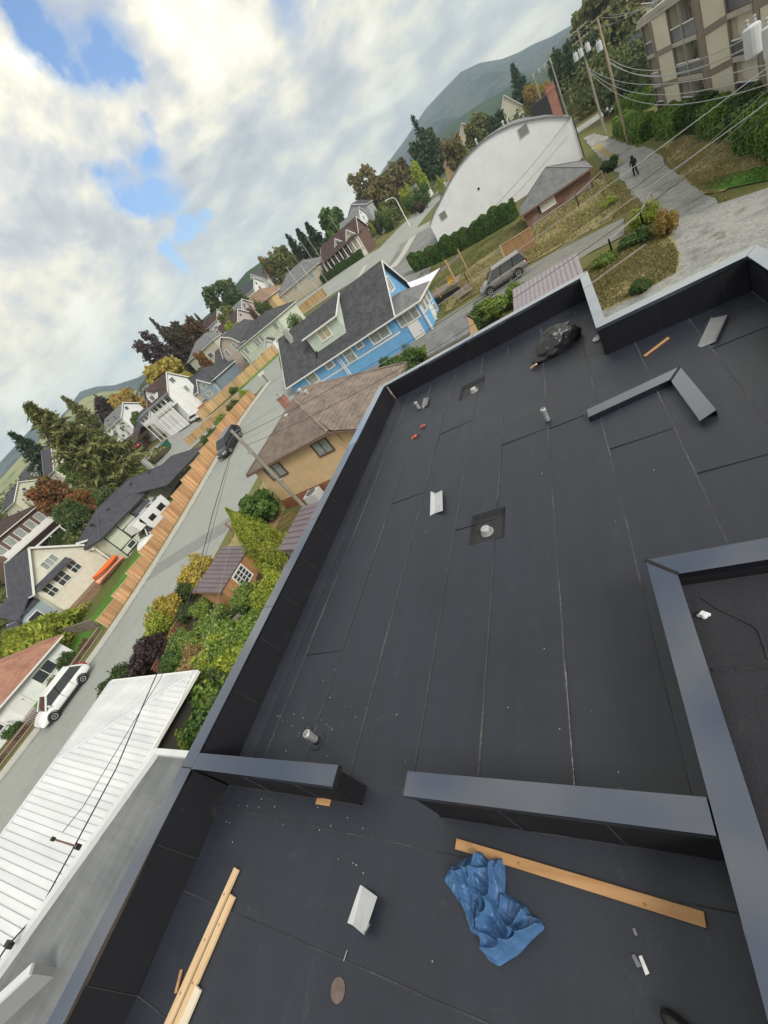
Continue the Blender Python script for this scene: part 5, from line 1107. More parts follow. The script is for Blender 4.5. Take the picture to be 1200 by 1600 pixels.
# --- white hipped metal roof house, bottom left
WR = thing('white_roof_house', 'house with white ribbed metal hip roof below the left parapet', 'house', (0, 0, 0))
xw, xe, yn, ze = -26.3, -17.85, 5.48, -4.0; ridge = (-22.1, 1.35, -2.7); ys_ = -22
M_wroof = mat('white_metal_roof', (.57, .58, .60), rough=.42, c2=(.66, .67, .69), scale=.9, detail=8, spec=.5, rnd=.045, coords='Object', stretch=(.25, 1.6, 1))
m = MB(); m.box(xw + .5, ys_, -8, xe - .5, yn - .5, ze - .1); m.build('wall', mat('eave_shade_wall', (.06, .055, .05)), WR)  # wall colour kept dark to stand in for the shade under the eave
def panel_strip(P0, P1, Q1, Q0, name, rib=True, k=0):
    """one roofing panel: low edge P0-P1, high edge Q0-Q1, with a raised rib along its side"""
    P0, P1, Q1, Q0 = map(Vector, (P0, P1, Q1, Q0)); n = (P1 - P0).cross(Q0 - P0)
    if n.length < 1e-9: n = (P1 - P0).cross(Q1 - P0)
    n.normalize(); n = n if n.z > 0 else -n; m = MB()
    m.hexa([P0 - n * .03, P1 - n * .03, Q1 - n * .03, Q0 - n * .03], [P0, P1, Q1, Q0])
    if rib and (P0 - Q0).length > .05: d = (P1 - P0).normalized() * .03; m.hexa([P0 + n * .001, P0 + d + n * .001, Q0 + d + n * .001, Q0 + n * .001], [P0 + n * .05 + d * .25, P0 + d * .75 + n * .05, Q0 + d * .75 + n * .05, Q0 + n * .05 + d * .25])
    return m
pw = .22; y = yn; hips = yn - ridge[1]
def lerp3(a, b, t): return tuple(a[i] + (b[i] - a[i]) * t for i in range(3))
NE, NW = (xe, yn, ze), (xw, yn, ze)
k = 0
while y > -19:                                     # east slope
    y2 = y - pw
    def top(yy): return lerp3(NE, ridge, min(1, (yn - yy) / hips)) if yy > ridge[1] else (ridge[0], yy, ridge[2])
    panel_strip((xe, y, ze), (xe, y2, ze), top(y2), top(y), 'p', k % 1 == 0).build('roof_panel', M_wroof, WR); y = y2; k += 1
x = xe
while x > xw + .01:                                # north hip
    x2 = max(xw, x - pw)
    def topx(xx): t = (xe - xx) / (xe - ridge[0]) if xx > ridge[0] else (xx - xw) / (ridge[0] - xw); return lerp3(NE if xx > ridge[0] else NW, ridge, min(1, t))
    panel_strip((x, yn, ze), (x2, yn, ze), topx(x2), topx(x), 'p').build('roof_panel', M_wroof, WR); x = x2
panel_strip((xw, ys_, ze), (xw, yn, ze), ridge, (ridge[0], ys_, ridge[2]), 'p', False).build('roof_slope', M_wroof, WR)
m = MB(); m.bar(NE, ridge, .16, .05); m.bar(NW, ridge, .16, .05); m.bar(ridge, (ridge[0], ys_, ridge[2]), .16, .05)
m.build('ridge_cap', M_wroof, WR)
m = MB(); m.box(xe - .02, ys_, ze - .16, xe + .12, yn + .1, ze - .02); m.box(xw, yn - .02, ze - .16, xe, yn + .12, ze - .02); m.build('gutter', M_white, WR)
# --- grey membrane roof between it and the near roof
GR = thing('grey_flat_roof', 'weathered grey flat roof with pale metal edges beside the white metal roof', 'building', (0, 0, 0))
M_old = roof_mat('old_grey_membrane', (.075, .082, .086), (.20, .21, .215), .5)
pts = [PZ(245, 1181, -2.6), PZ(306, 1188, -2.6)]; a0 = PZ(0, 1524, -2.6); zg = -2.62
gx0 = pts[0].x; gy = pts[0].y; sl = (a0.x - gx0) / (a0.y - gy)
X_at = lambda yy: gx0 + sl * (yy - gy)
yy = gy; k = 0
while yy > -6:
    y2 = yy - 1.05; m = MB(); z0, z1 = zg, zg + .008
    m.hexa([(X_at(y2), y2, zg - .1), (-6.88, y2, zg - .1), (-6.88, yy, zg - .1), (X_at(yy), yy, zg - .1)], [(X_at(y2), y2, z1), (-6.88, y2, z1), (-6.88, yy, z0), (X_at(yy), yy, z0)])
    m.build('membrane_sheet', M_old, GR); yy = y2; k += 1
m = MB(); m.prism([(X_at(-6), -6), (-6.9, -6), (-6.9, gy), (X_at(gy), gy)], -8.5, zg - .101); m.build('wall', M_concw, GR)
M_pal = mat('pale_edge_metal', (.55, .57, .58), rough=.4, c2=(.62, .64, .65), scale=1)
m = MB(); m.hexa([(X_at(-6) - .16, -6, zg - .2), (X_at(-6) + .10, -6, zg - .2), (X_at(gy) + .10, gy + .16, zg - .2), (X_at(gy) - .16, gy + .16, zg - .2)], [(X_at(-6) - .16, -6, zg + .16), (X_at(-6) + .10, -6, zg + .16), (X_at(gy) + .10, gy + .16, zg + .16), (X_at(gy) - .16, gy + .16, zg + .16)]); m.build('edge_cap', M_pal, GR)
m = MB(); m.box(X_at(gy) + .11, gy, zg - .2, -6.87, gy + .17, zg + .16); m.build('edge_cap', M_pal, GR)
p, q = PZ(-30, 1590, zg + .5), PZ(52, 1514, zg + .5); m = MB(); d = (q - p); p = q - d * 1.6; nrm = Vector((-d.y, d.x, 0)).normalized() * .08
m.hexa([p - nrm + Vector((0, 0, -.8)), q - nrm + Vector((0, 0, -.8)), q + nrm + Vector((0, 0, -.8)), p + nrm + Vector((0, 0, -.8))], [p - nrm, q - nrm, q + nrm, p + nrm]); m.build('divider_wall', mat('pale_divider', (.24, .25, .26), rough=.7), GR)
m = MB(); nn = nrm * 1.25; m.hexa([p - nn, q - nn, q + nn, p + nn], [v + Vector((0, 0, .06)) for v in (p - nn, q - nn, q + nn, p + nn)]); m.build('edge_cap', M_pal, GR)

# --- mauve metal roofs
M_mauve = mat('mauve_metal_roof', (.13, .105, .115), rough=.45, c2=(.155, .125, .135), scale=1.2)
M_lilac = mat('lilac_metal_roof', (.245, .215, .24), rough=.5, c2=(.28, .25, .275), scale=1.2)
def metal_shed(name, label, roof4, wallh, m_roof, m_wall, along, ribs, cat='shed'):
    """roof4: low A->B edge then high C, D. ribs run from low to high edge"""
    t = thing(name, label, cat, (0, 0, 0)); A, Bq, Cq, Dq = map(Vector, roof4)
    for k in range(ribs):
        a, b = k / ribs, (k + 1) / ribs; panel_strip(A.lerp(Bq, a), A.lerp(Bq, b), Dq.lerp(Cq, b), Dq.lerp(Cq, a), 'p').build('roof_panel', m_roof, t)
    c = (A + Bq + Cq + Dq) / 4; I = [c + (p - c) * .9 for p in (A, Bq, Cq, Dq)]
    m = MB(); m.hexa([(p.x, p.y, c.z - wallh) for p in I], [(p.x, p.y, p.z - .06) for p in I]); m.build('wall', m_wall, t); return t
t = metal_shed('garden_shed', 'cedar garden shed with mauve ribbed metal roof and white gridded window', [(-22.3, 11.2, -4.95), (-22.3, 15.0, -4.95), (-24.4, 15.0, -4.25), (-24.4, 11.2, -4.25)], 2.6, M_mauve, M_wood, 'y', 11)
window(t, (-22.37, 12.5, -6.15), (0, 1, 0), (1, 0, 0), 1.0, 1.0, 'b'); 
m = MB(); m.bar((-22.3, 11.17, -5.0), (-24.4, 11.17, -4.3), .05, .12); m.build('fascia', mat('brown_trim', (.16, .10, .07), rough=.7), t)
t = metal_shed('lean_to_shed', 'small shed with mauve metal roof tucked under the left parapet by the pole', [(-13.2, 11.3, -4.1), (-13.2, 15.2, -4.1), (-16.0, 14.9, -3.55 - .1), (-16.0, 11.6, -4.15 + .5)], 3.0, M_mauve, M_oldwood, 'y', 8)
t = metal_shed('alley_carport', 'carport with long lilac ribbed metal roof behind the far parapet', [(-4.0, 27.4, -3.7), (.05, 27.4, -3.7), (.05, 31.0, -3.35), (-4.0, 31.2, -3.35)], 2.4, M_lilac, M_oldwood, 'x', 15, 'carport')
t = thing('gabled_garden_hut', 'little hut with grey shingle roof and tan gable end below the far parapet', 'shed', (-10.6, 29.0, -6.2))
m = MB(); slope(m, (0, 0, 2.4), (3.4, 0, 2.4), (3.4, 1.5, 3.3), (0, 1.5, 3.3), .16); slope(m, (3.4, 3, 2.4), (0, 3, 2.4), (0, 1.5, 3.3), (3.4, 1.5, 3.3), .16); m.build('roof', SH_grey, t)
m = MB(); wall_face(m, (3.3, .2, 0), (0, 1, 0), (1, 0, 0), [(0, -.5), (2.6, -.5), (2.6, 2.3), (1.3, 3.15), (0, 2.3)]); m.box(.1, .2, -.5, 3.29, 2.8, 2.3); m.build('wall', mat('tan_boards', (.48, .32, .18), rough=.8), t)
# ================================================================== TREES, HEDGES, SHRUBS
def leaves_mesh(name, pts, nrm, size, aspect=1.6, bend=.25, rg=None):
    rg = rg or rng; n = len(pts); pts = np.asarray(pts, float); nrm = np.asarray(nrm, float)
    nrm = nrm / np.maximum(np.linalg.norm(nrm, axis=1), 1e-6)[:, None]
    t = rg.normal(size=(n, 3)); a = np.cross(nrm, t); a /= np.maximum(np.linalg.norm(a, axis=1), 1e-6)[:, None]; b = np.cross(nrm, a)
    s = (size * rg.uniform(.6, 1.35, n))[:, None]; w = s / aspect
    V = np.stack([pts - a * s * .5, pts - b * w * .5 + nrm * s * bend * .4, pts + a * s * .5, pts + b * w * .5 + nrm * s * bend * .4], 1).reshape(-1, 3)
    me = bpy.data.meshes.new(name); i = np.arange(n) * 4
    F = np.stack([i, i + 1, i + 2, i, i + 2, i + 3], 1).reshape(-1, 3)
    me.vertices.add(len(V)); me.vertices.foreach_set('co', V.ravel())
    me.loops.add(len(F) * 3); me.loops.foreach_set('vertex_index', F.ravel().astype(np.int32))
    me.polygons.add(len(F)); me.polygons.foreach_set('loop_start', (np.arange(len(F)) * 3).astype(np.int32)); me.polygons.foreach_set('loop_total', np.full(len(F), 3, np.int32))
    me.update(calc_edges=True); me.materials.append(None); return me
def blob_points(rg, blobs, n, shell=.55):
    """points spread through lumpy ellipsoids (unit tree: x, y within about 1, z within 0..1)"""
    P, Q = [], []; vol = np.array([b[3] ** 2 for b in blobs]); cnt = (vol / vol.sum() * n).astype(int)
    for (x, y, z, r, rz), c in zip(blobs, cnt):
        d = rg.normal(size=(c, 3)); d /= np.linalg.norm(d, axis=1)[:, None]
        rr = shell + (1 - shell) * rg.random(c) ** .6; k = 1 + .22 * np.sin(d[:, 0] * 5 + x * 9) * np.sin(d[:, 1] * 6 + y * 7) + .15 * np.sin(d[:, 2] * 8 + z * 20)
        P.append(np.array([x, y, z]) + d * (rr * k)[:, None] * np.array([r, r, rz])); Q.append(d + rg.normal(size=(c, 3)) * .75 + np.array([0, 0, .25]))
    return np.concatenate(P), np.concatenate(Q)
def limbs(mb, rg, h0, h1, rad, n, r0):
    mb.path([(0, 0, -.03), (0, 0, h0 * .5), (.02, .01, h0), (.04, -.02, h1 * .8)], r0, 7)
    for k in range(n):
        a = 6.28 * k / n + rg.uniform(-.4, .4); q = rad * rg.uniform(.5, .95); z = h0 + (h1 - h0) * rg.uniform(.0, .5)
        mb.path([(0, 0, z), (math.cos(a) * q * .5, math.sin(a) * q * .5, z + (h1 - h0) * .18), (math.cos(a) * q, math.sin(a) * q, z + (h1 - h0) * .45)], r0 * .4, 5)
ARCH = {}
M_bark = mat('tree_bark', (.07, .05, .038), rough=.95, c2=(.12, .09, .07), scale=5)
def arche(kind):
    """unit tree: crown radius 1, height 1 (z is stretched to the real height)"""
    if kind in ARCH: return ARCH[kind]
    rg = np.random.default_rng(abs(hash(kind)) % 1000 if False else sum(map(ord, kind))); tr = MB(); base = kind.rstrip('0123456789')
    if base in ('round', 'sparse', 'dense'):
        bl = []
        nb = {'round': 13, 'sparse': 16, 'dense': 12}[base]
        for k in range(nb):
            a = k * 2.4 + rg.uniform(-.3, .3); t = (k + .5) / nb; z = .34 + .56 * t; q = .62 * math.sqrt(max(.05, 1 - ((z - .58) / .46) ** 2)) * rg.uniform(.65, 1.05)
            bl.append((math.cos(a) * q, math.sin(a) * q, z, rg.uniform(.27, .43) * (.75 if base == 'sparse' else 1), rg.uniform(.10, .15) * (.7 if base == 'sparse' else 1.1)))
        if base == 'dense': bl.append((0, 0, .58, .75, .30))
        n = {'round': 5200, 'sparse': 2300, 'dense': 7000}[base]; P, Q = blob_points(rg, bl, n, .35); S = .17 if base != 'sparse' else .15
        limbs(tr, rg, .3, .85, .8, 8, .05)
    elif base == 'fir':
        P, Q = [], []; tr.path([(0, 0, -.03), (0, 0, .5), (0, 0, .99)], .035, 6); lev = 34
        for l in range(lev):
            z = .10 + .89 * l / lev; rad = (1 - (l / lev) ** 1.05) * rg.uniform(.75, 1.15) + .05; nbr = 9
            for b in range(nbr):
                a = rg.uniform(0, 6.28); q = rad * rg.uniform(.7, 1.1); m_ = max(4, int(34 * q)); t = rg.random(m_) ** .7
                x, y = np.cos(a) * q * t, np.sin(a) * q * t; zz = z + .03 * t - .085 * q * t ** 2; sp = .16 * q * (1 - t * .5)
                P.append(np.stack([x + rg.normal(size=m_) * sp - np.sin(a) * 0, y + rg.normal(size=m_) * sp, zz + rg.normal(size=m_) * .012], 1)); Q.append(np.stack([rg.normal(size=m_) * .5, rg.normal(size=m_) * .5, np.ones(m_)], 1))
        P, Q = np.concatenate(P), np.concatenate(Q); S = .17
    elif base == 'spire':                                             # thin, gappy conifer
        P, Q = [], []; tr.path([(0, 0, -.03), (0, 0, .5), (0, 0, .99)], .05, 6)
        for l in range(22):
            z = .2 + .79 * l / 22; rad = (1 - (l / 22)) * rg.uniform(.5, 1.2) + .08
            for b in range(5):
                a = rg.uniform(0, 6.28); q = rad * rg.uniform(.6, 1.1); m_ = 10; t = rg.random(m_)
                P.append(np.stack([np.cos(a) * q * t + rg.normal(size=m_) * .06, np.sin(a) * q * t + rg.normal(size=m_) * .06, z - .05 * t * q + rg.normal(size=m_) * .008], 1)); Q.append(np.stack([rg.normal(size=m_) * .5, rg.normal(size=m_) * .5, np.ones(m_)], 1))
        P, Q = np.concatenate(P), np.concatenate(Q); S = .22
    elif base == 'cone':                                              # clipped cedar: upright feathery sprays
        n = 7500; z = rg.random(n) ** .8; a = rg.uniform(0, 6.28, n); lob = 1 + .16 * np.sin(a * 5 + z * 7) + .1 * np.sin(a * 9 - z * 13)
        rr = np.sin(np.clip(.18 + .86 * (1 - z), 0, 1) * 1.57) ** .9 * (1 - z ** 3.5) * lob * rg.uniform(.72, 1.05, n)
        P = np.stack([np.cos(a) * rr, np.sin(a) * rr, .02 + z * .97], 1); Q = np.stack([np.cos(a), np.sin(a), rg.normal(size=n) * .2], 1) + rg.normal(size=(n, 3)) * .55; S = .16
        tr.path([(0, 0, -.05), (0, 0, .9)], .06, 6)
    elif base in ('bush', 'wild'):
        bl = []
        for k in range(9 if base == 'bush' else 14):
            a = k * 2.4; q = rg.uniform(.15, .62); bl.append((math.cos(a) * q, math.sin(a) * q, rg.uniform(.3, .68), rg.uniform(.30, .45) * (1 if base == 'bush' else .75), rg.uniform(.24, .34) * (1 if base == 'bush' else .85)))
        P, Q = blob_points(rg, bl, 6500 if base == 'bush' else 6000, .3); k_ = P[:, 2] > -.02; P, Q = P[k_], Q[k_]; S = .115 if base == 'bush' else .10
        for k in range(7):
            a = .9 * k; tr.path([(0, 0, -.1), (math.cos(a) * .25, math.sin(a) * .25, .3), (math.cos(a) * .5, math.sin(a) * .5, .62)], .018, 5)
    elif base == 'spiky':
        P, Q = [], []
        for k in range(900):
            d = rg.normal(size=3); d[2] = abs(d[2]) + .1; d /= np.linalg.norm(d); P.append(np.array([0, 0, .45]) + d * rg.uniform(.2, .9) * np.array([1, 1, .5])); Q.append(np.cross(d, rg.normal(size=3)))
        P, Q = np.array(P), np.array(Q); S = .3; tr.path([(0, 0, -.05), (0, 0, .5)], .1, 7)
    ARCH[kind] = (P, Q, S, tr, {}); return ARCH[kind]
def crown_mesh(kind, ratio):
    """crown for a height / radius ratio (rounded so that look-alikes share mesh data)"""
    P, Q, S, tr, cache = arche(kind); r = round(ratio * 2) / 2 or .5
    if r not in cache:
        k = np.array([1, 1, r]); asp = 3.2 if kind.startswith(('cone', 'fir', 'spire')) else (5 if kind.startswith('spiky') else 1.5)
        me = leaves_mesh(kind + '_crown', P * k, Q / k, S, asp, rg=np.random.default_rng(3))
        t = MB(); t.v = [(x, y, z * r) for x, y, z in tr.v]; t.f = tr.f; t.mi = tr.mi
        cache[r] = (me, t.mesh(kind + '_trunk', M_bark), r)
    return cache[r]
LM = {
 'green': leaf_mat('leaf_green', [(.035, .075, .018), (.06, .11, .025), (.09, .15, .035), (.05, .09, .02)]),
 'dark': leaf_mat('leaf_dark_green', [(.018, .036, .014), (.03, .055, .02), (.045, .07, .026)]),
 'olive': leaf_mat('leaf_olive', [(.06, .075, .024), (.105, .115, .034), (.15, .15, .048), (.085, .095, .03)]),
 'brown': leaf_mat('leaf_brown', [(.07, .065, .028), (.115, .095, .036), (.16, .115, .04), (.075, .09, .03)]),
 'orange': leaf_mat('leaf_orange', [(.16, .055, .015), (.24, .09, .02), (.12, .07, .025), (.20, .10, .03), (.07, .075, .025)]),
 'yellow': leaf_mat('leaf_yellow', [(.28, .19, .03), (.36, .27, .05), (.20, .19, .035), (.40, .30, .08)]),
 'gold': leaf_mat('leaf_gold', [(.22, .16, .04), (.30, .20, .05), (.18, .14, .05)]),
 'lime': leaf_mat('leaf_lime', [(.14, .20, .025), (.23, .28, .035), (.32, .34, .05), (.10, .16, .02)]),
 'purple': leaf_mat('leaf_purple', [(.03, .018, .021), (.042, .025, .027), (.055, .035, .032)]),
 'copper': leaf_mat('leaf_copper', [(.04, .028, .02), (.06, .04, .025), (.05, .045, .022), (.035, .03, .02)]),
 'rust': leaf_mat('leaf_rust', [(.085, .045, .022), (.11, .06, .03), (.065, .05, .025)]),
 'cedar': leaf_mat('leaf_cedar', [(.13, .19, .02), (.22, .27, .035), (.30, .32, .05), (.08, .13, .018), (.36, .36, .06)], .2),
 'hedge': leaf_mat('leaf_hedge', [(.03, .06, .014), (.045, .085, .018), (.065, .11, .024)], .15),
 'hedge2': leaf_mat('leaf_hedge_light', [(.07, .13, .02), (.11, .19, .03), (.17, .25, .045)], .2),
 'garden': leaf_mat('leaf_garden', [(.07, .12, .025), (.12, .19, .035), (.18, .25, .05), (.09, .15, .03), (.26, .28, .07)]),
 'gardendark': leaf_mat('leaf_garden_dark', [(.03, .05, .018), (.05, .08, .024), (.08, .10, .03)]),
 'straw': leaf_mat('leaf_straw', [(.25, .18, .07), (.32, .24, .10), (.18, .15, .06)]),
}
def plant(name, label, cat, kind, pos, h, r, colour, rz=None, group=None, lean=(0, 0)):
    me, tm, rt = crown_mesh(kind, h / r)
    t = thing(name, label, cat, tuple(pos), random.uniform(0, 6.28) if rz is None else rz, group); t.rotation_euler[0], t.rotation_euler[1] = lean
    for nm, m_ in ((('crown' if cat == 'tree' else 'foliage'), me), (('trunk' if cat == 'tree' else 'stem'), tm)):
        o = inst(nm, m_, t); o.scale = (r, r, h / rt)
        if nm in ('crown', 'foliage'): o.material_slots[0].link = 'OBJECT'; o.material_slots[0].material = LM[colour]
    return t
def tree(label, kind, top, D, wpx, colour, name='tree', cat='tree', group=None, minh=2.0, sink=0):
    """a tree whose top is seen at a picture point, D metres off; it stands on the ground below"""
    p = PD(*top, D); z = gz(p.x, p.y) - sink; h = max(minh, p.z - z); return plant(name, label, cat, kind, (p.x, p.y, z), h, wpx * D / FPX / 2, colour, group=group)
TG = 'trees among the hillside houses'
for a in [
 ('tall olive fir towering over the left houses', 'fir3', (42, 632), 66, 150, 'olive', 'fir_tree'),
 ('dark fir with bare pointed spire at the left skyline', 'fir2', (15, 676), 120, 78, 'dark', 'fir_tree'),
 ('dark conifer between the tall olive fir and the purple tree', 'fir3', (97, 620), 112, 62, 'olive', 'conifer_tree'),
 ('deep purple round tree on the left skyline', 'dense1', (146, 622), 112, 40, 'purple', 'purple_tree'),
 ('golden brown tree beside the purple tree', 'round1', (180, 612), 110, 56, 'gold', 'golden_tree'),
 ('bright yellow tree behind the maroon roofed white house', 'round2', (238, 566), 112, 78, 'yellow', 'yellow_tree'),
 ('large dark copper tree on the skyline, left of the olive conifer', 'sparse1', (214, 518), 122, 62, 'purple', 'copper_tree'),
 ('olive brown conifer inside the copper tree group', 'fir2', (234, 497), 128, 40, 'copper', 'conifer_tree'),
 ('dark leafy copper tree on the right of the olive conifer', 'round1', (258, 505), 128, 46, 'copper', 'copper_tree'),
 ('rusty brown tree at the right of the copper tree group', 'round2', (286, 500), 132, 52, 'rust', 'rust_tree'),
 ('small dark fir behind the rusty brown tree', 'fir1', (304, 490), 150, 30, 'dark', 'fir_tree'),
 ('big loose green tree alone on the skyline', 'sparse3', (326, 438), 135, 80, 'gardendark', 'green_tree'),
 ('short green tree touching the big lone skyline tree on its right', 'round2', (352, 458), 132, 34, 'dark', 'green_tree'),
 ('olive yellow shrub tree below the lone skyline tree', 'round1', (345, 484), 118, 38, 'olive', 'olive_tree'),
 ('little yellow green tree next to the pink trimmed bungalow', 'round2', (352, 503), 112, 22, 'lime', 'lime_tree'),
 ('mixed brown tree left of the dark firs', 'sparse2', (408, 392), 152, 40, 'brown', 'brown_tree'),
 ('brown and green tree right behind the mixed brown tree', 'round2', (428, 388), 150, 48, 'olive', 'olive_tree'),
 ('leftmost of the dark fir clump above the brown cottage', 'fir3', (447, 366), 152, 50, 'dark', 'fir_tree'),
 ('middle of the dark fir clump above the brown cottage', 'fir3', (464, 358), 152, 54, 'dark', 'fir_tree'),
 ('rightmost of the dark fir clump above the brown cottage', 'fir3', (478, 348), 155, 52, 'dark', 'fir_tree'),
 ('fresh green tree above the brown cottage', 'round1', (506, 326), 152, 54, 'green', 'green_tree'),
 ('large gappy bare looking oak on the skyline', 'sparse1', (552, 260), 185, 62, 'brown', 'oak_tree'),
 ('dense brown and orange tree in front of the gappy oak', 'dense1', (583, 282), 158, 64, 'brown', 'brown_tree'),
 ('olive brown tree behind the dense brown tree', 'round2', (610, 254), 180, 54, 'brown', 'brown_tree'),
 ('gaunt tall conifer against the blue mountain', 'spire1', (642, 178), 185, 40, 'dark', 'conifer_tree'),
 ('second gaunt conifer right of the tallest one', 'spire2', (670, 198), 180, 36, 'dark', 'conifer_tree'),
 ('massive dark cedar beneath the gaunt conifers', 'dense1', (652, 212), 148, 60, 'dark', 'cedar_tree'),
 ('yellow topped tree left of the massive dark cedar', 'round1', (643, 253), 140, 24, 'lime', 'yellow_tree'),
 ('slim lime green columnar tree against the dark cedar', 'cone1', (681, 272), 118, 16, 'cedar', 'columnar_tree'),
 ('round clipped green tree by the end of the white hall', 'bush1', (650, 288), 128, 34, 'hedge', 'round_tree'),
 ('brownish tree behind the hall roof, left one', 'round1', (700, 212), 138, 40, 'brown', 'brown_tree'),
 ('mixed olive tree behind the hall roof, in the middle', 'round2', (738, 180), 138, 50, 'olive', 'olive_tree'),
 ('dark tree behind the hall roof near its pipes', 'dense1', (768, 178), 132, 40, 'dark', 'dark_tree'),
 ('green fir above the teal roofed house', 'fir3', (800, 100), 185, 52, 'dark', 'fir_tree'),
 ('small yellow brown tree beside the teal roofed house', 'round1', (824, 132), 140, 30, 'gold', 'golden_tree'),
 ('yellow leaved tree left of the brick chimney', 'round2', (845, 128), 132, 28, 'yellow', 'yellow_tree'),
 ('dark rounded tree right of the brick chimney', 'dense1', (872, 72), 118, 52, 'dark', 'dark_tree'),
 ('giant olive tree behind the power poles', 'round1', (925, -18), 112, 118, 'olive', 'big_tree'),
 ('dark tree at the foot of the giant olive tree', 'dense1', (905, 62), 108, 70, 'dark', 'dark_tree'),
 ('russet tree at the top right corner behind the apartments', 'round2', (985, -10), 125, 60, 'rust', 'russet_tree'),
 ('orange autumn tree in front of the left skyline houses', 'round2', (52, 752), 76, 66, 'orange', 'orange_tree'),
 ('low rusty green tree between orange tree and charcoal roof', 'round1', (112, 768), 66, 40, 'orange', 'orange_tree'),
 ('dark green garden tree in front of the veranda house', 'dense1', (88, 788), 62, 48, 'gardendark', 'garden_tree'),
 ('green bushy tree in front of the pale gable house', 'round1', (98, 722), 98, 40, 'green', 'green_tree'),
 ('leafy green tree right below the tall olive fir', 'round2', (150, 765), 60, 44, 'gardendark', 'garden_tree'),
 ('green tree beside the white shed house', 'round1', (205, 645), 98, 30, 'green', 'green_tree'),
 ('green tree between white gable and slate roofs', 'round2', (278, 590), 108, 36, 'green', 'green_tree'),
 ('orange red bush tree by the pale yellow house', 'round1', (305, 548), 108, 20, 'orange', 'orange_tree'),
]: tree(*a[:6], name=a[6])
# shrubs on the far slopes
for i, (px_, py_, D, w, col, lb) in enumerate([
 (585, 345, 135, 34, 'gardendark', 'dark shrub beside the far street, upper one'), (570, 362, 132, 26, 'green', 'green shrub beside the far street below the dark one'), (597, 330, 138, 30, 'garden', 'pale green shrub at the bend of the far street'),
 (580, 352, 133, 10, 'yellow', 'tiny yellow bush on the far street bank'), (640, 312, 128, 24, 'hedge', 'brown green hedge bush on the far street corner'), (655, 322, 122, 26, 'copper', 'reddish bush by the hall end wall'), (632, 300, 150, 30, 'lime', 'yellow green bush on the far street'),
 (408, 475, 116, 30, 'gardendark', 'round dark shrub in front of the yellow bungalow'), (385, 478, 117, 14, 'rust', 'red leaved shrub at the yellow bungalow porch'), (396, 470, 117, 14, 'green', 'green shrub at the yellow bungalow steps'), (350, 545, 100, 24, 'green', 'green shrub under the pinkish bungalow'), (372, 510, 110, 20, 'garden', 'green bush by the pinkish bungalow end')]):
    tree(lb, 'bush' + str(1 + i % 2), (px_ - 6, py_ - 8), D, w, col, 'shrub', 'shrub', None, .9)
tree('spiky palm like yucca behind the blue house chimney', 'spiky1', (446, 484), 62, 34, 'green', 'yucca_plant', 'plant', None, 2.2)
# hedges
def hedge(label, a, b, h, w, colour, n=None, name='hedge', rough=.22, top=0, cat='hedge', leaf=.2):
    A, B_ = Vector((a[0], a[1], 0)), Vector((b[0], b[1], 0)); Ln = (B_ - A).length; u = (B_ - A) / Ln; v = Vector((-u.y, u.x, 0)); rg = np.random.default_rng(int(Ln * 100))
    n = n or int(420 * (Ln * h * 2 + Ln * w) / leaf / 2.2 * .10 / max(leaf, .1)); t = thing(name, label, cat, tuple(on(*((A + B_) / 2).xy)))
    s = rg.uniform(-.5, .5, n) * Ln; side = rg.random(n); zz = rg.random(n) ** .85; ww = np.sign(rg.random(n) - .5) * .5
    tp = side < w / (2 * h + w); ww = np.where(tp, rg.uniform(-.5, .5, n), ww); zz = np.where(tp, 1.0, zz); e = rg.random(n) < w / Ln * .6; s = np.where(e & ~tp, np.sign(s) * Ln * .5, s); ww = np.where(e & ~tp, rg.uniform(-.5, .5, n), ww)
    rnd = 1 - .18 * np.clip(zz - .7, 0, 1) / .3; ph_ = rg.uniform(0, 6, 6); lump = 1 + rough * (np.sin(s * 1.3 + ph_[0]) + np.sin(s * 2.9 + zz * 3 + ph_[1]) + np.sin(s * 5.3 - zz * 5 + ph_[2])) * .33
    X = s; Yv = ww * w * rnd * lump + rg.normal(size=n) * .05; Z = zz * h * (1 + rough * .25 * (np.sin(s * .9 + ph_[3]) + np.sin(s * 2.3 + ph_[4]) + np.sin(s * 4.1 + ph_[5]))) + rg.normal(size=n) * .05
    gx = np.array([gz(*(((A + B_) / 2) + u * float(k)).xy) for k in np.linspace(-Ln / 2, Ln / 2, 9)]); g0 = t.location.z; Z = Z + np.interp(s, np.linspace(-Ln / 2, Ln / 2, 9), gx) - g0
    P = X[:, None] * np.array(u) + Yv[:, None] * np.array(v); P[:, 2] = Z
    Q = (np.sign(ww) * (~tp))[:, None] * np.array(v) + tp[:, None] * np.array([0, 0, 1.]) + rg.normal(size=(n, 3)) * .6
    me = leaves_mesh('hedge_leaves', P, Q, leaf, 1.7, rg=rg); o = inst('foliage', me, t); me.materials[0] = LM[colour]
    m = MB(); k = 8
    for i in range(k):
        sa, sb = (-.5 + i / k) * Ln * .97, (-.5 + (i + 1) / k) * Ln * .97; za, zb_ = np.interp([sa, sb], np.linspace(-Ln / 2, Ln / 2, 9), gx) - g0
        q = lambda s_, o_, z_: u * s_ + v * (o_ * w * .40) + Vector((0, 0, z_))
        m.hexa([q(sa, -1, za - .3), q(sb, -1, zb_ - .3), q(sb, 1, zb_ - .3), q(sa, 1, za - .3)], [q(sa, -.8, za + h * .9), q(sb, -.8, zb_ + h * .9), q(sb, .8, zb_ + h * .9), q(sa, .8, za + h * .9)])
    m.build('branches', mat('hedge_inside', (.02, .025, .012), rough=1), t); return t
hedge('tall dark laurel hedge in front of the white hall', (-21.2, 73.5), (-4.9, 69.6), 2.3, 1.7, 'green', leaf=.26, rough=.3)
a_, b_ = G(1010, 232), G(948, 200)
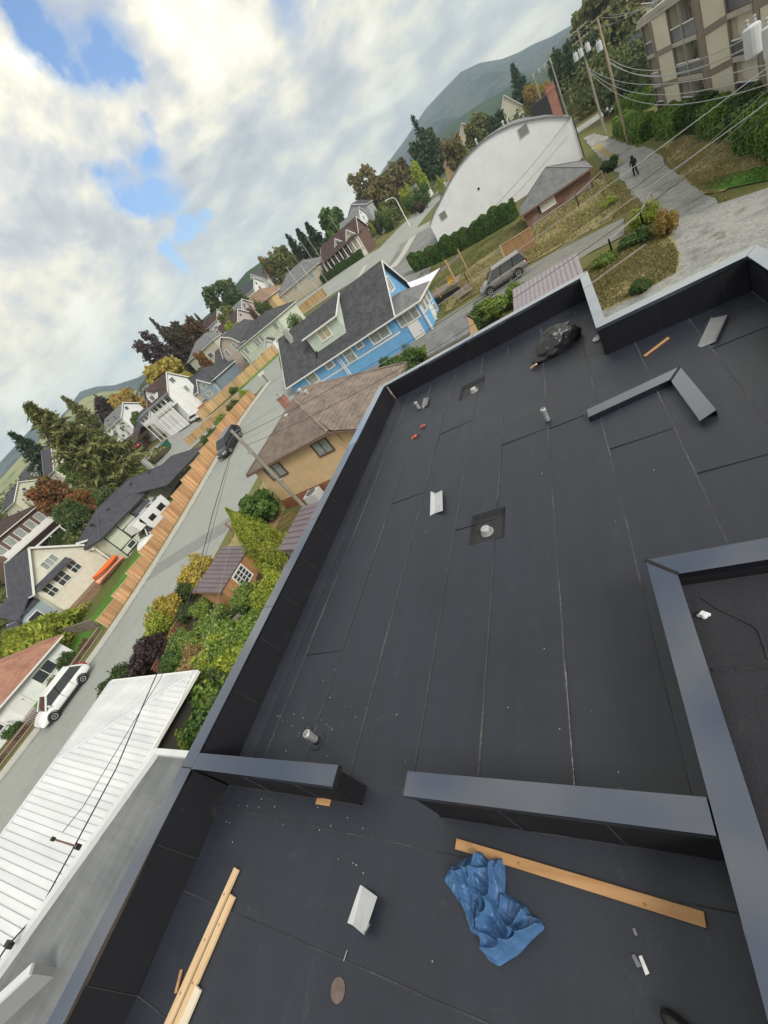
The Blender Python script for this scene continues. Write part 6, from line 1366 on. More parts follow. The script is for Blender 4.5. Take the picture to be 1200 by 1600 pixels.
def hedge_at(label, p, q, h, w, col, leaf=.2):
    hedge(label, (p[0], p[1]), (q[0], q[1]), h, w, col, leaf=leaf)
hedge_at('long clipped hedge by the two power poles', (9.9, 84), (10.3, 67), 1.75, 2.0, 'hedge2')
hedge_at('clipped cedar hedge behind the pole hedge, by the apartments', (11.0, 63), (11.4, 57), 2.0, 2.0, 'hedge2')
hedge_at('clipped hedge under the middle balconies', (12.1, 52.5), (12.4, 46.8), 2.1, 2.0, 'hedge2')
hedge_at('dark hedge running back toward the apartment wall', (11.9, 57), (12.2, 53.2), 2.2, 1.4, 'hedge')
hedge_at('narrow hedge between the two rounded cedar hedges', (12.1, 45.6), (12.3, 43.6), 2.5, 1.4, 'hedge')
hedge_at('broad rounded cedar hedge at the right picture edge', (11.6, 41.5), (11.8, 33), 2.3, 2.2, 'hedge2')
hedge_at('small hedge at the far road behind the poles', (12.5, 100), (15.5, 88), 1.8, 2.4, 'hedge2')
hedge_at('clipped hedge along the cross road by the brown cottage', (-59.5, 121.5), (-45.5, 121.5), 2.0, 1.6, 'hedge')
hedge_at('green hedge beside the far street with parked cars', (-52, 178), (-44, 150), 2.2, 2.0, 'hedge')
hedge_at('yew hedge left of the veranda house', (-88, 22), (-92, 36), 2.4, 2.5, 'gardendark')
# golden cedars
plant('golden_cedar', 'large golden green cedar bush behind the salmon roofed bungalow', 'shrub', 'cone2', (-53.6, 10.6, gz(-53, 9.6) - .2), 4.4, 4.6, 'cedar')
plant('golden_cedar', 'golden cedar at the left edge, partly cut off by the frame', 'shrub', 'cone1', (-55.5, 6.2, gz(-55, 6.5) - .2), 3.9, 3.4, 'cedar')
plant('golden_cedar', 'bright golden cone shaped cedar next to the utility pole', 'shrub', 'cone2', (-20.5, 14.6, gz(-20.5, 14.6) - .1), 5.1, 1.25, 'cedar', lean=(0, 0))
plant('laurel_bush', 'round dense green laurel bush by the tan house', 'shrub', 'dense2', (-24.2, 19.0, gz(-24.2, 19.0) - .3), 2.9, 1.95, 'green')
# street side garden of the near lot
GG = 'shrubs in the garden below the parapet'
def shrub(label, px_, py_, z, h, r, col, kind='bush1', name='shrub'):
    p = PZ(px_, py_, z); return plant(name, label, 'shrub', kind, (p.x, p.y, gz(p.x, p.y) - .1), h, r, col)
for (px_, py_, z, h, r, col, kind, lb) in [
 (318, 893, -5.2, 2.2, 1.3, 'yellow', 'bush1', 'yellow leaved shrub beside the garden shed roof'), (302, 906, -5.4, 2.0, 1.1, 'yellow', 'bush2', 'yellow shrub on the street side of the garden shed'),
 (268, 948, -5.4, 2.1, 1.25, 'yellow', 'bush2', 'bright yellow shrub in the middle of the street border'), (245, 978, -5.4, 2.0, 1.2, 'lime', 'bush1', 'yellow green shrub above the purple smoke bush'), (256, 962, -5.4, 1.8, 1.0, 'yellow', 'bush1', 'yellow shrub joined to the bright yellow one'),
 (292, 925, -5.5, 1.7, 1.1, 'gardendark', 'bush2', 'dark green shrub under the yellow shed shrubs'), (222, 1022, -5.3, 1.9, 1.7, 'purple', 'wild1', 'spreading purple smoke bush beside the street'), (215, 1040, -5.7, 1.2, 1.0, 'lime', 'wild2', 'small lime shrub below the purple bush'),
 (175, 1062, -5.6, 1.4, 1.3, 'gardendark', 'wild1', 'dark leafy shrub at the white metal roof corner'), (196, 1056, -5.6, 1.3, 1.0, 'green', 'wild2', 'green shrub between purple bush and white roof'),
 (300, 985, -5.5, 1.4, 1.2, 'garden', 'wild1', 'green shrub in the garden middle, street side'), (330, 965, -5.4, 1.6, 1.3, 'garden', 'wild2', 'light green rose bush south of the garden shed'), (345, 990, -5.3, 1.8, 1.4, 'garden', 'bush1', 'broad green bush in the garden centre'),
 (318, 1015, -5.3, 1.7, 1.3, 'lime', 'wild1', 'yellow green weeds bush below the garden centre'), (365, 1000, -5.2, 2.1, 1.4, 'garden', 'wild2', 'tall green bush close to the left parapet'), (340, 1040, -5.0, 2.2, 1.5, 'lime', 'bush2', 'lime leafed bush between parapet and white roof'),
 (318, 1075, -4.9, 2.3, 1.4, 'gardendark', 'wild1', 'dark rose bush with pink blooms near the white roof'), (345, 1070, -4.7, 2.4, 1.3, 'garden', 'bush1', 'green bush right beside the parapet cap'), (305, 1115, -4.7, 2.4, 1.3, 'green', 'bush1', 'dark gap bush between white roof and parapet'),
 (285, 1150, -4.9, 2.2, 1.0, 'lime', 'wild2', 'lowest lime shrub in the dark gap by the grey roof'), (300, 1135, -4.7, 2.3, 1.2, 'green', 'bush2', 'green shrub above the lowest lime shrub'), (405, 925, -4.9, 2.4, 1.0, 'lime', 'bush2', 'yellow green climber along the fence under the parapet'),
 (418, 905, -4.9, 2.4, .9, 'lime', 'bush1', 'yellow green climber at the fence near the lean to shed'), (392, 950, -5.1, 1.9, 1.2, 'garden', 'wild1', 'green shrub in front of the dark chair'), (370, 925, -5.3, 1.7, 1.1, 'garden', 'wild2', 'grey green shrub under the shed window'),
 (355, 955, -5.4, 1.3, 1.0, 'gardendark', 'bush1', 'low dark shrub at the shed gable'), (295, 1035, -5.5, 1.2, .9, 'straw', 'wild2', 'dry straw coloured plant in the garden'), (288, 1010, -5.5, 1.3, .8, 'straw', 'wild1', 'orange brown dry plant in the garden'),
 (385, 975, -5.0, 2.0, 1.2, 'garden', 'bush2', 'green bush hugging the parapet above the tall one'), (300, 1060, -5.2, 1.8, 1.1, 'garden', 'wild1', 'garden shrub at the upper corner of the white roof'), (287, 958, -5.8, 1.2, .9, 'gardendark', 'wild1', 'low dark plants between yellow shrubs and garden bed'), (272, 1000, -5.8, 1.2, .9, 'garden', 'wild2', 'small green plants inside the brown border fence'), (262, 1030, -5.7, 1.2, .9, 'green', 'bush1', 'little green bush beside the purple smoke bush'), (310, 945, -5.8, 1.0, .9, 'garden', 'wild1', 'ferny plants at the foot of the shed gable'), (285, 1040, -5.6, 1.2, 1.0, 'straw', 'wild1', 'dry flower stems in front of the white roof'),
 (328, 1100, -4.6, 2.3, 1.2, 'gardendark', 'wild2', 'dark shrub under the parapet cap joint')]:
    shrub(lb, px_, py_, z, h * 1.1, r * 1.22, col, kind)
# behind the far parapet and along the alley
for (p, h, r, col, kind, lb) in [
 ((-13.6, 33.5), 2.2, 1.6, 'green', 'bush1', 'green rhododendron at the blue house corner'), ((-16.0, 34.5), 2.3, 1.7, 'green', 'bush2', 'green rhododendron under the blue house windows'), ((-11.4, 33.2), 1.8, 1.3, 'garden', 'bush1', 'light shrub between the blue house and hut'),
 ((-18.4, 34.6), 1.9, 1.5, 'gardendark', 'wild1', 'dark shrub between the tan and blue houses'), ((-6.0, 33.6), 2.0, 1.5, 'garden', 'bush2', 'bright green bush left of the lilac carport'), ((-7.8, 33.8), 1.9, 1.4, 'green', 'bush1', 'green bush right of the grey shingled hut'), ((-4.4, 34.2), 1.7, 1.2, 'garden', 'wild1', 'leafy bush beside the carport end'),
 ((-9.4, 35.2), .9, .7, 'yellow', 'wild2', 'small yellow flowering plant on the alley edge'), ((4.3, 36.4), 1.5, 1.2, 'lime', 'wild1', 'feathery green weeds where alley meets gravel lane'), ((4.7, 32.6), 1.9, 1.0, 'gold', 'wild2', 'bush with orange berries beside the gravel lane'),
 ((3.2, 33.8), 1.0, 1.2, 'green', 'wild1', 'green weeds behind the wire fence by the lane'), ((1.4, 33.0), .9, 1.2, 'garden', 'wild2', 'green weeds along the fence nearest the carport'), ((2.3, 27.2), .8, .7, 'hedge', 'bush1', 'small dark plant in the dry grass'), ((5.4, 60.5), 1.4, 1.2, 'hedge', 'wild1', 'dark shrub behind the wooden garage'),
 ((3.6, 47.5), .9, 1.0, 'lime', 'wild2', 'yellow weeds on the garage verge'),
 ((-43.6, 26.2), 1.7, 1.0, 'garden', 'wild1', 'small shrub behind the cedar fence'),
 ((-44.3, 41.5), 2.3, 1.6, 'garden', 'wild1', 'ivy mass behind the cedar fence, near end'), ((-44.0, 45.0), 2.2, 1.6, 'gardendark', 'wild2', 'ivy mass behind the cedar fence, middle'), ((-43.9, 48.0), 2.0, 1.3, 'lime', 'wild1', 'yellow green ivy at the far end of cedar fence'), ((-45.5, 38.8), 2.1, 1.4, 'green', 'bush1', 'green bush at the porch end of charcoal roof house'), ((-46.5, 43.5), 1.9, 1.5, 'gold', 'wild2', 'orange brown ivy beside the lane'),
 ((-43.9, 9.0), 1.7, 1.0, 'gardendark', 'wild1', 'dark rose shrub at the bungalow corner window'), ((-43.8, 7.2), 1.2, .8, 'olive', 'wild2', 'olive shrub by the bungalow door'), ((-43.6, 3.4), 1.4, .9, 'hedge', 'bush1', 'round dark green shrub by the bungalow steps'), ((-43.4, 1.2), 1.1, .8, 'purple', 'bush2', 'dark red shrub at the bottom left'), ((-43.6, 10.6), 1.0, .8, 'brown', 'wild1', 'brown shrub at the bungalow corner'),
 ((-51.5, 26.0), 1.0, .8, 'green', 'wild1', 'low green plants by the deck end'), ((-84, 66.5), 2.6, 1.8, 'dark', 'bush1', 'dark evergreen shrub before the white shed house'), ((-62, 66), 1.5, 1.2, 'green', 'bush2', 'green bush on the slate house lawn')]:
    plant('shrub', lb, 'shrub', kind, (p[0], p[1], gz(*p) - .1), h, r, col)
# grass: blades and tufts as one mass each
def grass(name, poly, n, h, col, seed=1):
    rg = np.random.default_rng(seed); P = np.array(poly); lo, hi = P.min(0), P.max(0); pts = rg.uniform(lo, hi, (n * 2, 2))
    x, y = pts[:, 0], pts[:, 1]; ins = np.zeros(len(x), bool)
    for (x0, y0), (x1, y1) in zip(P, np.roll(P, -1, 0)):
        c = ((y0 > y) != (y1 > y)) & (x < (x1 - x0) * (y - y0) / ((y1 - y0) if y1 != y0 else 1e-9) + x0); ins ^= c
    pts = pts[ins][:n]; k = np.sin(pts[:, 0] * .9) * np.sin(pts[:, 1] * .8 + 1) + rg.normal(size=len(pts)) * .7; pts = pts[k > -.35]
    Z = gza(pts[:, 0], pts[:, 1]); hh = h * rg.uniform(.4, 1.2, len(pts)); Pn = np.stack([pts[:, 0], pts[:, 1], Z + .07 + hh * .35], 1); d = rg.normal(size=(len(pts), 3)); d[:, 2] *= .3
    me = leaves_mesh(name, Pn, d, h * 1.15, 5.5, rg=rg); me.materials[0] = LM[col]; o = inst(name, me); return tag(o, kind='stuff')
LM['hay'] = leaf_mat('leaf_hay', [(.19, .155, .065), (.26, .215, .095), (.32, .27, .13), (.16, .17, .05)], .1)
LM['lawn'] = leaf_mat('leaf_lawn', [(.045, .11, .018), (.06, .14, .02), (.085, .16, .03)], .1)
LM['field'] = leaf_mat('leaf_field', [(.08, .09, .03), (.11, .11, .035), (.14, .12, .05), (.07, .10, .025)], .1)
grass('dry_grass', [(p.x, p.y) for p in (G(1040, 240), G(1072, 280), G(1105, 306), G(1200, 262), G(1200, 215), G(1120, 202), G(1062, 208))], 9000, .22, 'hay', 1)
grass('lawn_grass', [(p.x, p.y) for p in (G(1090, 290), G(1110, 300), G(1200, 285), G(1200, 262), G(1130, 278))], 4000, .13, 'lawn', 2)
gd = [(p.x, p.y) for p in (G(905, 430), G(960, 395), G(1005, 345), G(1046, 372), G(1062, 404), G(1056, 430), G(995, 462), G(940, 488))]
grass('dry_grass', gd, 16000, .17, 'hay', 3); grass('field_grass', gd, 9000, .2, 'field', 4)
grass('dry_grass', [(-13, 43.2), (-5, 41.6), (4.2, 42.2), (5, 52), (4.6, 56), (-12, 55)], 22000, .2, 'hay', 5); grass('field_grass', [(-17, 43.2), (-5, 41.6), (4.2, 42.2), (5, 52), (4.6, 56), (-4, 66), (-20, 71), (-22, 60)], 22000, .22, 'field', 9)
grass('dry_grass', [(p.x, p.y) for p in (G(900, 238), G(928, 258), G(958, 284), G(985, 298), G(1012, 334), G(1002, 344), G(965, 306), G(915, 270))], 7000, .2, 'hay', 10); grass('field_grass', [(p.x, p.y) for p in (G(1028, 238), G(1064, 274), G(1090, 297), G(1130, 318), G(1142, 312), G(1100, 292), G(1075, 268), G(1040, 232))], 5000, .17, 'hay', 11)
grass('verge_grass', [(-42.5, -5), (-41.5, -5), (-41.5, 50), (-42.5, 50)], 6000, .12, 'field', 6)
grass('lawn_grass', [(-42.7, 9.6), (-42.7, 22), (-51.5, 22), (-51.5, 9.4)], 14000, .09, 'lawn', 7)
grass('verge_grass', [(-29, 16), (-29, 36), (-22.8, 36), (-22.8, 17), (-10, 16), (-10, 14)], 7000, .14, 'hay', 8)

def wood(name, n_clump, region, hr, rr, col, seed, keep):
    """a far-off wood that reads as one mass: many crowns of leaves in one object"""
    rg = np.random.default_rng(seed); P, Q = [], []; k = 0
    while k < n_clump:
        x, y = rg.uniform(region[0], region[2]), rg.uniform(region[1], region[3])
        if not keep(x, y): k += .2; continue
        h, r = rg.uniform(*hr), rg.uniform(*rr); z = gz(x, y); m_ = 260; d = rg.normal(size=(m_, 3)); d /= np.linalg.norm(d, axis=1)[:, None]
        lump = 1 + .3 * np.sin(d[:, 0] * 4 + x) * np.sin(d[:, 1] * 5 + y)
        P.append(np.stack([x + d[:, 0] * r * lump, y + d[:, 1] * r * lump, z + h * .5 + d[:, 2] * h * .5 * lump], 1)); Q.append(d + rg.normal(size=(m_, 3)) * .7); k += 1
    me = leaves_mesh(name, np.concatenate(P), np.concatenate(Q), .72, 1.5, rg=rg); me.materials[0] = LM[col]; return tag(inst(name, me), kind='stuff')
LM['wood1'] = leaf_mat('leaf_wood_mixed', [(.035, .06, .018), (.06, .09, .025), (.10, .11, .035), (.05, .075, .022), (.13, .11, .035), (.045, .08, .022)])
LM['wood2'] = leaf_mat('leaf_wood_dark', [(.022, .042, .016), (.04, .062, .022), (.06, .075, .026)])
wood('far_wood', 260, (-240, 30, -104, 260), (4, 9), (2.2, 4.5), 'wood1', 21, lambda x, y: not (105 < y < 123) and not (x > -125 and y < 72))
wood('far_wood', 200, (-100, 140, 60, 270), (4, 9), (2.2, 4.2), 'wood1', 22, lambda x, y: not (-43 < x < -27))
wood('far_wood', 90, (-245, -60, -106, 30), (4, 8), (2.2, 4), 'wood2', 23, lambda x, y: True)
wood('undergrowth', 60, (-112, 82, -76, 106), (1.5, 4), (1.2, 2.4), 'wood1', 24, lambda x, y: True)
wood('undergrowth', 30, (-80, 8, -64, 34), (1.5, 4.0), (1.2, 2.4), 'wood1', 26, lambda x, y: True)
wood('undergrowth', 36, (12, 92, 40, 108), (3.5, 7), (2, 3.4), 'wood2', 27, lambda x, y: True)
wood('undergrowth', 40, (8, 121, 60, 140), (5, 10), (2.4, 4.2), 'wood1', 28, lambda x, y: True)
# ================================================================== FENCES
M_cedar = mat('new_cedar_boards', (.42, .22, .10), rough=.8, c2=(.56, .34, .18), scale=1.6, stretch=(2.5, 2.5, .3), detail=4, rnd=.10, isl=.26)
M_cedar2 = mat('golden_fence_boards', (.40, .26, .12), rough=.8, c2=(.50, .34, .17), scale=1.5, stretch=(2.5, 2.5, .3), rnd=.1, isl=.2)
M_post = mat('cedar_posts', (.50, .34, .18), rough=.8, c2=(.58, .42, .25), scale=3)
M_redwood = mat('redwood_rails', (.22, .085, .05), rough=.8, c2=(.28, .13, .08), scale=3)
def board_fence(name, label, pts, h, m_board, panel=2.4, bw=.14, posts=True, m_post=None, cap=True, hfun=None, gap=.012, group=None, stepped=True):
    t = thing(name, label, 'fence', tuple(on(*pts[0])), 0, group); O = t.location
    for A, B_ in zip(pts, pts[1:]):
        A, B_ = Vector((A[0], A[1], 0)), Vector((B_[0], B_[1], 0)); Ln = (B_ - A).length; n = max(1, round(Ln / panel)); u = (B_ - A).normalized(); v = Vector((-u.y, u.x, 0))
        for k in range(n):
            p, q = A.lerp(B_, k / n), A.lerp(B_, (k + 1) / n); zp, zq = gz(p.x, p.y), gz(q.x, q.y); hh = hfun((k + .5) / n) if hfun else h
            zt = (max(zp, zq) if stepped else (zp + zq) / 2) + hh; L_ = (q - p).length; nb = max(2, int(L_ / bw)); m = MB()
            for j in range(nb):
                a, b = p.lerp(q, j / nb), p.lerp(q, (j + 1) / nb); b = b - u * gap; o1 = v * .012; jig = random.uniform(-.012, .012); za = zp + (zq - zp) * j / nb + .06; tt = zt if stepped else zp + (zq - zp) * j / nb + hh
                off = v * (.012 if j % 2 else 0.0)
                m.hexa([x + Vector((0, 0, za)) - O for x in (a - o1 + off, b - o1 + off, b + o1 + off, a + o1 + off)], [x + Vector((0, 0, tt - .05 + jig)) - O for x in (a - o1 + off, b - o1 + off, b + o1 + off, a + o1 + off)])
            tag(m.build('fence_boards', m_board, t), kind='stuff')
            if cap:
                r = MB(); tz = zt if stepped else None
                r.bar(p + Vector((0, 0, (zt if stepped else zp + hh) - .02)) - O, q + Vector((0, 0, (zt if stepped else zq + hh) - .02)) - O, .10, .04); r.build('top_rail', m_post or M_post, t)
            if posts:
                c = MB(); c.box(p.x - O.x - .05, p.y - O.y - .05, zp - .3 - O.z, p.x - O.x + .05, p.y - O.y + .05, zt + .04 - O.z); c.build('fence_post', m_post or M_post, t)
    return t
board_fence('cedar_fence', 'long new cedar board fence stepping up along the street', [(-41.9, 12.2), (-41.8, 47.2)], 1.6, M_cedar, hfun=lambda t: 1.05 + .65 * min(1, t * 2.2) - .5 * max(0, t - .75) / .25)
f2 = [G(318, 657), G(345, 632), G(380, 602), G(436, 551)]
board_fence('golden_fence', 'golden board fence along the far side of the lane', [(p.x, p.y) for p in f2], 1.9, M_cedar2, panel=2.6, bw=.2)
f4 = [G(297, 697), G(340, 660), G(387, 622)]
board_fence('old_fence', 'low orange board fence half covered by ivy beside the lane', [(p.x, p.y) for p in f4], 1.3, M_cedar2, panel=2.4, bw=.2)
f3 = [G(232, 697), G(262, 668), G(290, 640)]
board_fence('yard_fence', 'rust brown board fence between the gravel yard and the white house', [(p.x, p.y) for p in f3], 2.0, mat('rust_fence_boards', (.26, .13, .07), rough=.85, c2=(.36, .20, .11), scale=1.5, stretch=(2.5, 2.5, .3)), panel=2.6, bw=.2)
board_fence('grey_fence', 'weathered grey brown fence between bungalow and lawn', [(-54, 12.3), (-43.6, 12.5)], 1.2, mat('grey_brown_boards', (.14, .11, .09), rough=.9, c2=(.22, .18, .15), scale=2), bw=.16, m_post=M_oldwood)
board_fence('blue_house_fence', 'tan fence behind the blue house roof, by the cross road', [(-37, 92), (-28.8, 90)], 2.4, M_cedar2, bw=.2) if False else board_fence('corner_fence', 'tan board fence at the street corner behind the blue house', [tuple(G(462, 500).xy), tuple(G(512, 462).xy)], 2.0, M_cedar2, bw=.25)
board_fence('alley_gate_panel', 'single tan fence panel beside the parked grey car', [(-5.5, 46.6), (-2.6, 46.0)], 1.75, mat('tan_gate_boards', (.36, .20, .10), rough=.8, c2=(.44, .27, .14), scale=1.5, stretch=(2, 2, .3)), panel=3.0, bw=.14)
board_fence('parapet_fence', 'dark board fence in the garden right below the parapet', [tuple(PZ(402, 985, -5.3).xy), tuple(PZ(447, 878, -5.3).xy)], 1.5, mat('dark_fence_boards', (.10, .075, .06), rough=.9, c2=(.15, .115, .09), scale=2), bw=.15, m_post=M_oldwood)
board_fence('border_fence', 'low red brown slat fence in the garden border by the street', [tuple(PZ(292, 965, -6.2).xy), tuple(PZ(246, 1052, -6.2).xy)], .8, M_redwood, bw=.12, m_post=M_redwood, gap=.05)
def picket(label, a, b, h=.75):
    t = thing('picket_fence', label, 'fence', tuple(on(*a))); O = t.location; A, B_ = Vector((*a, 0)), Vector((*b, 0)); Ln = (B_ - A).length; u = (B_ - A) / Ln; n = int(Ln / 2.0)
    for k in range(n):
        p, q = A.lerp(B_, k / n), A.lerp(B_, (k + 1) / n); m = MB()
        for j in range(14):
            c = p.lerp(q, (j + .5) / 14); z = gz(c.x, c.y); m.box(c.x - .012 - O.x, c.y - .045 - O.y, z - O.z + .05, c.x + .012 - O.x, c.y + .045 - O.y, z + h + .03 * (j % 2) - O.z)
        tag(m.build('pickets', mat('dark_brown_pickets', (.10, .055, .045), rough=.85, c2=(.15, .09, .07), scale=4), t), kind='stuff'); r = MB()
        for dz in (.2, h - .12): r.bar(p + Vector((.03, 0, gz(p.x, p.y) + dz)) - O, q + Vector((.03, 0, gz(q.x, q.y) + dz)) - O, .04, .08)
        r.build('rail', mat('pale_rail', (.34, .27, .22), rough=.85), t)
picket('low dark brown picket fence beside the parked white car', (-42.2, -8), (-42.6, 12.0))
def rail_fence(name, label, pts, h, m_, nr=3, r=.06, step=2.2):
    t = thing(name, label, 'fence', tuple(on(*pts[0]))); O = t.location
    for A, B_ in zip(pts, pts[1:]):
        A, B_ = Vector((*A, 0)), Vector((*B_, 0)); n = max(1, round((B_ - A).length / step))
        for k in range(n + 1):
            p = A.lerp(B_, k / n); z = gz(p.x, p.y) - O.z; MB().bar((p.x - O.x, p.y - O.y, z - .2), (p.x - O.x, p.y - O.y, z + h + .05), r * 1.4).build('fence_post', m_, t)
        for j in range(nr):
            m = MB(); zz = h * (j + 1) / nr
            for k in range(n):
                p, q = A.lerp(B_, k / n), A.lerp(B_, (k + 1) / n); m.bar((p.x - O.x, p.y - O.y, gz(p.x, p.y) - O.z + zz), (q.x - O.x, q.y - O.y, gz(q.x, q.y) - O.z + zz), r)
            m.build('rail', m_, t)
    return t
rail_fence('redwood_rail_fence', 'red brown rail fence around the tan house yard by the street', [(-28.3, 19), (-25.6, 22), (-22.9, 19.2)], 1.0, M_redwood)
rail_fence('redwood_rail_fence', 'red brown rail fence beside the golden cone cedar', [(-28.6, 14.5), (-24.6, 15.8), (-20.6, 18.0)], 1.0, M_redwood)
M_grey_rail = mat('weathered_rail', (.27, .26, .23), rough=.8, c2=(.34, .33, .30), scale=3)
rail_fence('wire_fence', 'grey pipe rail fence in the weeds beside the gravel lane', [(-.3, 32.6), (1.9, 33.2), (4.0, 35.2), (5.2, 38.5)], 1.25, M_grey_rail, 1, .07)
rail_fence('wire_fence', 'grey rail fence across the grass behind the parked grey car', [(-16.2, 48.6), (-9.5, 46.9), (-5.6, 46.6)], 1.3, M_grey_rail, 2, .05, 3)
rail_fence('wire_fence', 'grey rail fence in front of the wooden garage', [(-2.5, 50.5), (1.5, 52.2), (4.2, 55.5)], 1.2, M_grey_rail, 1, .06, 2.6)
m = MB(); m.bar(on(.2, 30.8, .12), on(3.6, 32.6, .12), .25, .18); tag(m.build('timber_edging', M_oldwood), 'long weathered timber beam edging the weeds near the lane', 'timber beam')
for k, (a, b) in enumerate((((2.2, 23.8), (5.6, 26.4)), ((1.4, 24.6), (3.4, 26.2)))):
    m = MB(); m.bar(on(*a, .12), on(*b, .12), .09, .05); tag(m.build('loose_pole', mat('pale_driftwood', (.42, .36, .27), rough=.9)), ('long pale pole lying in the dry grass below the parapet', 'shorter pale pole lying left of the long one in dry grass')[k], 'pole')

# ================================================================== VEHICLES
M_tyre = mat('tyre_rubber', (.014, .014, .015), rough=.85); M_rim = mat('alloy_rim', (.42, .43, .45), rough=.3, metal=.6); M_cglass = mat('car_glass', (.012, .015, .018), rough=.05, spec=.8)
M_lamp = mat('headlight_glass', (.55, .57, .58), rough=.1, spec=.8); M_red = mat('red_lens', (.30, .015, .012), rough=.2); M_plast = mat('black_plastic', (.02, .02, .022), rough=.6)
def paint(n, c): return mat(n, c, rough=.28, spec=.6, coat=.6)
def car(name, label, cat, x, y, rz, L_=4.5, W_=1.8, H_=1.6, body=None, hood=.95, belt=1.0, cab=(.22, .40, .90, .97), gh=.28, group=None, dz=0, wr=.34, wb=.59, front=.19, detail=True):
    """nose towards local -y"""
    z = gz(x, y) + .065 + dz; t = thing(name, label, cat, (x, y, z), rz, group); e = .6; sx = (gz(x + math.sin(rz) * -e, y + math.cos(rz) * e) - gz(x + math.sin(rz) * e, y - math.cos(rz) * e)) / (2 * e); t.rotation_euler = (math.atan(sx), 0, rz)
    yv = lambda f: -L_ / 2 + L_ * f
    st = [(0, .50, .80, gh + .12), (.03, .66, .92, gh), (.10, hood - .08, .97, gh - .02), (cab[0], hood, 1, gh - .03), (.40, belt, 1, gh - .03), (.70, belt + .02, 1, gh - .03), (.90, belt + .03, .98, gh - .02), (.97, belt, .94, gh + .02), (1, belt - .25, .86, gh + .10)]
    bm = bmesh.new(); rings = []
    for f, zt, w, zb_ in st:
        hw = W_ / 2 * w; zm = zb_ + (zt - zb_) * .55
        rings.append([bm.verts.new((sx_ * a, yv(f), zz)) for sx_, a, zz in ((-1, hw * .90, zb_), (-1, hw, zb_ + (zt - zb_) * .25), (-1, hw, zm), (-1, hw * .93, zt), (-1, hw * .45, zt + .035), (1, hw * .45, zt + .035), (1, hw * .93, zt), (1, hw, zm), (1, hw, zb_ + (zt - zb_) * .25), (1, hw * .90, zb_))])
    for A, B_ in zip(rings, rings[1:]):
        for j in range(10): bm.faces.new([A[j], A[(j + 1) % 10], B_[(j + 1) % 10], B_[j]])
    bm.faces.new(rings[0]); bm.faces.new(rings[-1])
    bmesh.ops.recalc_face_normals(bm, faces=bm.faces[:]); me = bpy.data.meshes.new('car_body'); bm.to_mesh(me); bm.free(); me.materials.append(body); me.polygons.foreach_set('use_smooth', np.ones(len(me.polygons), bool))
    o = inst('body', me, t); md = o.modifiers.new('s', 'SUBSURF'); md.levels = 1; md.render_levels = 2
    hw = W_ / 2; y0, y1, y2, y3 = map(yv, cab); zb_, zt = belt - .03, H_
    b4 = [(-hw * .92, y0), (hw * .92, y0), (hw * .92, y3), (-hw * .92, y3)]; t4 = [(-hw * .74, y1), (hw * .74, y1), (hw * .74, y2), (-hw * .74, y2)]
    m = MB(); m.hexa([(a, b, zb_) for a, b in b4], [(a, b, zt - .06) for a, b in t4]); m.build('cabin_glass', M_cglass, t)
    r = MB(); rt = [(a * 1.03, b) for a, b in t4]; r.hexa([(a, b, zt - .075) for a, b in rt], [(a * .93, b * .97 + (y1 + y2) / 2 * .03, zt) for a, b in rt]); ro = r.build('roof', body, t); mb_ = ro.modifiers.new('b', 'BEVEL'); mb_.width = .05; mb_.segments = 3
    p = MB()
    for s_ in (-1, 1):
        for (ya, yb) in ((y0, y1), (y3, y2)): p.bar((s_ * hw * .93, ya, zb_), (s_ * hw * .75, yb, zt - .05), .09, .09)
        for f in (.36, .68): ym = y0 + (y3 - y0) * f; yt = y1 + (y2 - y1) * max(0, min(1, (f - .12) / .76)); q_ = MB(); q_.bar((s_ * hw * .925, ym, zb_), (s_ * hw * .75, yt, zt - .06), .07, .05); q_.build('door_pillar', M_plast, t)
    p.build('pillars', body, t)
    for f in (front, front + wb):
        for s_ in (-1, 1):
            w_ = MB(); w_.lathe([(wr * .6, -.11), (wr * .95, -.11), (wr, -.06), (wr, .06), (wr * .95, .11), (wr * .6, .11)], (0, 0, 0), 20)
            wo = w_.build('wheel', M_tyre, t, (s_ * (hw - .09), yv(f), wr)); wo.rotation_euler = (0, math.pi / 2, 0)
            k = MB(); k.lathe([(wr * .62, .095), (wr * .60, .118), (wr * .2, .10), (.05, .122)], (0, 0, 0), 16); 
            ko = k.build('rim', M_rim, wo)
            if s_ < 0: ko.rotation_euler = (math.pi, 0, 0)
            if detail:
                a_ = MB(); n = 14
                for j in range(n):
                    a0, a1 = math.pi * j / n, math.pi * (j + 1) / n; R0, R1 = wr + .02, wr + .075; g = lambda a, R_: (s_ * (hw + .006), yv(f) + R_ * math.cos(a), wr + R_ * math.sin(a))
                    a_.hexa([g(a0, R0), g(a1, R0), g(a1, R1), g(a0, R1)], [tuple(np.array(g(a, q)) - np.array((s_ * .07, 0, 0))) for a, q in ((a0, R0), (a1, R0), (a1, R1), (a0, R1))])
                a_.build('wheel_arch', M_plast, t)
    for s_ in (-1, 1):
        m = MB(); m.hexa([(s_ * hw * .52, yv(.012), .60), (s_ * hw * .88, yv(.055), .62), (s_ * hw * .86, yv(.10), .70), (s_ * hw * .5, yv(.05), .70)], [(s_ * hw * .52, yv(.025), .73), (s_ * hw * .90, yv(.075), .77), (s_ * hw * .86, yv(.13), .80), (s_ * hw * .5, yv(.08), .80)]); m.build('headlight', M_lamp, t)
        m = MB(); m.box(s_ * hw * .66 - .12, yv(.972), belt - .32, s_ * hw * .66 + .14, yv(1.003), belt + .02); m.build('taillight', M_red, t)
        m = MB(); m.box(s_ * (hw + .08) - .09, yv(cab[0]) + .25, belt - .02, s_ * (hw + .08) + .09, yv(cab[0]) + .36, belt + .13); m.build('wing_mirror', body, t)
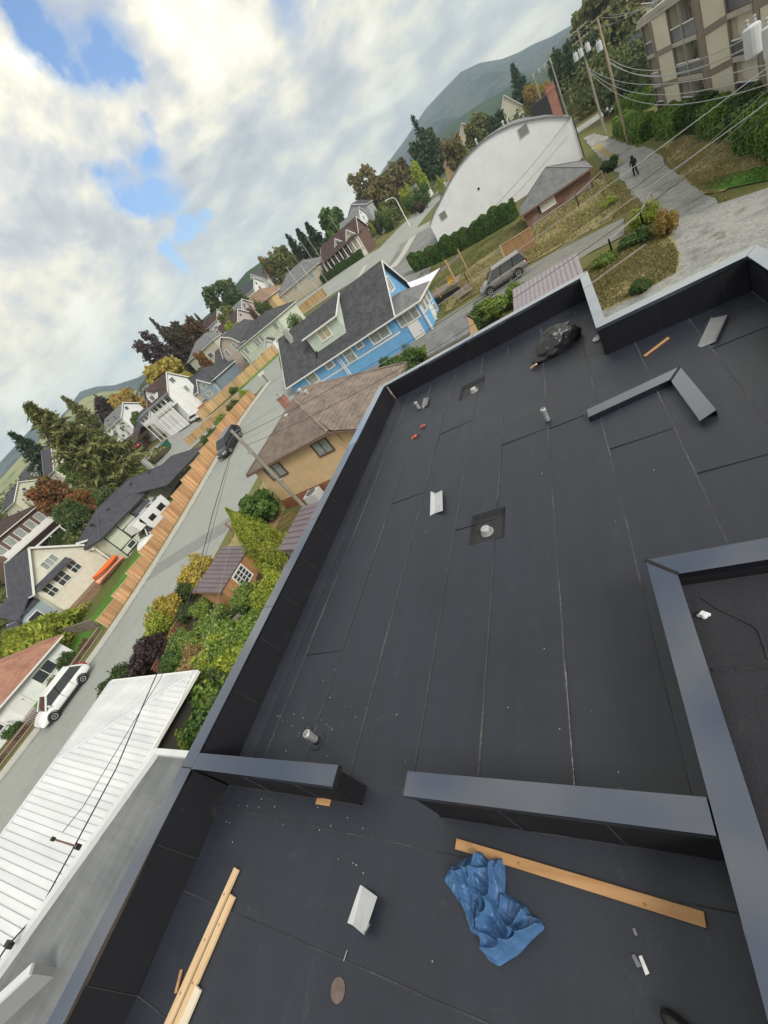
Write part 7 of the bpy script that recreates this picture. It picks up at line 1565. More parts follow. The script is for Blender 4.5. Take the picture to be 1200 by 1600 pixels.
    m = MB(); m.box(-hw * .6, yv(.004), .38, hw * .6, yv(.03), .55); m.build('grille', M_plast, t)
    m = MB(); m.box(-hw * .30, yv(.99), .62, hw * .30, yv(1.004), .74); m.build('number_plate', M_white, t)
    if detail:
        d = MB()
        for s_ in (-1, 1):
            for f in (.36, .62): ym = y0 + (y3 - y0) * f; d.box(s_ * (hw * .985) - .02, ym - .006, gh + .08, s_ * (hw * .985) + .02, ym + .006, belt - .02)
            d.box(s_ * hw - .03, yv(.25), gh - .02, s_ * hw + .015, yv(.75), gh + .06)
        d.build('door_line_trim', M_plast, t)
    return t
W_car = paint('white_car_paint', (.74, .75, .76)); B_car = paint('black_car_paint', (.012, .013, .016)); G_car = paint('grey_car_paint', (.17, .165, .155)); R_car = paint('red_car_paint', (.38, .015, .02)); Bl_car = paint('pale_blue_car_paint', (.30, .38, .46))
car('parked_suv', 'white SUV parked at the kerb on the left street', 'car', -39.15, 6.0, 0, 4.65, 1.86, 1.66, W_car, 1.0, 1.04, (.20, .37, .86, .95))
car('parked_car', 'black SUV parked on the street beside the tall cedar fence', 'car', -38.2, 34.3, 0, 4.75, 1.86, 1.68, B_car, 1.0, 1.04, (.22, .38, .88, .96))
car('parked_car', 'boxy grey hatchback parked on the alley behind the blue house', 'car', -5.35, 39.3, -math.pi / 2 + .12, 4.15, 1.79, 1.66, G_car, 1.0, 1.02, (.20, .36, .92, .99))
p = G(309, 656); car('parked_car', 'white car parked on the gravel yard by the slate house', 'car', p.x, p.y, -math.pi / 2 - .1, 4.5, 1.8, 1.5, W_car, detail=False)
p = G(293, 652); car('parked_car', 'small red car parked in front of the slate house deck', 'car', p.x, p.y, -2.4, 4.0, 1.75, 1.5, R_car, detail=False)
p = G(213, 702); car('parked_car', 'red car half hidden by the brown carport, beside a pole', 'car', p.x, p.y, -math.pi / 2, 4.0, 1.75, 1.45, R_car, detail=False)
p = G(623, 330); car('parked_car', 'pale blue car on the far street, nearer of two', 'car', p.x, p.y, .1, 4.6, 1.8, 1.6, Bl_car, detail=False)
p = G(632, 320); car('parked_car', 'pale blue car on the far street, farther of two', 'car', p.x, p.y, .1, 4.6, 1.8, 1.6, Bl_car, detail=False)
# truck with a camper box behind the fence
x, y = -44.6, 23.4; z = gz(x, y) + .05; t = thing('camper_truck', 'white pickup with boxy white camper behind the cedar fence', 'truck', (x, y, z))
tr = car('x', 'x', 'x', x, y, 0, 5.3, 1.95, 1.85, paint('cream_truck_paint', (.66, .66, .62)), 1.1, 1.15, (.24, .34, .56, .60), detail=False)
for ch in list(tr.children): ch.parent = t
bpy.data.objects.remove(tr)
m = MB(); m.hexa([(-1.05, -.3, 1.0), (1.05, -.3, 1.0), (1.05, 3.2, 1.0), (-1.05, 3.2, 1.0)], [(-1.05, -.9, 2.95), (1.05, -.9, 2.95), (1.05, 3.2, 2.95), (-1.05, 3.2, 2.95)]); m.hexa([(-1.05, -1.5, 1.95), (1.05, -1.5, 1.95), (1.05, -.5, 1.95), (-1.05, -.5, 1.95)], [(-1.0, -1.55, 2.9), (1.0, -1.55, 2.9), (1.05, -.5, 2.94), (-1.05, -.5, 2.94)])
cb = m.build('camper_box', paint('white_camper_paint', (.70, .71, .72)), t)
for (u, v, w, h) in ((.1, 1.75, .8, .55), (1.6, 1.8, .9, .6), (2.0, 1.2, .5, .3)):
    q = MB(); q.box(1.052, u, v, 1.075, u + w, v + h); q.build('camper_window', M_cglass, cb)
for (u, v) in ((-.6, .4), (.3, 1.6), (.4, 2.6)): MB().box(u - .22, v - .22, 2.952, u + .22, v + .22, 3.06).build('roof_hatch', M_plast, cb)
p = G(262, 702); m = MB(); m.hexa([(-1, -.7, 0), (1, -.7, 0), (1, .7, 0), (-1, .7, 0)], [(-1.15, -.9, 1.2), (1.15, -.9, 1.2), (1.15, .9, 1.5), (-1.15, .9, 1.5)]); t = thing('dumpster', 'dark green rubbish dumpster on the gravel yard', 'dumpster', tuple(p), 0); m.build('bin_body', mat('dumpster_green', (.015, .10, .06), rough=.6), t); MB().hexa([(-1.2, -.95, 1.21), (1.2, -.95, 1.21), (1.2, .95, 1.51), (-1.2, .95, 1.51)], [(-1.2, -.95, 1.27), (1.2, -.95, 1.27), (1.2, .95, 1.57), (-1.2, .95, 1.57)]).build('lid', mat('dumpster_lid', (.012, .08, .05), rough=.5), t)
p = G(198, 712); t = thing('cargo_trailer', 'white box trailer in front of the brown carport', 'trailer', tuple(p), .2); MB().box(-2.4, -1, .5, 2.4, 1, 2.4).build('box_body', W_car, t)
for s_ in (-.6, .6): w_ = MB(); w_.lathe([(.3, -.1), (.33, 0), (.3, .1)], (0, 0, 0), 12); wo = w_.build('wheel', M_tyre, t, (s_, -1.02, .33)); wo.rotation_euler = (math.pi / 2, 0, 0)
# earth mound with brush on the gravel yard
p = G(250, 715); rg_ = np.random.default_rng(4); m = MB(); n = 14
m.lathe([(3.2 , 0), (2.9, .35), (2.1, .75), (1.1, 1.0), (.2, 1.1)], tuple(p), 14); o = m.build('earth_mound', M_soil, None, None, True); tag(o, 'brushy earth mound on the gravel yard beside the lane', 'earth mound')
plant('brush_pile', 'dry brush lying over the earth mound', 'brush', 'wild1', (p.x, p.y, p.z + .3), 1.2, 2.4, 'hay')

# ================================================================== POLES, WIRES, PERSON
M_pole = mat('pole_wood', (.21, .19, .16), rough=.9, c2=(.29, .265, .225), scale=2, stretch=(4, 4, .4)); M_pole2 = mat('fresh_pole_wood', (.30, .245, .15), rough=.9, c2=(.37, .31, .20), scale=2, stretch=(4, 4, .4))
M_wire = mat('wire_light', (.28, .28, .285), rough=.5); M_wired = mat('wire_dark', (.03, .03, .032), rough=.6); M_tank = mat('transformer_grey', (.46, .48, .49), rough=.45, c2=(.52, .54, .55), scale=2)
def pole(label, x, y, top, r=.15, m_=None, arms=(), name='utility_pole', cat='utility pole'):
    z = gz(x, y); t = thing(name, label, cat, (x, y, z)); h = top - z; m = MB(); m.tube((0, 0, -.5), (0, 0, h), r, r * .68, 12); m.build('pole', m_ or M_pole, t)
    for (dz, L_, a) in arms:
        c = MB(); d = Vector((math.cos(a), math.sin(a), 0)) * L_ / 2; c.bar(Vector((0, 0, h + dz)) - d, Vector((0, 0, h + dz)) + d, .09, .11); ca = c.build('crossarm', M_pole2, t)
        for k in (-.9, -.45, .45, .9): i = MB(); q = d * k + Vector((0, 0, h + dz + .055)); i.lathe([(.015, 0), (.03, .05), (.02, .09), (.03, .13), (.015, .16)], tuple(q), 8); i.build('insulator', mat('insulator_glaze', (.35, .35, .34), rough=.3), ca)
    return t
def tank(t, x, y, z, r=.26, h=.75):
    m = MB(); m.lathe([(r * .95, 0), (r, .05), (r, h - .05), (r * .98, h), (r * .5, h + .06)], (x, y, z), 16); o = m.build('transformer', M_tank, t)
    b = MB(); b.lathe([(.04, 0), (.06, .06), (.04, .12), (.06, .18), (.02, .22)], (x - r * .4, y, z + h + .04), 8); b.lathe([(.04, 0), (.06, .06), (.04, .12), (.06, .18), (.02, .22)], (x + r * .4, y, z + h + .04), 8); b.build('bushing', mat('insulator_glaze', (.35, .35, .34)), o)
    c = MB(); c.box(x - .03, y - .03, z + .2, x + r + .15, y + .03, z + .28); c.build('bracket', M_steel, o)
p1 = pole('weathered power pole with transformers left of the wooden one', 8.4, 88.8, 7.7, .17, None, [(-.15, 2.4, .25), (-1.2, 2.2, .25)])
for dx in (-1.0, -.35, .55): tank(p1, dx, -.35, 7.6 + 5.2 - 2.9, .3, .85)
p2 = pole('tan wooden power pole in front of the clipped hedge', 9.0, 74.3, 6.75, .17, M_pole2, [(-.1, 2.6, 2.7)]); tank(p2, -.45, -.1, 9.6, .3, .85)
pn = pole('grey utility pole standing in the yard of the tan house', -19.45, 18.25, 1.2, .15, M_pole)
MB().box(-.25, -.12, 5.9, .1, .12, 6.1).build('pole_bracket', M_steel, pn); MB().box(.1, -.05, 3.3, .4, .05, 3.45).build('pole_bracket', M_steel, pn)
xr, yr = 7.15, 21.9; pr = pole('power pole with big grey transformers, cut off by the right edge', xr + .75, yr, 5.0, .17, M_pole2, [(-.4, 2.4, 2.2)])
q = PD(1176, 62, 14.3); tank(pr, q.x - xr - .75, q.y - yr, q.z - gz(xr + .75, yr) - .45, .25, .82); q = PD(1207, 60, 13.5); tank(pr, q.x - xr - .75, q.y - yr, q.z - gz(xr + .75, yr) - .45, .25, .82)
pl_ = pole('thin pole with street light at the lane corner', -41.6, 51.2, 4.3, .10, M_pole, name='light_pole', cat='light pole')
MB().path([(0, 0, 6.0), (.8, -.2, 6.25), (1.5, -.4, 6.2)], .035, 6).build('lamp_arm', M_steel, pl_); MB().box(1.4, -.55, 6.1, 2.0, -.3, 6.2).build('lamp_head', M_steel, pl_)
pole('grey pole beside the brown carport', -92, 62.8, 7.1, .16, M_pole)
pole('pole with street light at the yellow bungalow', PY(495, 402, 121).x - 1, 120, PY(476, 370, 120).z, .13, M_pole)
pole('slim pole beside the beige house wall', PY(477, 460, 107).x, 107, PY(452, 412, 107).z, .12, M_steel); pole('slim pole by the hedge of the beige house', PY(502, 462, 106).x, 106, PY(470, 412, 106).z, .12, M_steel)
pole('pole in front of the dark fir clump', PY(497, 400, 121).x, 121.5, PY(477, 368, 121).z, .13, M_pole); pole('pole on the skyline above the brown cottage', PY(527, 358, 135).x, 135, PY(510, 338, 135).z, .12, M_pole)
pole('pole behind the pinkish bungalow', PY(447, 470, 116).x, 116, PY(405, 428, 116).z, .12, M_pole)
p = G(641, 354); fl = pole('tall white street lamp at the car park corner', p.x, p.y, PY(620, 310, p.y).z, .14, M_white, name='street_lamp', cat='street lamp'); h_ = PY(620, 310, p.y).z - p.z
MB().path([(0, 0, h_), (-.6, -.2, h_ + .8), (-1.8, -.6, h_ + 1.2)], .07, 6).build('lamp_arm', M_white, fl); MB().box(-2.5, -.95, h_ + 1.1, -1.7, -.5, h_ + 1.3).build('lamp_head', M_white, fl)
hf = thing('power_frame', 'two legged power frame with crossarm behind the brick chimney', 'power pole', tuple(on(2.0, 112)))
z0 = gz(2, 112); a, b = PY(831, 112, 112), PY(857, 85, 112); m = MB(); m.tube((a.x - 2, 0, 0), (a.x - 2, 0, a.z - z0), .16, .12, 8); m.build('leg', M_pole, hf); m = MB(); m.tube((b.x - 2, 0, 0), (b.x - 2, 0, b.z - z0), .16, .12, 8); m.build('leg', M_pole, hf)
m = MB(); m.bar((a.x - 2 - .7, 0, a.z - z0 - .2), (b.x - 2 + .7, 0, b.z - z0 - .2), .14, .16); m.bar((a.x - 2 - .3, 0, a.z - z0 - 1.5), (b.x - 2 + .3, 0, b.z - z0 - 1.5), .12, .14); ca = m.build('crossarm', M_pole, hf)
for k in range(4): f = k / 3; MB().lathe([(.09, 0), (.13, .2), (.09, .4), (.13, .6), (.06, .8)], (a.x - 2 + (b.x - a.x) * f, -.2, a.z - z0 - 1.1), 8).build('insulator', mat('insulator_glaze', (.35, .35, .34)), ca)
p = G(410, 597); t = thing('street_sign', 'white sign plate on a wooden post at the lane mouth', 'sign', (-41.2, 50.9, gz(-41.2, 50.9))); MB().box(-.06, -.06, -.2, .06, .06, 1.6).build('post', M_pole2, t); MB().box(-.75, -.09, 1.35, .5, -.065, 1.75).build('sign_plate', M_white, t)
def wire(label, a, b, sag, r=.012, m_=None, name='overhead_wire', n=18, cat='wire', group='overhead wires'):
    a, b = Vector(a), Vector(b); pts = [a.lerp(b, k / n) - Vector((0, 0, sag * 4 * (k / n) * (1 - k / n))) for k in range(n + 1)]
    o = MB().path(pts, r, 5).build(name, m_ or M_wire); return tag(o, label, cat, group)
T1 = Vector((8.4, 88.8, 7.5)); T2 = Vector((9.0, 74.3, 6.5)); TR = Vector((xr + .75, yr, 4.6)); TN = Vector((-19.45, 18.25, 1.1))
WG = 'overhead wires'; same = 'grey power wire sagging between the poles at the upper right'
PL = ('first', 'second', 'third', 'fourth')
for k, dx in enumerate((-1.0, -.4, .4, 1.0)): wire(PL[k] + ' wire from the left between the tops of the two upper right poles', T1 + Vector((dx, 0, .2)), T2 + Vector((dx, 0, .2)), .35)
for k, (dz, dx, s_) in enumerate(((.1, -1.1, .8), (.0, .3, 1.0), (-.3, 1.0, .9))): wire(('top', 'middle', 'bottom')[k] + ' wire of the trio strung from the tan pole head to the right edge transformers', T2 + Vector((dx, 0, dz)), TR + Vector((dx * .8, 0, dz - .2)), s_, .014)
for k, (dz, s_) in enumerate(((-3.4, 1.6), (-3.7, 1.75), (-3.9, 1.5))): wire(('top', 'middle', 'bottom')[k] + ' thick cable sagging from mid height on the tan pole across the balconies', T2 + Vector((0, 0, dz)), TR + Vector((0, 0, dz * .75 - .2)), s_, .022)
for k, (dz, s_) in enumerate(((-4.2, 1.2), (-4.6, 2.0), (-4.4, 1.6))): wire(('least', 'most', 'moderately')[k] + ' sagging thick cable from the weathered pole over the clipped hedges', T1 + Vector((0, 0, dz)), TR + Vector((0, 0, dz + .1)), s_ * 1.2, .022)
for k, (dz, s_) in enumerate(((-3.5, .5), (-3.9, .8), (-4.3, .6), (-4.5, 1.0))): wire(('topmost', 'second from top', 'third from top', 'lowest')[k] + (' dark' if k % 2 else ' pale') + ' wire across the alley to the street pole', TR + Vector((0, -.2 * k, dz)), TN + Vector((0, 0, -.1 - .35 * k)), s_, .013, M_wired if k % 2 else M_wire, group='wires across the alley')
for k, (px_, py_) in enumerate(((930, 353), (905, 395))): wire(('upper', 'lower')[k] + ' pale wire dropping from the right edge pole past the wooden garage', TR + Vector((0, 0, -3.8 - .2 * k)), PY(px_, py_, 60 - 10 * k), .6, .014, group='wires dropping past the lane')
wire('pale wire from tan wooden pole to the hall corner', T2 + Vector((0, 0, -2.9)), (4.5, 81, .0), .4, .02, group=None); wire('dark service wire crossing the white hall front', (4.4, 80.8, .1), (-13.5, 78, -4), .6, .025, M_wired, group=None)
wire('thin wire crossing the hall front below the service wire', (3.4, 79.5, -1.5), (-12, 76, -4.2), .5, .02, M_wired, group=None)
# street side cables, down past the white metal roof
def cable(label, pxs, X, r, m_): return tag(MB().path([PX(a, b, x_) for (a, b), x_ in zip(pxs, X)], r, 6).build('overhead_cable', m_), label, 'cable', 'street side cables')
cable('thick dark lashed cable above the street and the white metal roof', [(372, 690), (357, 720), (333, 800), (306, 908), (278, 982), (245, 1053), (222, 1105), (182, 1200), (112, 1330), (60, 1425), (10, 1480), (-30, 1540)], [-24, -23.3, -22, -20.5, -19.5, -18.6, -18, -17.2, -16.2, -15.8, -15.5, -15.3], .02, M_wired)
cable('thin dark cable beside the lashed cable over the white roof', [(359, 722), (310, 912), (250, 1062), (232, 1090), (190, 1160), (130, 1260), (98, 1300)], [-23.2, -20.3, -18.5, -18.2, -17.3, -16.5, -16.1], .011, M_wired)
cable('third thin cable over the white roof, closest to the parapet', [(360, 850), (330, 980), (285, 1090), (240, 1180), (190, 1280), (120, 1400), (30, 1530)], [-16.2, -16.0, -15.7, -15.4, -15.2, -15, -14.9], .007, M_wire)
p, q = PX(83, 1311, -16.3), PX(122, 1323, -16.1); t = thing('cable_bracket', 'wooden cable bracket with black clamp hanging over the white roof', 'bracket', tuple(p)); MB().bar((0, 0, 0), q - p, .045, .045).build('arm', mat('brown_trim', (.16, .1, .07)), t); MB().box(q.x - p.x - .07, q.y - p.y - .07, q.z - p.z - .06, q.x - p.x + .07, q.y - p.y + .07, q.z - p.z + .06).build('clamp', M_plast, t); MB().box(-.05, -.05, -.04, .05, .05, .05).build('clamp', M_plast, t)
p = PX(15, 1476, -15.5); t = thing('cable_clamp', 'black cable splice box at the left edge over the white roof', 'cable box', tuple(p)); MB().box(-.12, -.06, -.06, .10, .06, .07).build('splice_box', M_plast, t); MB().tube((-.18, 0, .02), (.18, 0, .02), .03).build('sleeve', M_plast, t)
# deck with sail shade behind the blue house
dz_ = gz(-13, 49); D_ = thing('timber_deck', 'weathered timber deck with posts behind the blue house', 'deck', (-13.2, 48.2, dz_))
MB().box(-1.9, -.6, .75, 2.6, 2.6, .9).build('deck_floor', M_oldwood, D_); m = MB(); m.box(-1.9, -.62, -.2, 2.6, -.6, .5); m.build('skirt', M_dark, D_)
for x, y, h in ((-1.8, -.55, 3.1), (2.5, -.5, 3.3), (1.8, 2.4, 3.0), (3.4, 2.6, 3.1), (.4, -.55, 1.7)): MB().bar((x, y, -.3), (x, y, h), .11).build('deck_post', M_cedar2, D_)
m = MB(); m.bar((-1.8, -.55, 1.8), (2.5, -.5, 1.8), .08, .1); m.build('deck_rail', M_oldwood, D_); MB().bar((.4, 2.2, 2.3), (3.4, 2.6, 2.5), .12, .3).build('shade_beam', M_oldwood, D_)
a, b, c = PY(636, 442, 47), PY(688, 418, 48), PY(655, 468, 45.0); d = PY(672, 405, 52) if False else (a + b) / 2 + Vector((0, 1.5, .8)); m = MB(); nS = 8
for i in range(nS):
    for j in range(nS - i):
        f = lambda i_, j_: a.lerp(b, i_ / nS).lerp(c, j_ / nS) if False else a + (b - a) * (i_ / nS) + (c - a) * (j_ / nS) - Vector((0, 0, .5 * (i_ / nS) * (1 - i_ / nS - j_ / nS)))
        m.poly([f(i, j), f(i + 1, j), f(i, j + 1)])
        if i + j < nS - 1: m.poly([f(i + 1, j), f(i + 1, j + 1), f(i, j + 1)])
o = m.build('sail_shade', mat('lilac_sail', (.68, .65, .74), rough=.7)); md = o.modifiers.new('s', 'SOLIDIFY'); md.thickness = .01; tag(o, 'lilac sail shade stretched over the deck behind the blue house', 'sail shade')
t = thing('yellow_swing', 'small yellow play seat on the deck behind the blue house', 'play seat', (-11.2, 47.6, dz_ + .9)); MB().box(-.3, -.3, .3, .3, .3, .42).build('seat', mat('yellow_plastic', (.62, .38, .04), rough=.4), t); MB().box(-.3, .24, .42, .3, .32, .95).build('backrest', mat('yellow_plastic', (.62, .38, .04)), t)
for a_ in ((-.25, -.25), (.25, -.25), (-.25, .25), (.25, .25)): MB().bar((*a_, 0), (*a_, .3), .05).build('leg', M_steel, t)
t = thing('garden_bench', 'grey garden bench on the grass in front of the parked grey car', 'bench', (-9.6, 43.4, gz(-9.6, 43.4)), .3); MB().box(-.8, -.25, .4, .8, .25, .46).build('seat', M_oldwood, t); MB().box(-.8, .2, .5, .8, .25, .95).build('backrest', M_oldwood, t)
for x in (-.7, .7): MB().box(x - .04, -.22, 0, x + .04, .22, .39).build('leg', M_oldwood, t)
t = thing('heat_pump', 'grey air conditioning unit beside the tan house wall', 'air conditioner', (-18.9, 19.1, gz(-18.9, 19.1)), 0)
MB().box(-.55, -.45, .15, .55, .45, 1.25).build('casing', M_tank, t); MB().lathe([(.38, 0), (.38, .05), (.3, .06)], (0, 0, 1.252), 18).build('fan_grille', mat('dark_grille', (.12, .12, .125), rough=.5), t); MB().box(-.7, -.6, -.1, .7, .6, .145).build('pad', M_concw, t)
m = MB(); [m.box(-.56, -.4 + .1 * k, .25, -.552, -.36 + .1 * k, 1.15) for k in range(8)]; m.build('fin_grille', mat('dark_grille', (.12, .12, .125)), t)
t = thing('garden_chair', 'dark slatted garden chair under the shed gable', 'chair', (*PZ(364, 966, -5.6).xy, gz(-21, 9.5) + .02), .8)
for k in range(4): MB().box(-.3, -.28 + .15 * k, .4, .3, -.16 + .15 * k, .43).build('seat_slat', M_oldwood, t); MB().box(-.3, .30, .5 + .13 * k, .3, .33, .6 + .13 * k).build('back_slat', M_oldwood, t)
for x, y in ((-.27, -.26), (.27, -.26), (-.27, .3), (.27, .3)): MB().bar((x, y, 0), (x, y, .4 if y < 0 else 1.0), .05).build('leg', M_oldwood, t)
# person walking away up the gravel lane
def person(pos, rz, s_=1.0):
    t = thing('person', 'person in black hooded clothes walking on the gravel lane', 'person', tuple(pos), rz)
    J = dict(pel=(0, 0, .93), chest=(0, .02, 1.25), neck=(0, .05, 1.45), head=(0, .07, 1.56), top=(0, .07, 1.68), shL=(-.19, .03, 1.40), shR=(.19, .03, 1.40), elL=(-.26, -.02, 1.14), elR=(.26, .06, 1.14), haL=(-.25, .12, .93), haR=(.25, .2, .95), hiL=(-.09, 0, .9), hiR=(.09, 0, .9), knL=(-.10, .13, .50), knR=(.10, -.02, .49), anL=(-.10, .12, .09), anR=(.11, -.27, .13), toL=(-.11, .28, .05), toR=(.12, -.16, .04))
    rad = dict(pel=.145, chest=.15, neck=.065, head=.10, top=.085, shL=.075, shR=.075, elL=.052, elR=.052, haL=.035, haR=.035, hiL=.115, hiR=.115, knL=.082, knR=.082, anL=.055, anR=.055, toL=.04, toR=.04)
    E_ = [('pel', 'chest'), ('chest', 'neck'), ('neck', 'head'), ('head', 'top'), ('chest', 'shL'), ('chest', 'shR'), ('shL', 'elL'), ('shR', 'elR'), ('elL', 'haL'), ('elR', 'haR'), ('pel', 'hiL'), ('pel', 'hiR'), ('hiL', 'knL'), ('hiR', 'knR'), ('knL', 'anL'), ('knR', 'anR'), ('anL', 'toL'), ('anR', 'toR')]
    ks = list(J); me = bpy.data.meshes.new('person_body'); me.from_pydata([J[k] for k in ks], [(ks.index(a), ks.index(b)) for a, b in E_], []); me.materials.append(mat('black_clothes', (.012, .012, .014), rough=.85))
    o = inst('body', me, t); sm = o.modifiers.new('skin', 'SKIN'); o.modifiers.new('sub', 'SUBSURF').levels = 1
    for i, k in enumerate(ks): v = me.skin_vertices[0].data[i]; v.radius = (rad[k], rad[k]); v.use_root = k == 'pel'
    for s2 in (-1, 1): MB().box(s2 * .11 - .045, -.20 if s2 > 0 else .08, .0, s2 * .11 + .045, -.10 + .0 if s2 > 0 else .32, .04).build('shoe_sole', M_white, t)
    MB().lathe([(.06, 1.40), (.13, 1.46), (.135, 1.56), (.115, 1.68), (.05, 1.735)], (0, .05, 0), 14).build('hood', mat('black_clothes', (.012, .012, .014)), t)
    MB().box(.12, -.10, 1.02, .22, .02, 1.32).build('shoulder_bag', mat('dark_bag', (.02, .02, .022), rough=.7), t)
person(G(995, 277) + Vector((0, 0, .07)), .15)
# ================================================================== THINGS LYING ON THE NEAR ROOF
def gxy(px, py, z=.008): return PZ(px, py, z)
# loose corner piece of cap metal
cL = thing('loose_cap_corner', 'loose L shaped corner of dark metal parapet cap lying on the roof', 'metal flashing', (0, 0, 0))
def cap_len(P0, P1, P2, P3, z1, name, th=.11):
    m = MB(); P = [Vector((p.x, p.y, 0)) for p in (P0, P1, P2, P3)]
    m.hexa([p + Vector((0, 0, z1 - .012)) for p in P], [p + Vector((0, 0, z1)) for p in P])
    for a, b in ((0, 1), (2, 3)):
        d = (P[b] - P[a]).normalized(); nn = Vector((-d.y, d.x, 0)) * .004
        m.hexa([P[a] - nn + Vector((0, 0, .012)), P[b] - nn + Vector((0, 0, .012)), P[b] + nn + Vector((0, 0, .012)), P[a] + nn + Vector((0, 0, .012))], [P[a] - nn + Vector((0, 0, z1 - .013)), P[b] - nn + Vector((0, 0, z1 - .013)), P[b] + nn + Vector((0, 0, z1 - .013)), P[a] + nn + Vector((0, 0, z1 - .013))])
    return m.build(name, M_cop, cL)
z1 = .12
A0, A1, A2, A3 = PZ(917, 640, z1), PZ(919, 652, z1), PZ(1047, 593, z1), PZ(1061, 573, z1)
cap_len(A0, A3, A2, A1, z1, 'cap_length')
cap_len(PZ(1048, 594, z1), PZ(1062, 574, z1), PZ(1119, 640, z1), PZ(1094, 656, z1), z1, 'cap_length') if False else None
B0, B1, B2, B3 = PZ(1063, 573.5, z1), PZ(1119, 640, z1), PZ(1094, 657, z1), PZ(1048.5, 594.5, z1); cap_len(B0, B1, B2, B3, z1, 'cap_length')
m = MB(); m.bar(PZ(1047.5, 594, z1 + .004), PZ(1062, 573, z1 + .004), .035, .01); m.build('corner_joint', M_black, cL)
def angle_scrap(name, label, pts_base, pts_ridge, pts_side, m_, cat='metal scrap'):
    """bent sheet: a floor flange and a wing that stands up from their shared fold"""
    t = thing(name, label, cat, tuple(pts_base[0])); O = t.location; m = MB(); up = Vector((0, 0, .004))
    m.hexa([p - O for p in pts_base], [p + up - O for p in pts_base]); m.build('flange', m_, t); m = MB()
    n = (Vector(pts_side[1]) - Vector(pts_side[0])).cross(Vector(pts_side[3]) - Vector(pts_side[0])).normalized() * .004
    m.hexa([p - O for p in pts_side], [p + n - O for p in pts_side]); m.build('wing', m_, t); return t
M_alu = mat('pale_sheet_metal', (.46, .47, .48), rough=.4, metal=.25, c2=(.56, .57, .58), scale=3); M_alud = mat('grey_sheet_metal', (.17, .175, .18), rough=.45, c2=(.21, .215, .22), scale=2)
e = lambda px, py, z: PZ(px, py, z)
t = angle_scrap('metal_angle', 'bent pale metal angle on the lower roof, near the round stain', [e(563, 1383, .012), e(566, 1384, .012), e(552, 1446, .012), e(543, 1442, .012)][0:4], None, [e(566, 1384, .012), e(589, 1401, .10), e(569, 1461, .10), e(550, 1445, .012)], M_alu)
m = MB(); O = t.location; a, b, c = e(579, 1444, .10), e(568, 1440, .03), e(569, 1461, .101); m.hexa([a - O, b - O, c - O], [v + Vector((0, 0, .006)) - O for v in (a, b, c)]); m.build('torn_tab', M_alud, t)
t = angle_scrap('metal_angle', 'short pale metal channel in the middle of the roof', [e(672, 806, .012), e(680, 802, .012), e(679, 770, .012), e(673, 768, .012)], None, [e(680, 802, .012), e(692, 798, .09), e(691, 766, .09), e(679, 772, .012)], M_alu)
t = angle_scrap('metal_angle', 'long grey metal channel near the right parapet corner', [e(1090, 541, .012), e(1096, 543, .012), e(1115, 497, .012), e(1111, 496, .012)], None, [e(1096, 543, .012), e(1118, 534, .03), e(1137, 492, .03), e(1115, 497, .012)], M_alud)
m = MB(); O = t.location; P_ = [e(1118, 534, .012), e(1137, 492, .012), e(1137, 492, .09), e(1118, 534, .09)]; n = Vector((.004, 0, 0)); m.hexa([p - O for p in P_], [p + n - O for p in P_]); m.build('side_lip', M_black, t)
t = angle_scrap('metal_angle', 'small grey metal offcut beside the upper left vent pipe', [e(658, 640, .012), e(662, 638, .012), e(667, 622, .012), e(662, 622, .012)], None, [e(662, 638, .012), e(668, 632, .07), e(670, 621, .07), e(667, 622, .012)], M_alud)
# lumber
M_lum = mat('pine_lumber', (.56, .38, .21), rough=.75, c2=(.66, .49, .31), scale=2.2, stretch=(6, .6, 6), detail=6, bump=.05); M_lum2 = mat('pale_spruce_lumber', (.62, .53, .40), rough=.75, c2=(.70, .62, .50), scale=2.2, stretch=(6, .6, 6), detail=6); M_lum3 = mat('amber_plank_wood', (.36, .185, .075), rough=.65, c2=(.46, .27, .125), scale=1.6, stretch=(.7, 7, 7), detail=6)
def stick(name, label, p, q, w, h, z0, m_, knots=0, cat='lumber'):
    a, b = Vector((p.x, p.y, z0 + h / 2)), Vector((q.x, q.y, z0 + h / 2)); mid = (a + b) / 2; mb_ = MB(); mb_.bar(a - mid, b - mid, w, h); o = mb_.build(name, m_, None, mid); bv = o.modifiers.new('b', 'BEVEL'); bv.width = .003; bv.segments = 1
    tag(o, label, cat)
    d = (b - a).normalized()
    for k in range(knots):
        f = (k + .5) / knots + random.uniform(-.08, .08); c = a.lerp(b, f) - mid + Vector((random.uniform(-.25, .25) * w * abs(d.y), random.uniform(-.25, .25) * w * abs(d.x), h / 2 + .0005)); n_ = MB(); n_.lathe([(.013, 0), (.009, .0012)], tuple(c), 9); n_.build('knot', mat('wood_knot', (.27, .15, .065), rough=.7), o)
    return o
d1 = (PZ(258, 1600, .04) - PZ(367, 1356, .04)); p0 = PZ(369.5, 1357, .04)
stick('timber_stud', 'longest of the three pale timber studs at lower left', p0, p0 + d1 * 1.35, .089, .038, .012, M_lum, 4)
p0 = PZ(361, 1398, .04); stick('timber_stud', 'middle timber stud, lying against the longest one', p0 + Vector((.03, 0, 0)), p0 + d1 * 1.2 + Vector((.03, 0, 0)), .089, .038, .012, M_lum, 3)
p0 = PZ(310, 1543, .04); stick('timber_stud', 'short whitish stud nearest the bottom edge', p0 + Vector((.0, 0, 0)), p0 + d1 * .7, .09, .038, .012, M_lum2, 1)
stick('wood_offcut', 'thin orange wood strip left of the timber studs', PZ(285, 1515, .01), PZ(276, 1552, .01), .035, .02, .012, M_lum3)
stick('long_plank', 'long amber wood plank lying above the blue tarp', PZ(712, 1318, .03), PZ(1102, 1437, .03), .085, .022, .012, M_lum3, 2)
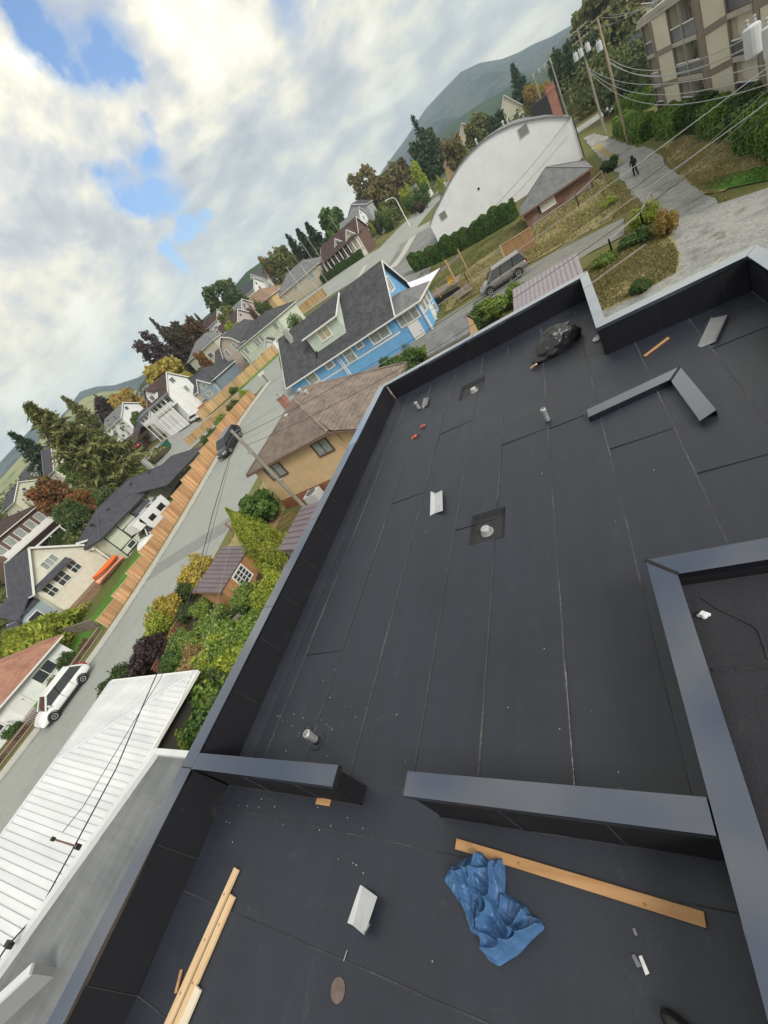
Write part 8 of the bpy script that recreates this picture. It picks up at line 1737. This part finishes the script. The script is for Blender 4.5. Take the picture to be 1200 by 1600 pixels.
stick('wood_offcut', 'small wood block at the foot of the left stub wall', PZ(495, 1251, .02), PZ(516, 1254, .02), .075, .02, .012, M_lum3)
stick('wood_stick', 'slim orange stick by the right hand parapet', PZ(1007, 558, .01), PZ(1045, 529, .01), .045, .03, .012, M_lum3)
# blue tarp
def tarp():
    ol = [PZ(x, y, .0) for x, y in ((694, 1375), (703, 1360), (724, 1345), (749, 1331), (760, 1336), (766, 1343), (789, 1342), (791, 1370), (790, 1396), (798, 1401), (822, 1415), (836, 1437), (846, 1436), (853, 1451), (834, 1468), (812, 1492), (781, 1511), (764, 1500), (759, 1470), (738, 1457), (731, 1428), (712, 1400))]
    P2 = np.array([(p.x, p.y) for p in ol]); c_ = PZ(765, 1418, 0); c = np.array([c_.x, c_.y]); nth, nr = 340, 130
    seg = np.linalg.norm(np.roll(P2, -1, 0) - P2, axis=1); cum = np.concatenate([[0], np.cumsum(seg)]); t = np.linspace(0, cum[-1], nth, endpoint=False); PP = np.vstack([P2, P2[:1]])
    rim = np.stack([np.interp(t, cum, PP[:, 0]), np.interp(t, cum, PP[:, 1])], 1)
    rim = rim * .6 + .2 * (np.roll(rim, 2, 0) + np.roll(rim, -2, 0)); rr = np.linspace(0.01, 1, nr)
    XY = c + (rim[None] - c) * rr[:, None, None]; gx, gy = XY[..., 0].ravel(), XY[..., 1].ravel(); dmin = np.repeat(1 - rr, nth) * np.tile(np.linalg.norm(rim - c, axis=1), nr)
    rg = np.random.default_rng(11)
    wx = gx + .03 * np.sin(gy * 11 + 1) + .005 * np.sin(gy * 31 + gx * 17); wy = gy + .03 * np.sin(gx * 9) + .005 * np.sin(gx * 27 - gy * 13)
    def crease(ox, oy, ang, w, hgt, ln, bend=0):
        ca, sa = math.cos(ang), math.sin(ang); u = (wx - ox) * ca + (wy - oy) * sa; v = -(wx - ox) * sa + (wy - oy) * ca - bend * u * u
        s_ = np.where(v > 0, np.exp(-v / w), np.exp(v / (w * 1.9))); return hgt * s_ * np.exp(-(u / ln) ** 4)
    z = .02 + .035 * (1 - np.exp(-dmin / .05))
    for (x, y, a, w, h, l, b) in [(752, 1352, -1.9, .016, .10, .26, .4), (722, 1398, -1.15, .014, .08, .30, .2), (741, 1402, -1.3, .012, .07, .34, .1), (771, 1398, -1.8, .014, .11, .3, -.3), (790, 1432, -.5, .016, .11, .3, .5), (802, 1466, -.4, .014, .10, .3, -.2), (757, 1440, -1.3, .014, .08, .25, .3), (832, 1452, .6, .012, .10, .18, 0), (738, 1368, .2, .012, .06, .2, .5), (812, 1430, -1.9, .014, .09, .24, .6), (776, 1484, .5, .012, .08, .2, 0), (765, 1465, .2, .014, .08, .22, -.6), (785, 1375, -1.6, .012, .07, .2, .2)]:
        p = PZ(x, y, .03); z = z + crease(p.x, p.y, a, w, h, l, b)
    lo, hi = P2.min(0), P2.max(0)
    for k in range(150): q = rg.uniform(lo, hi); z = z + crease(q[0], q[1], rg.uniform(-2.4, 0), rg.uniform(.003, .008), rg.uniform(-.012, .019), rg.uniform(.04, .20), rg.uniform(-2, 2))
    z = np.maximum(z * (.25 + .75 * np.clip(dmin / .03, 0, 1)), .0) + .012
    V = np.stack([gx, gy, z], 1); i = np.arange((nr - 1) * nth); r_, k_ = i // nth, i % nth; F = np.stack([r_ * nth + k_, r_ * nth + (k_ + 1) % nth, (r_ + 1) * nth + (k_ + 1) % nth, (r_ + 1) * nth + k_], 1).tolist()
    F.append(list(range(nth))); low = V[-nth:].copy(); low[:, 2] = .0115; V = np.vstack([V, low]); b0 = (nr - 1) * nth
    F += [[b0 + k, b0 + (k + 1) % nth, nr * nth + (k + 1) % nth, nr * nth + k] for k in range(nth)]
    me = bpy.data.meshes.new('tarp'); me.from_pydata(V.tolist(), [], F); me.update(); me.polygons.foreach_set('use_smooth', np.ones(len(F), bool)); me.materials.append(mat('blue_tarp_cloth', (.05, .125, .27), rough=.42, c2=(.066, .155, .32), scale=6, spec=.5, bump=.12, bscale=90)); o = bpy.data.objects.new('blue_tarp', me); C.objects.link(o)
    tag(o, 'crumpled blue tarp lying beside the long amber plank', 'tarp')
tarp()
# black rubbish bag
def bag():
    p = PZ(868, 548, .0); t = thing('rubbish_bag', 'shiny black rubbish bag spilling wood scraps by the far parapet', 'rubbish bag', (p.x, p.y, .008)); rg = np.random.default_rng(5); bm = bmesh.new(); bmesh.ops.create_icosphere(bm, subdivisions=6, radius=1)
    ks = rg.normal(size=(40, 3)) * np.linspace(3, 11, 40)[:, None]; ph = rg.uniform(0, 6.28, 40); am = 1 / np.linspace(1, 3.2, 40)
    for v in bm.verts:
        d = np.array(v.co); f = float((np.abs(np.sin(ks @ d * .5 + ph)) * am).sum() / am.sum()); k = .30 + 1.2 * f; x, y, z = d * k; z = max(z, -.3) + .3; w_ = 1 - .45 * max(0, -x)
        v.co = (x * .60, y * .36 * w_, z * .40 * (1 - .45 * max(0, -x)))
    me = bpy.data.meshes.new('bag'); bm.to_mesh(me); bm.free(); me.polygons.foreach_set('use_smooth', np.ones(len(me.polygons), bool)); me.materials.append(mat('bag_plastic', (.012, .012, .014), rough=.36, spec=.55)); o = inst('bag_body', me, t); o.rotation_euler = (0, 0, .55)
    m = MB(); m.lathe([(.02, 0), (.05, .06), (.10, .12), (.09, .16)], (.40, .25, .25), 12); m.build('tied_neck', mat('bag_plastic', (.012, .012, .014)), t)
    for k, (a, b) in enumerate(((829, 575), (836, 565))): q = PZ(a, b, .05); q2_ = PZ(a + 9, b - 6, .12); MB().bar(Vector(q) - t.location, Vector(q2_) - t.location, .06, .03).build('wood_scrap', M_lum, t)
bag()
def blob(name, label, cat, px, py, r, m_, z=.01, n=3):
    p = PZ(px, py, z); bm = bmesh.new(); bmesh.ops.create_icosphere(bm, subdivisions=3, radius=1)
    for v in bm.verts: d = v.co; k = 1 + .28 * math.sin(d.x * 4 + px) * math.sin(d.y * 5 + py) + .15 * math.sin(d.z * 9); v.co = (d.x * r * k, d.y * r * .7 * k, (max(d.z, -.3) + .3) * r * .7 * k)
    me = bpy.data.meshes.new(name); bm.to_mesh(me); bm.free(); me.polygons.foreach_set('use_smooth', np.ones(len(me.polygons), bool)); me.materials.append(m_); o = inst(name, me, None, (p.x, p.y, .012)); return tag(o, label, cat)
blob('crumpled_paper', 'crumpled white paper at the parapet step corner', 'paper', 933, 531, .08, mat('paper_white', (.62, .63, .66), rough=.7)); blob('white_lump', 'white plaster lump on the granular upper roof', 'plaster lump', 1114, 1004, .045, mat('paper_white', (.62, .63, .66))).location.z = .474
# orange gloves
def glove(label, px, py, a):
    p = PZ(px, py, .01); t = thing('work_glove', label, 'glove', (p.x, p.y, .012), a); m_ = mat('orange_glove', (.55, .10, .04), rough=.7)
    bm = bmesh.new(); bmesh.ops.create_icosphere(bm, subdivisions=2, radius=1)
    for v in bm.verts: v.co = (v.co.x * .075, v.co.y * .055, (v.co.z + 1) * .022)
    me = bpy.data.meshes.new('palm'); bm.to_mesh(me); bm.free(); me.materials.append(m_); inst('palm', me, t)
    for k, (x, y, L_) in enumerate(((-.03, .05, .07), (-.01, .055, .085), (.012, .055, .08), (.032, .048, .06), (.06, .0, .05))): d = Vector((.2 * (k - 1.5) * .4, 1, 0)) if k < 4 else Vector((.8, .6, 0)); MB().tube((x, y, .02), (x + d.x * L_, y + d.y * L_, .014), .012, .009, 7).build('finger', m_, t)
    MB().tube((0, -.04, .02), (0, -.11, .02), .04, .045, 10).build('cuff', mat('glove_cuff', (.06, .06, .065), rough=.8), t)
glove('orange work glove on the roof, farther of two', 661, 667, .5); glove('orange work glove on the roof, closer of two', 650, 682, 1.9)
# flat round stain patch, clips, screws, debris
m = MB(); p = PZ(528, 1547, .01); m.lathe([(.082, 0), (.08, .004), (.02, .0045)], (0, 0, 0), 22); o = m.build('round_patch', mat('rusty_patch', (.10, .078, .068), rough=.9, c2=(.15, .115, .10), scale=9), None, (p.x, p.y, .011)); tag(o, 'brownish round patch on the lower roof', 'roof patch')
t = thing('metal_clip', 'bent grey and white metal clip near the bottom edge', 'metal clip', (*PZ(993, 1500, .01).xy, .012)); O = t.location
a = [PZ(x, y, z) for x, y, z in ((987, 1493, .01), (992, 1491, .03), (1003, 1510, .03), (996, 1512, .01))]; m = MB(); m.hexa([q - O for q in a], [q + Vector((0, 0, .006)) - O for q in a]); m.build('plate', M_alud, t)
a = [PZ(x, y, z) for x, y, z in ((998, 1494, .01), (1003, 1493, .012), (1015, 1521, .012), (1009, 1524, .01))]; m = MB(); m.hexa([q - O for q in a], [q + Vector((0, 0, .006)) - O for q in a]); m.build('strip', M_white, t)
stick('metal_sliver', 'tiny pale metal sliver right of the tarp', PZ(990, 1450, .01), PZ(995, 1462, .01), .02, .006, .012, M_alud, cat='metal scrap'); stick('metal_sliver', 'thin metal sliver above the round patch', PZ(543, 1484, .01), PZ(537, 1502, .01), .012, .006, .012, M_alud, cat='metal scrap')
t = thing('boot', 'rounded toe of a black boot at the bottom edge of the picture', 'boot', (*PZ(1078, 1628, .05).xy, .011), -2.2); bm = bmesh.new(); bmesh.ops.create_icosphere(bm, subdivisions=3, radius=1)
for v in bm.verts: v.co = (v.co.x * .07 , v.co.y * .17, max(v.co.z, -.2) * (.075 + .05 * max(0, -v.co.y)) + .03)
me = bpy.data.meshes.new('boot'); bm.to_mesh(me); bm.free(); me.polygons.foreach_set('use_smooth', np.ones(len(me.polygons), bool)); me.materials.append(mat('boot_leather', (.015, .015, .016), rough=.35)); inst('upper', me, t); MB().prism([(.075 * math.cos(k * .4488), .175 * math.sin(k * .4488)) for k in range(14)], 0, .022).build('sole', M_plast, t)
rg_ = np.random.default_rng(8); bits = MB(); pts = []
for (cx, cy, s_, n) in ((-5.5, .75, .35, 22), (-5.3, 1.9, .5, 26), (-4.0, .78, .5, 10), (-2.4, 6.5, 3.0, 40), (-3, .2, 2.0, 14), (1.4, 9.1, .5, 14), (-2.5, 10.6, 1.5, 14), (-.8, 1.5, .6, 8)):
    for k in range(n): pts.append((cx + rg_.normal() * s_, cy + rg_.normal() * s_ * .6))
for x, y in pts:
    if not (-6.3 < x < 2.2 and -1.6 < y < 12.6) or (x > -.5 and y < 3.4) or (.85 < y < 1.15) or (y > 9.2 and x > -.2): continue
    s_ = rg_.uniform(.003, .009); a = rg_.uniform(0, 3.1); bits.bar((x - math.cos(a) * s_, y - math.sin(a) * s_, .018), (x + math.cos(a) * s_, y + math.sin(a) * s_, .018), s_ * 1.0, s_ * .8)
tag(bits.build('roof_debris', mat('pale_debris', (.42, .41, .39), rough=.8)), kind='stuff')
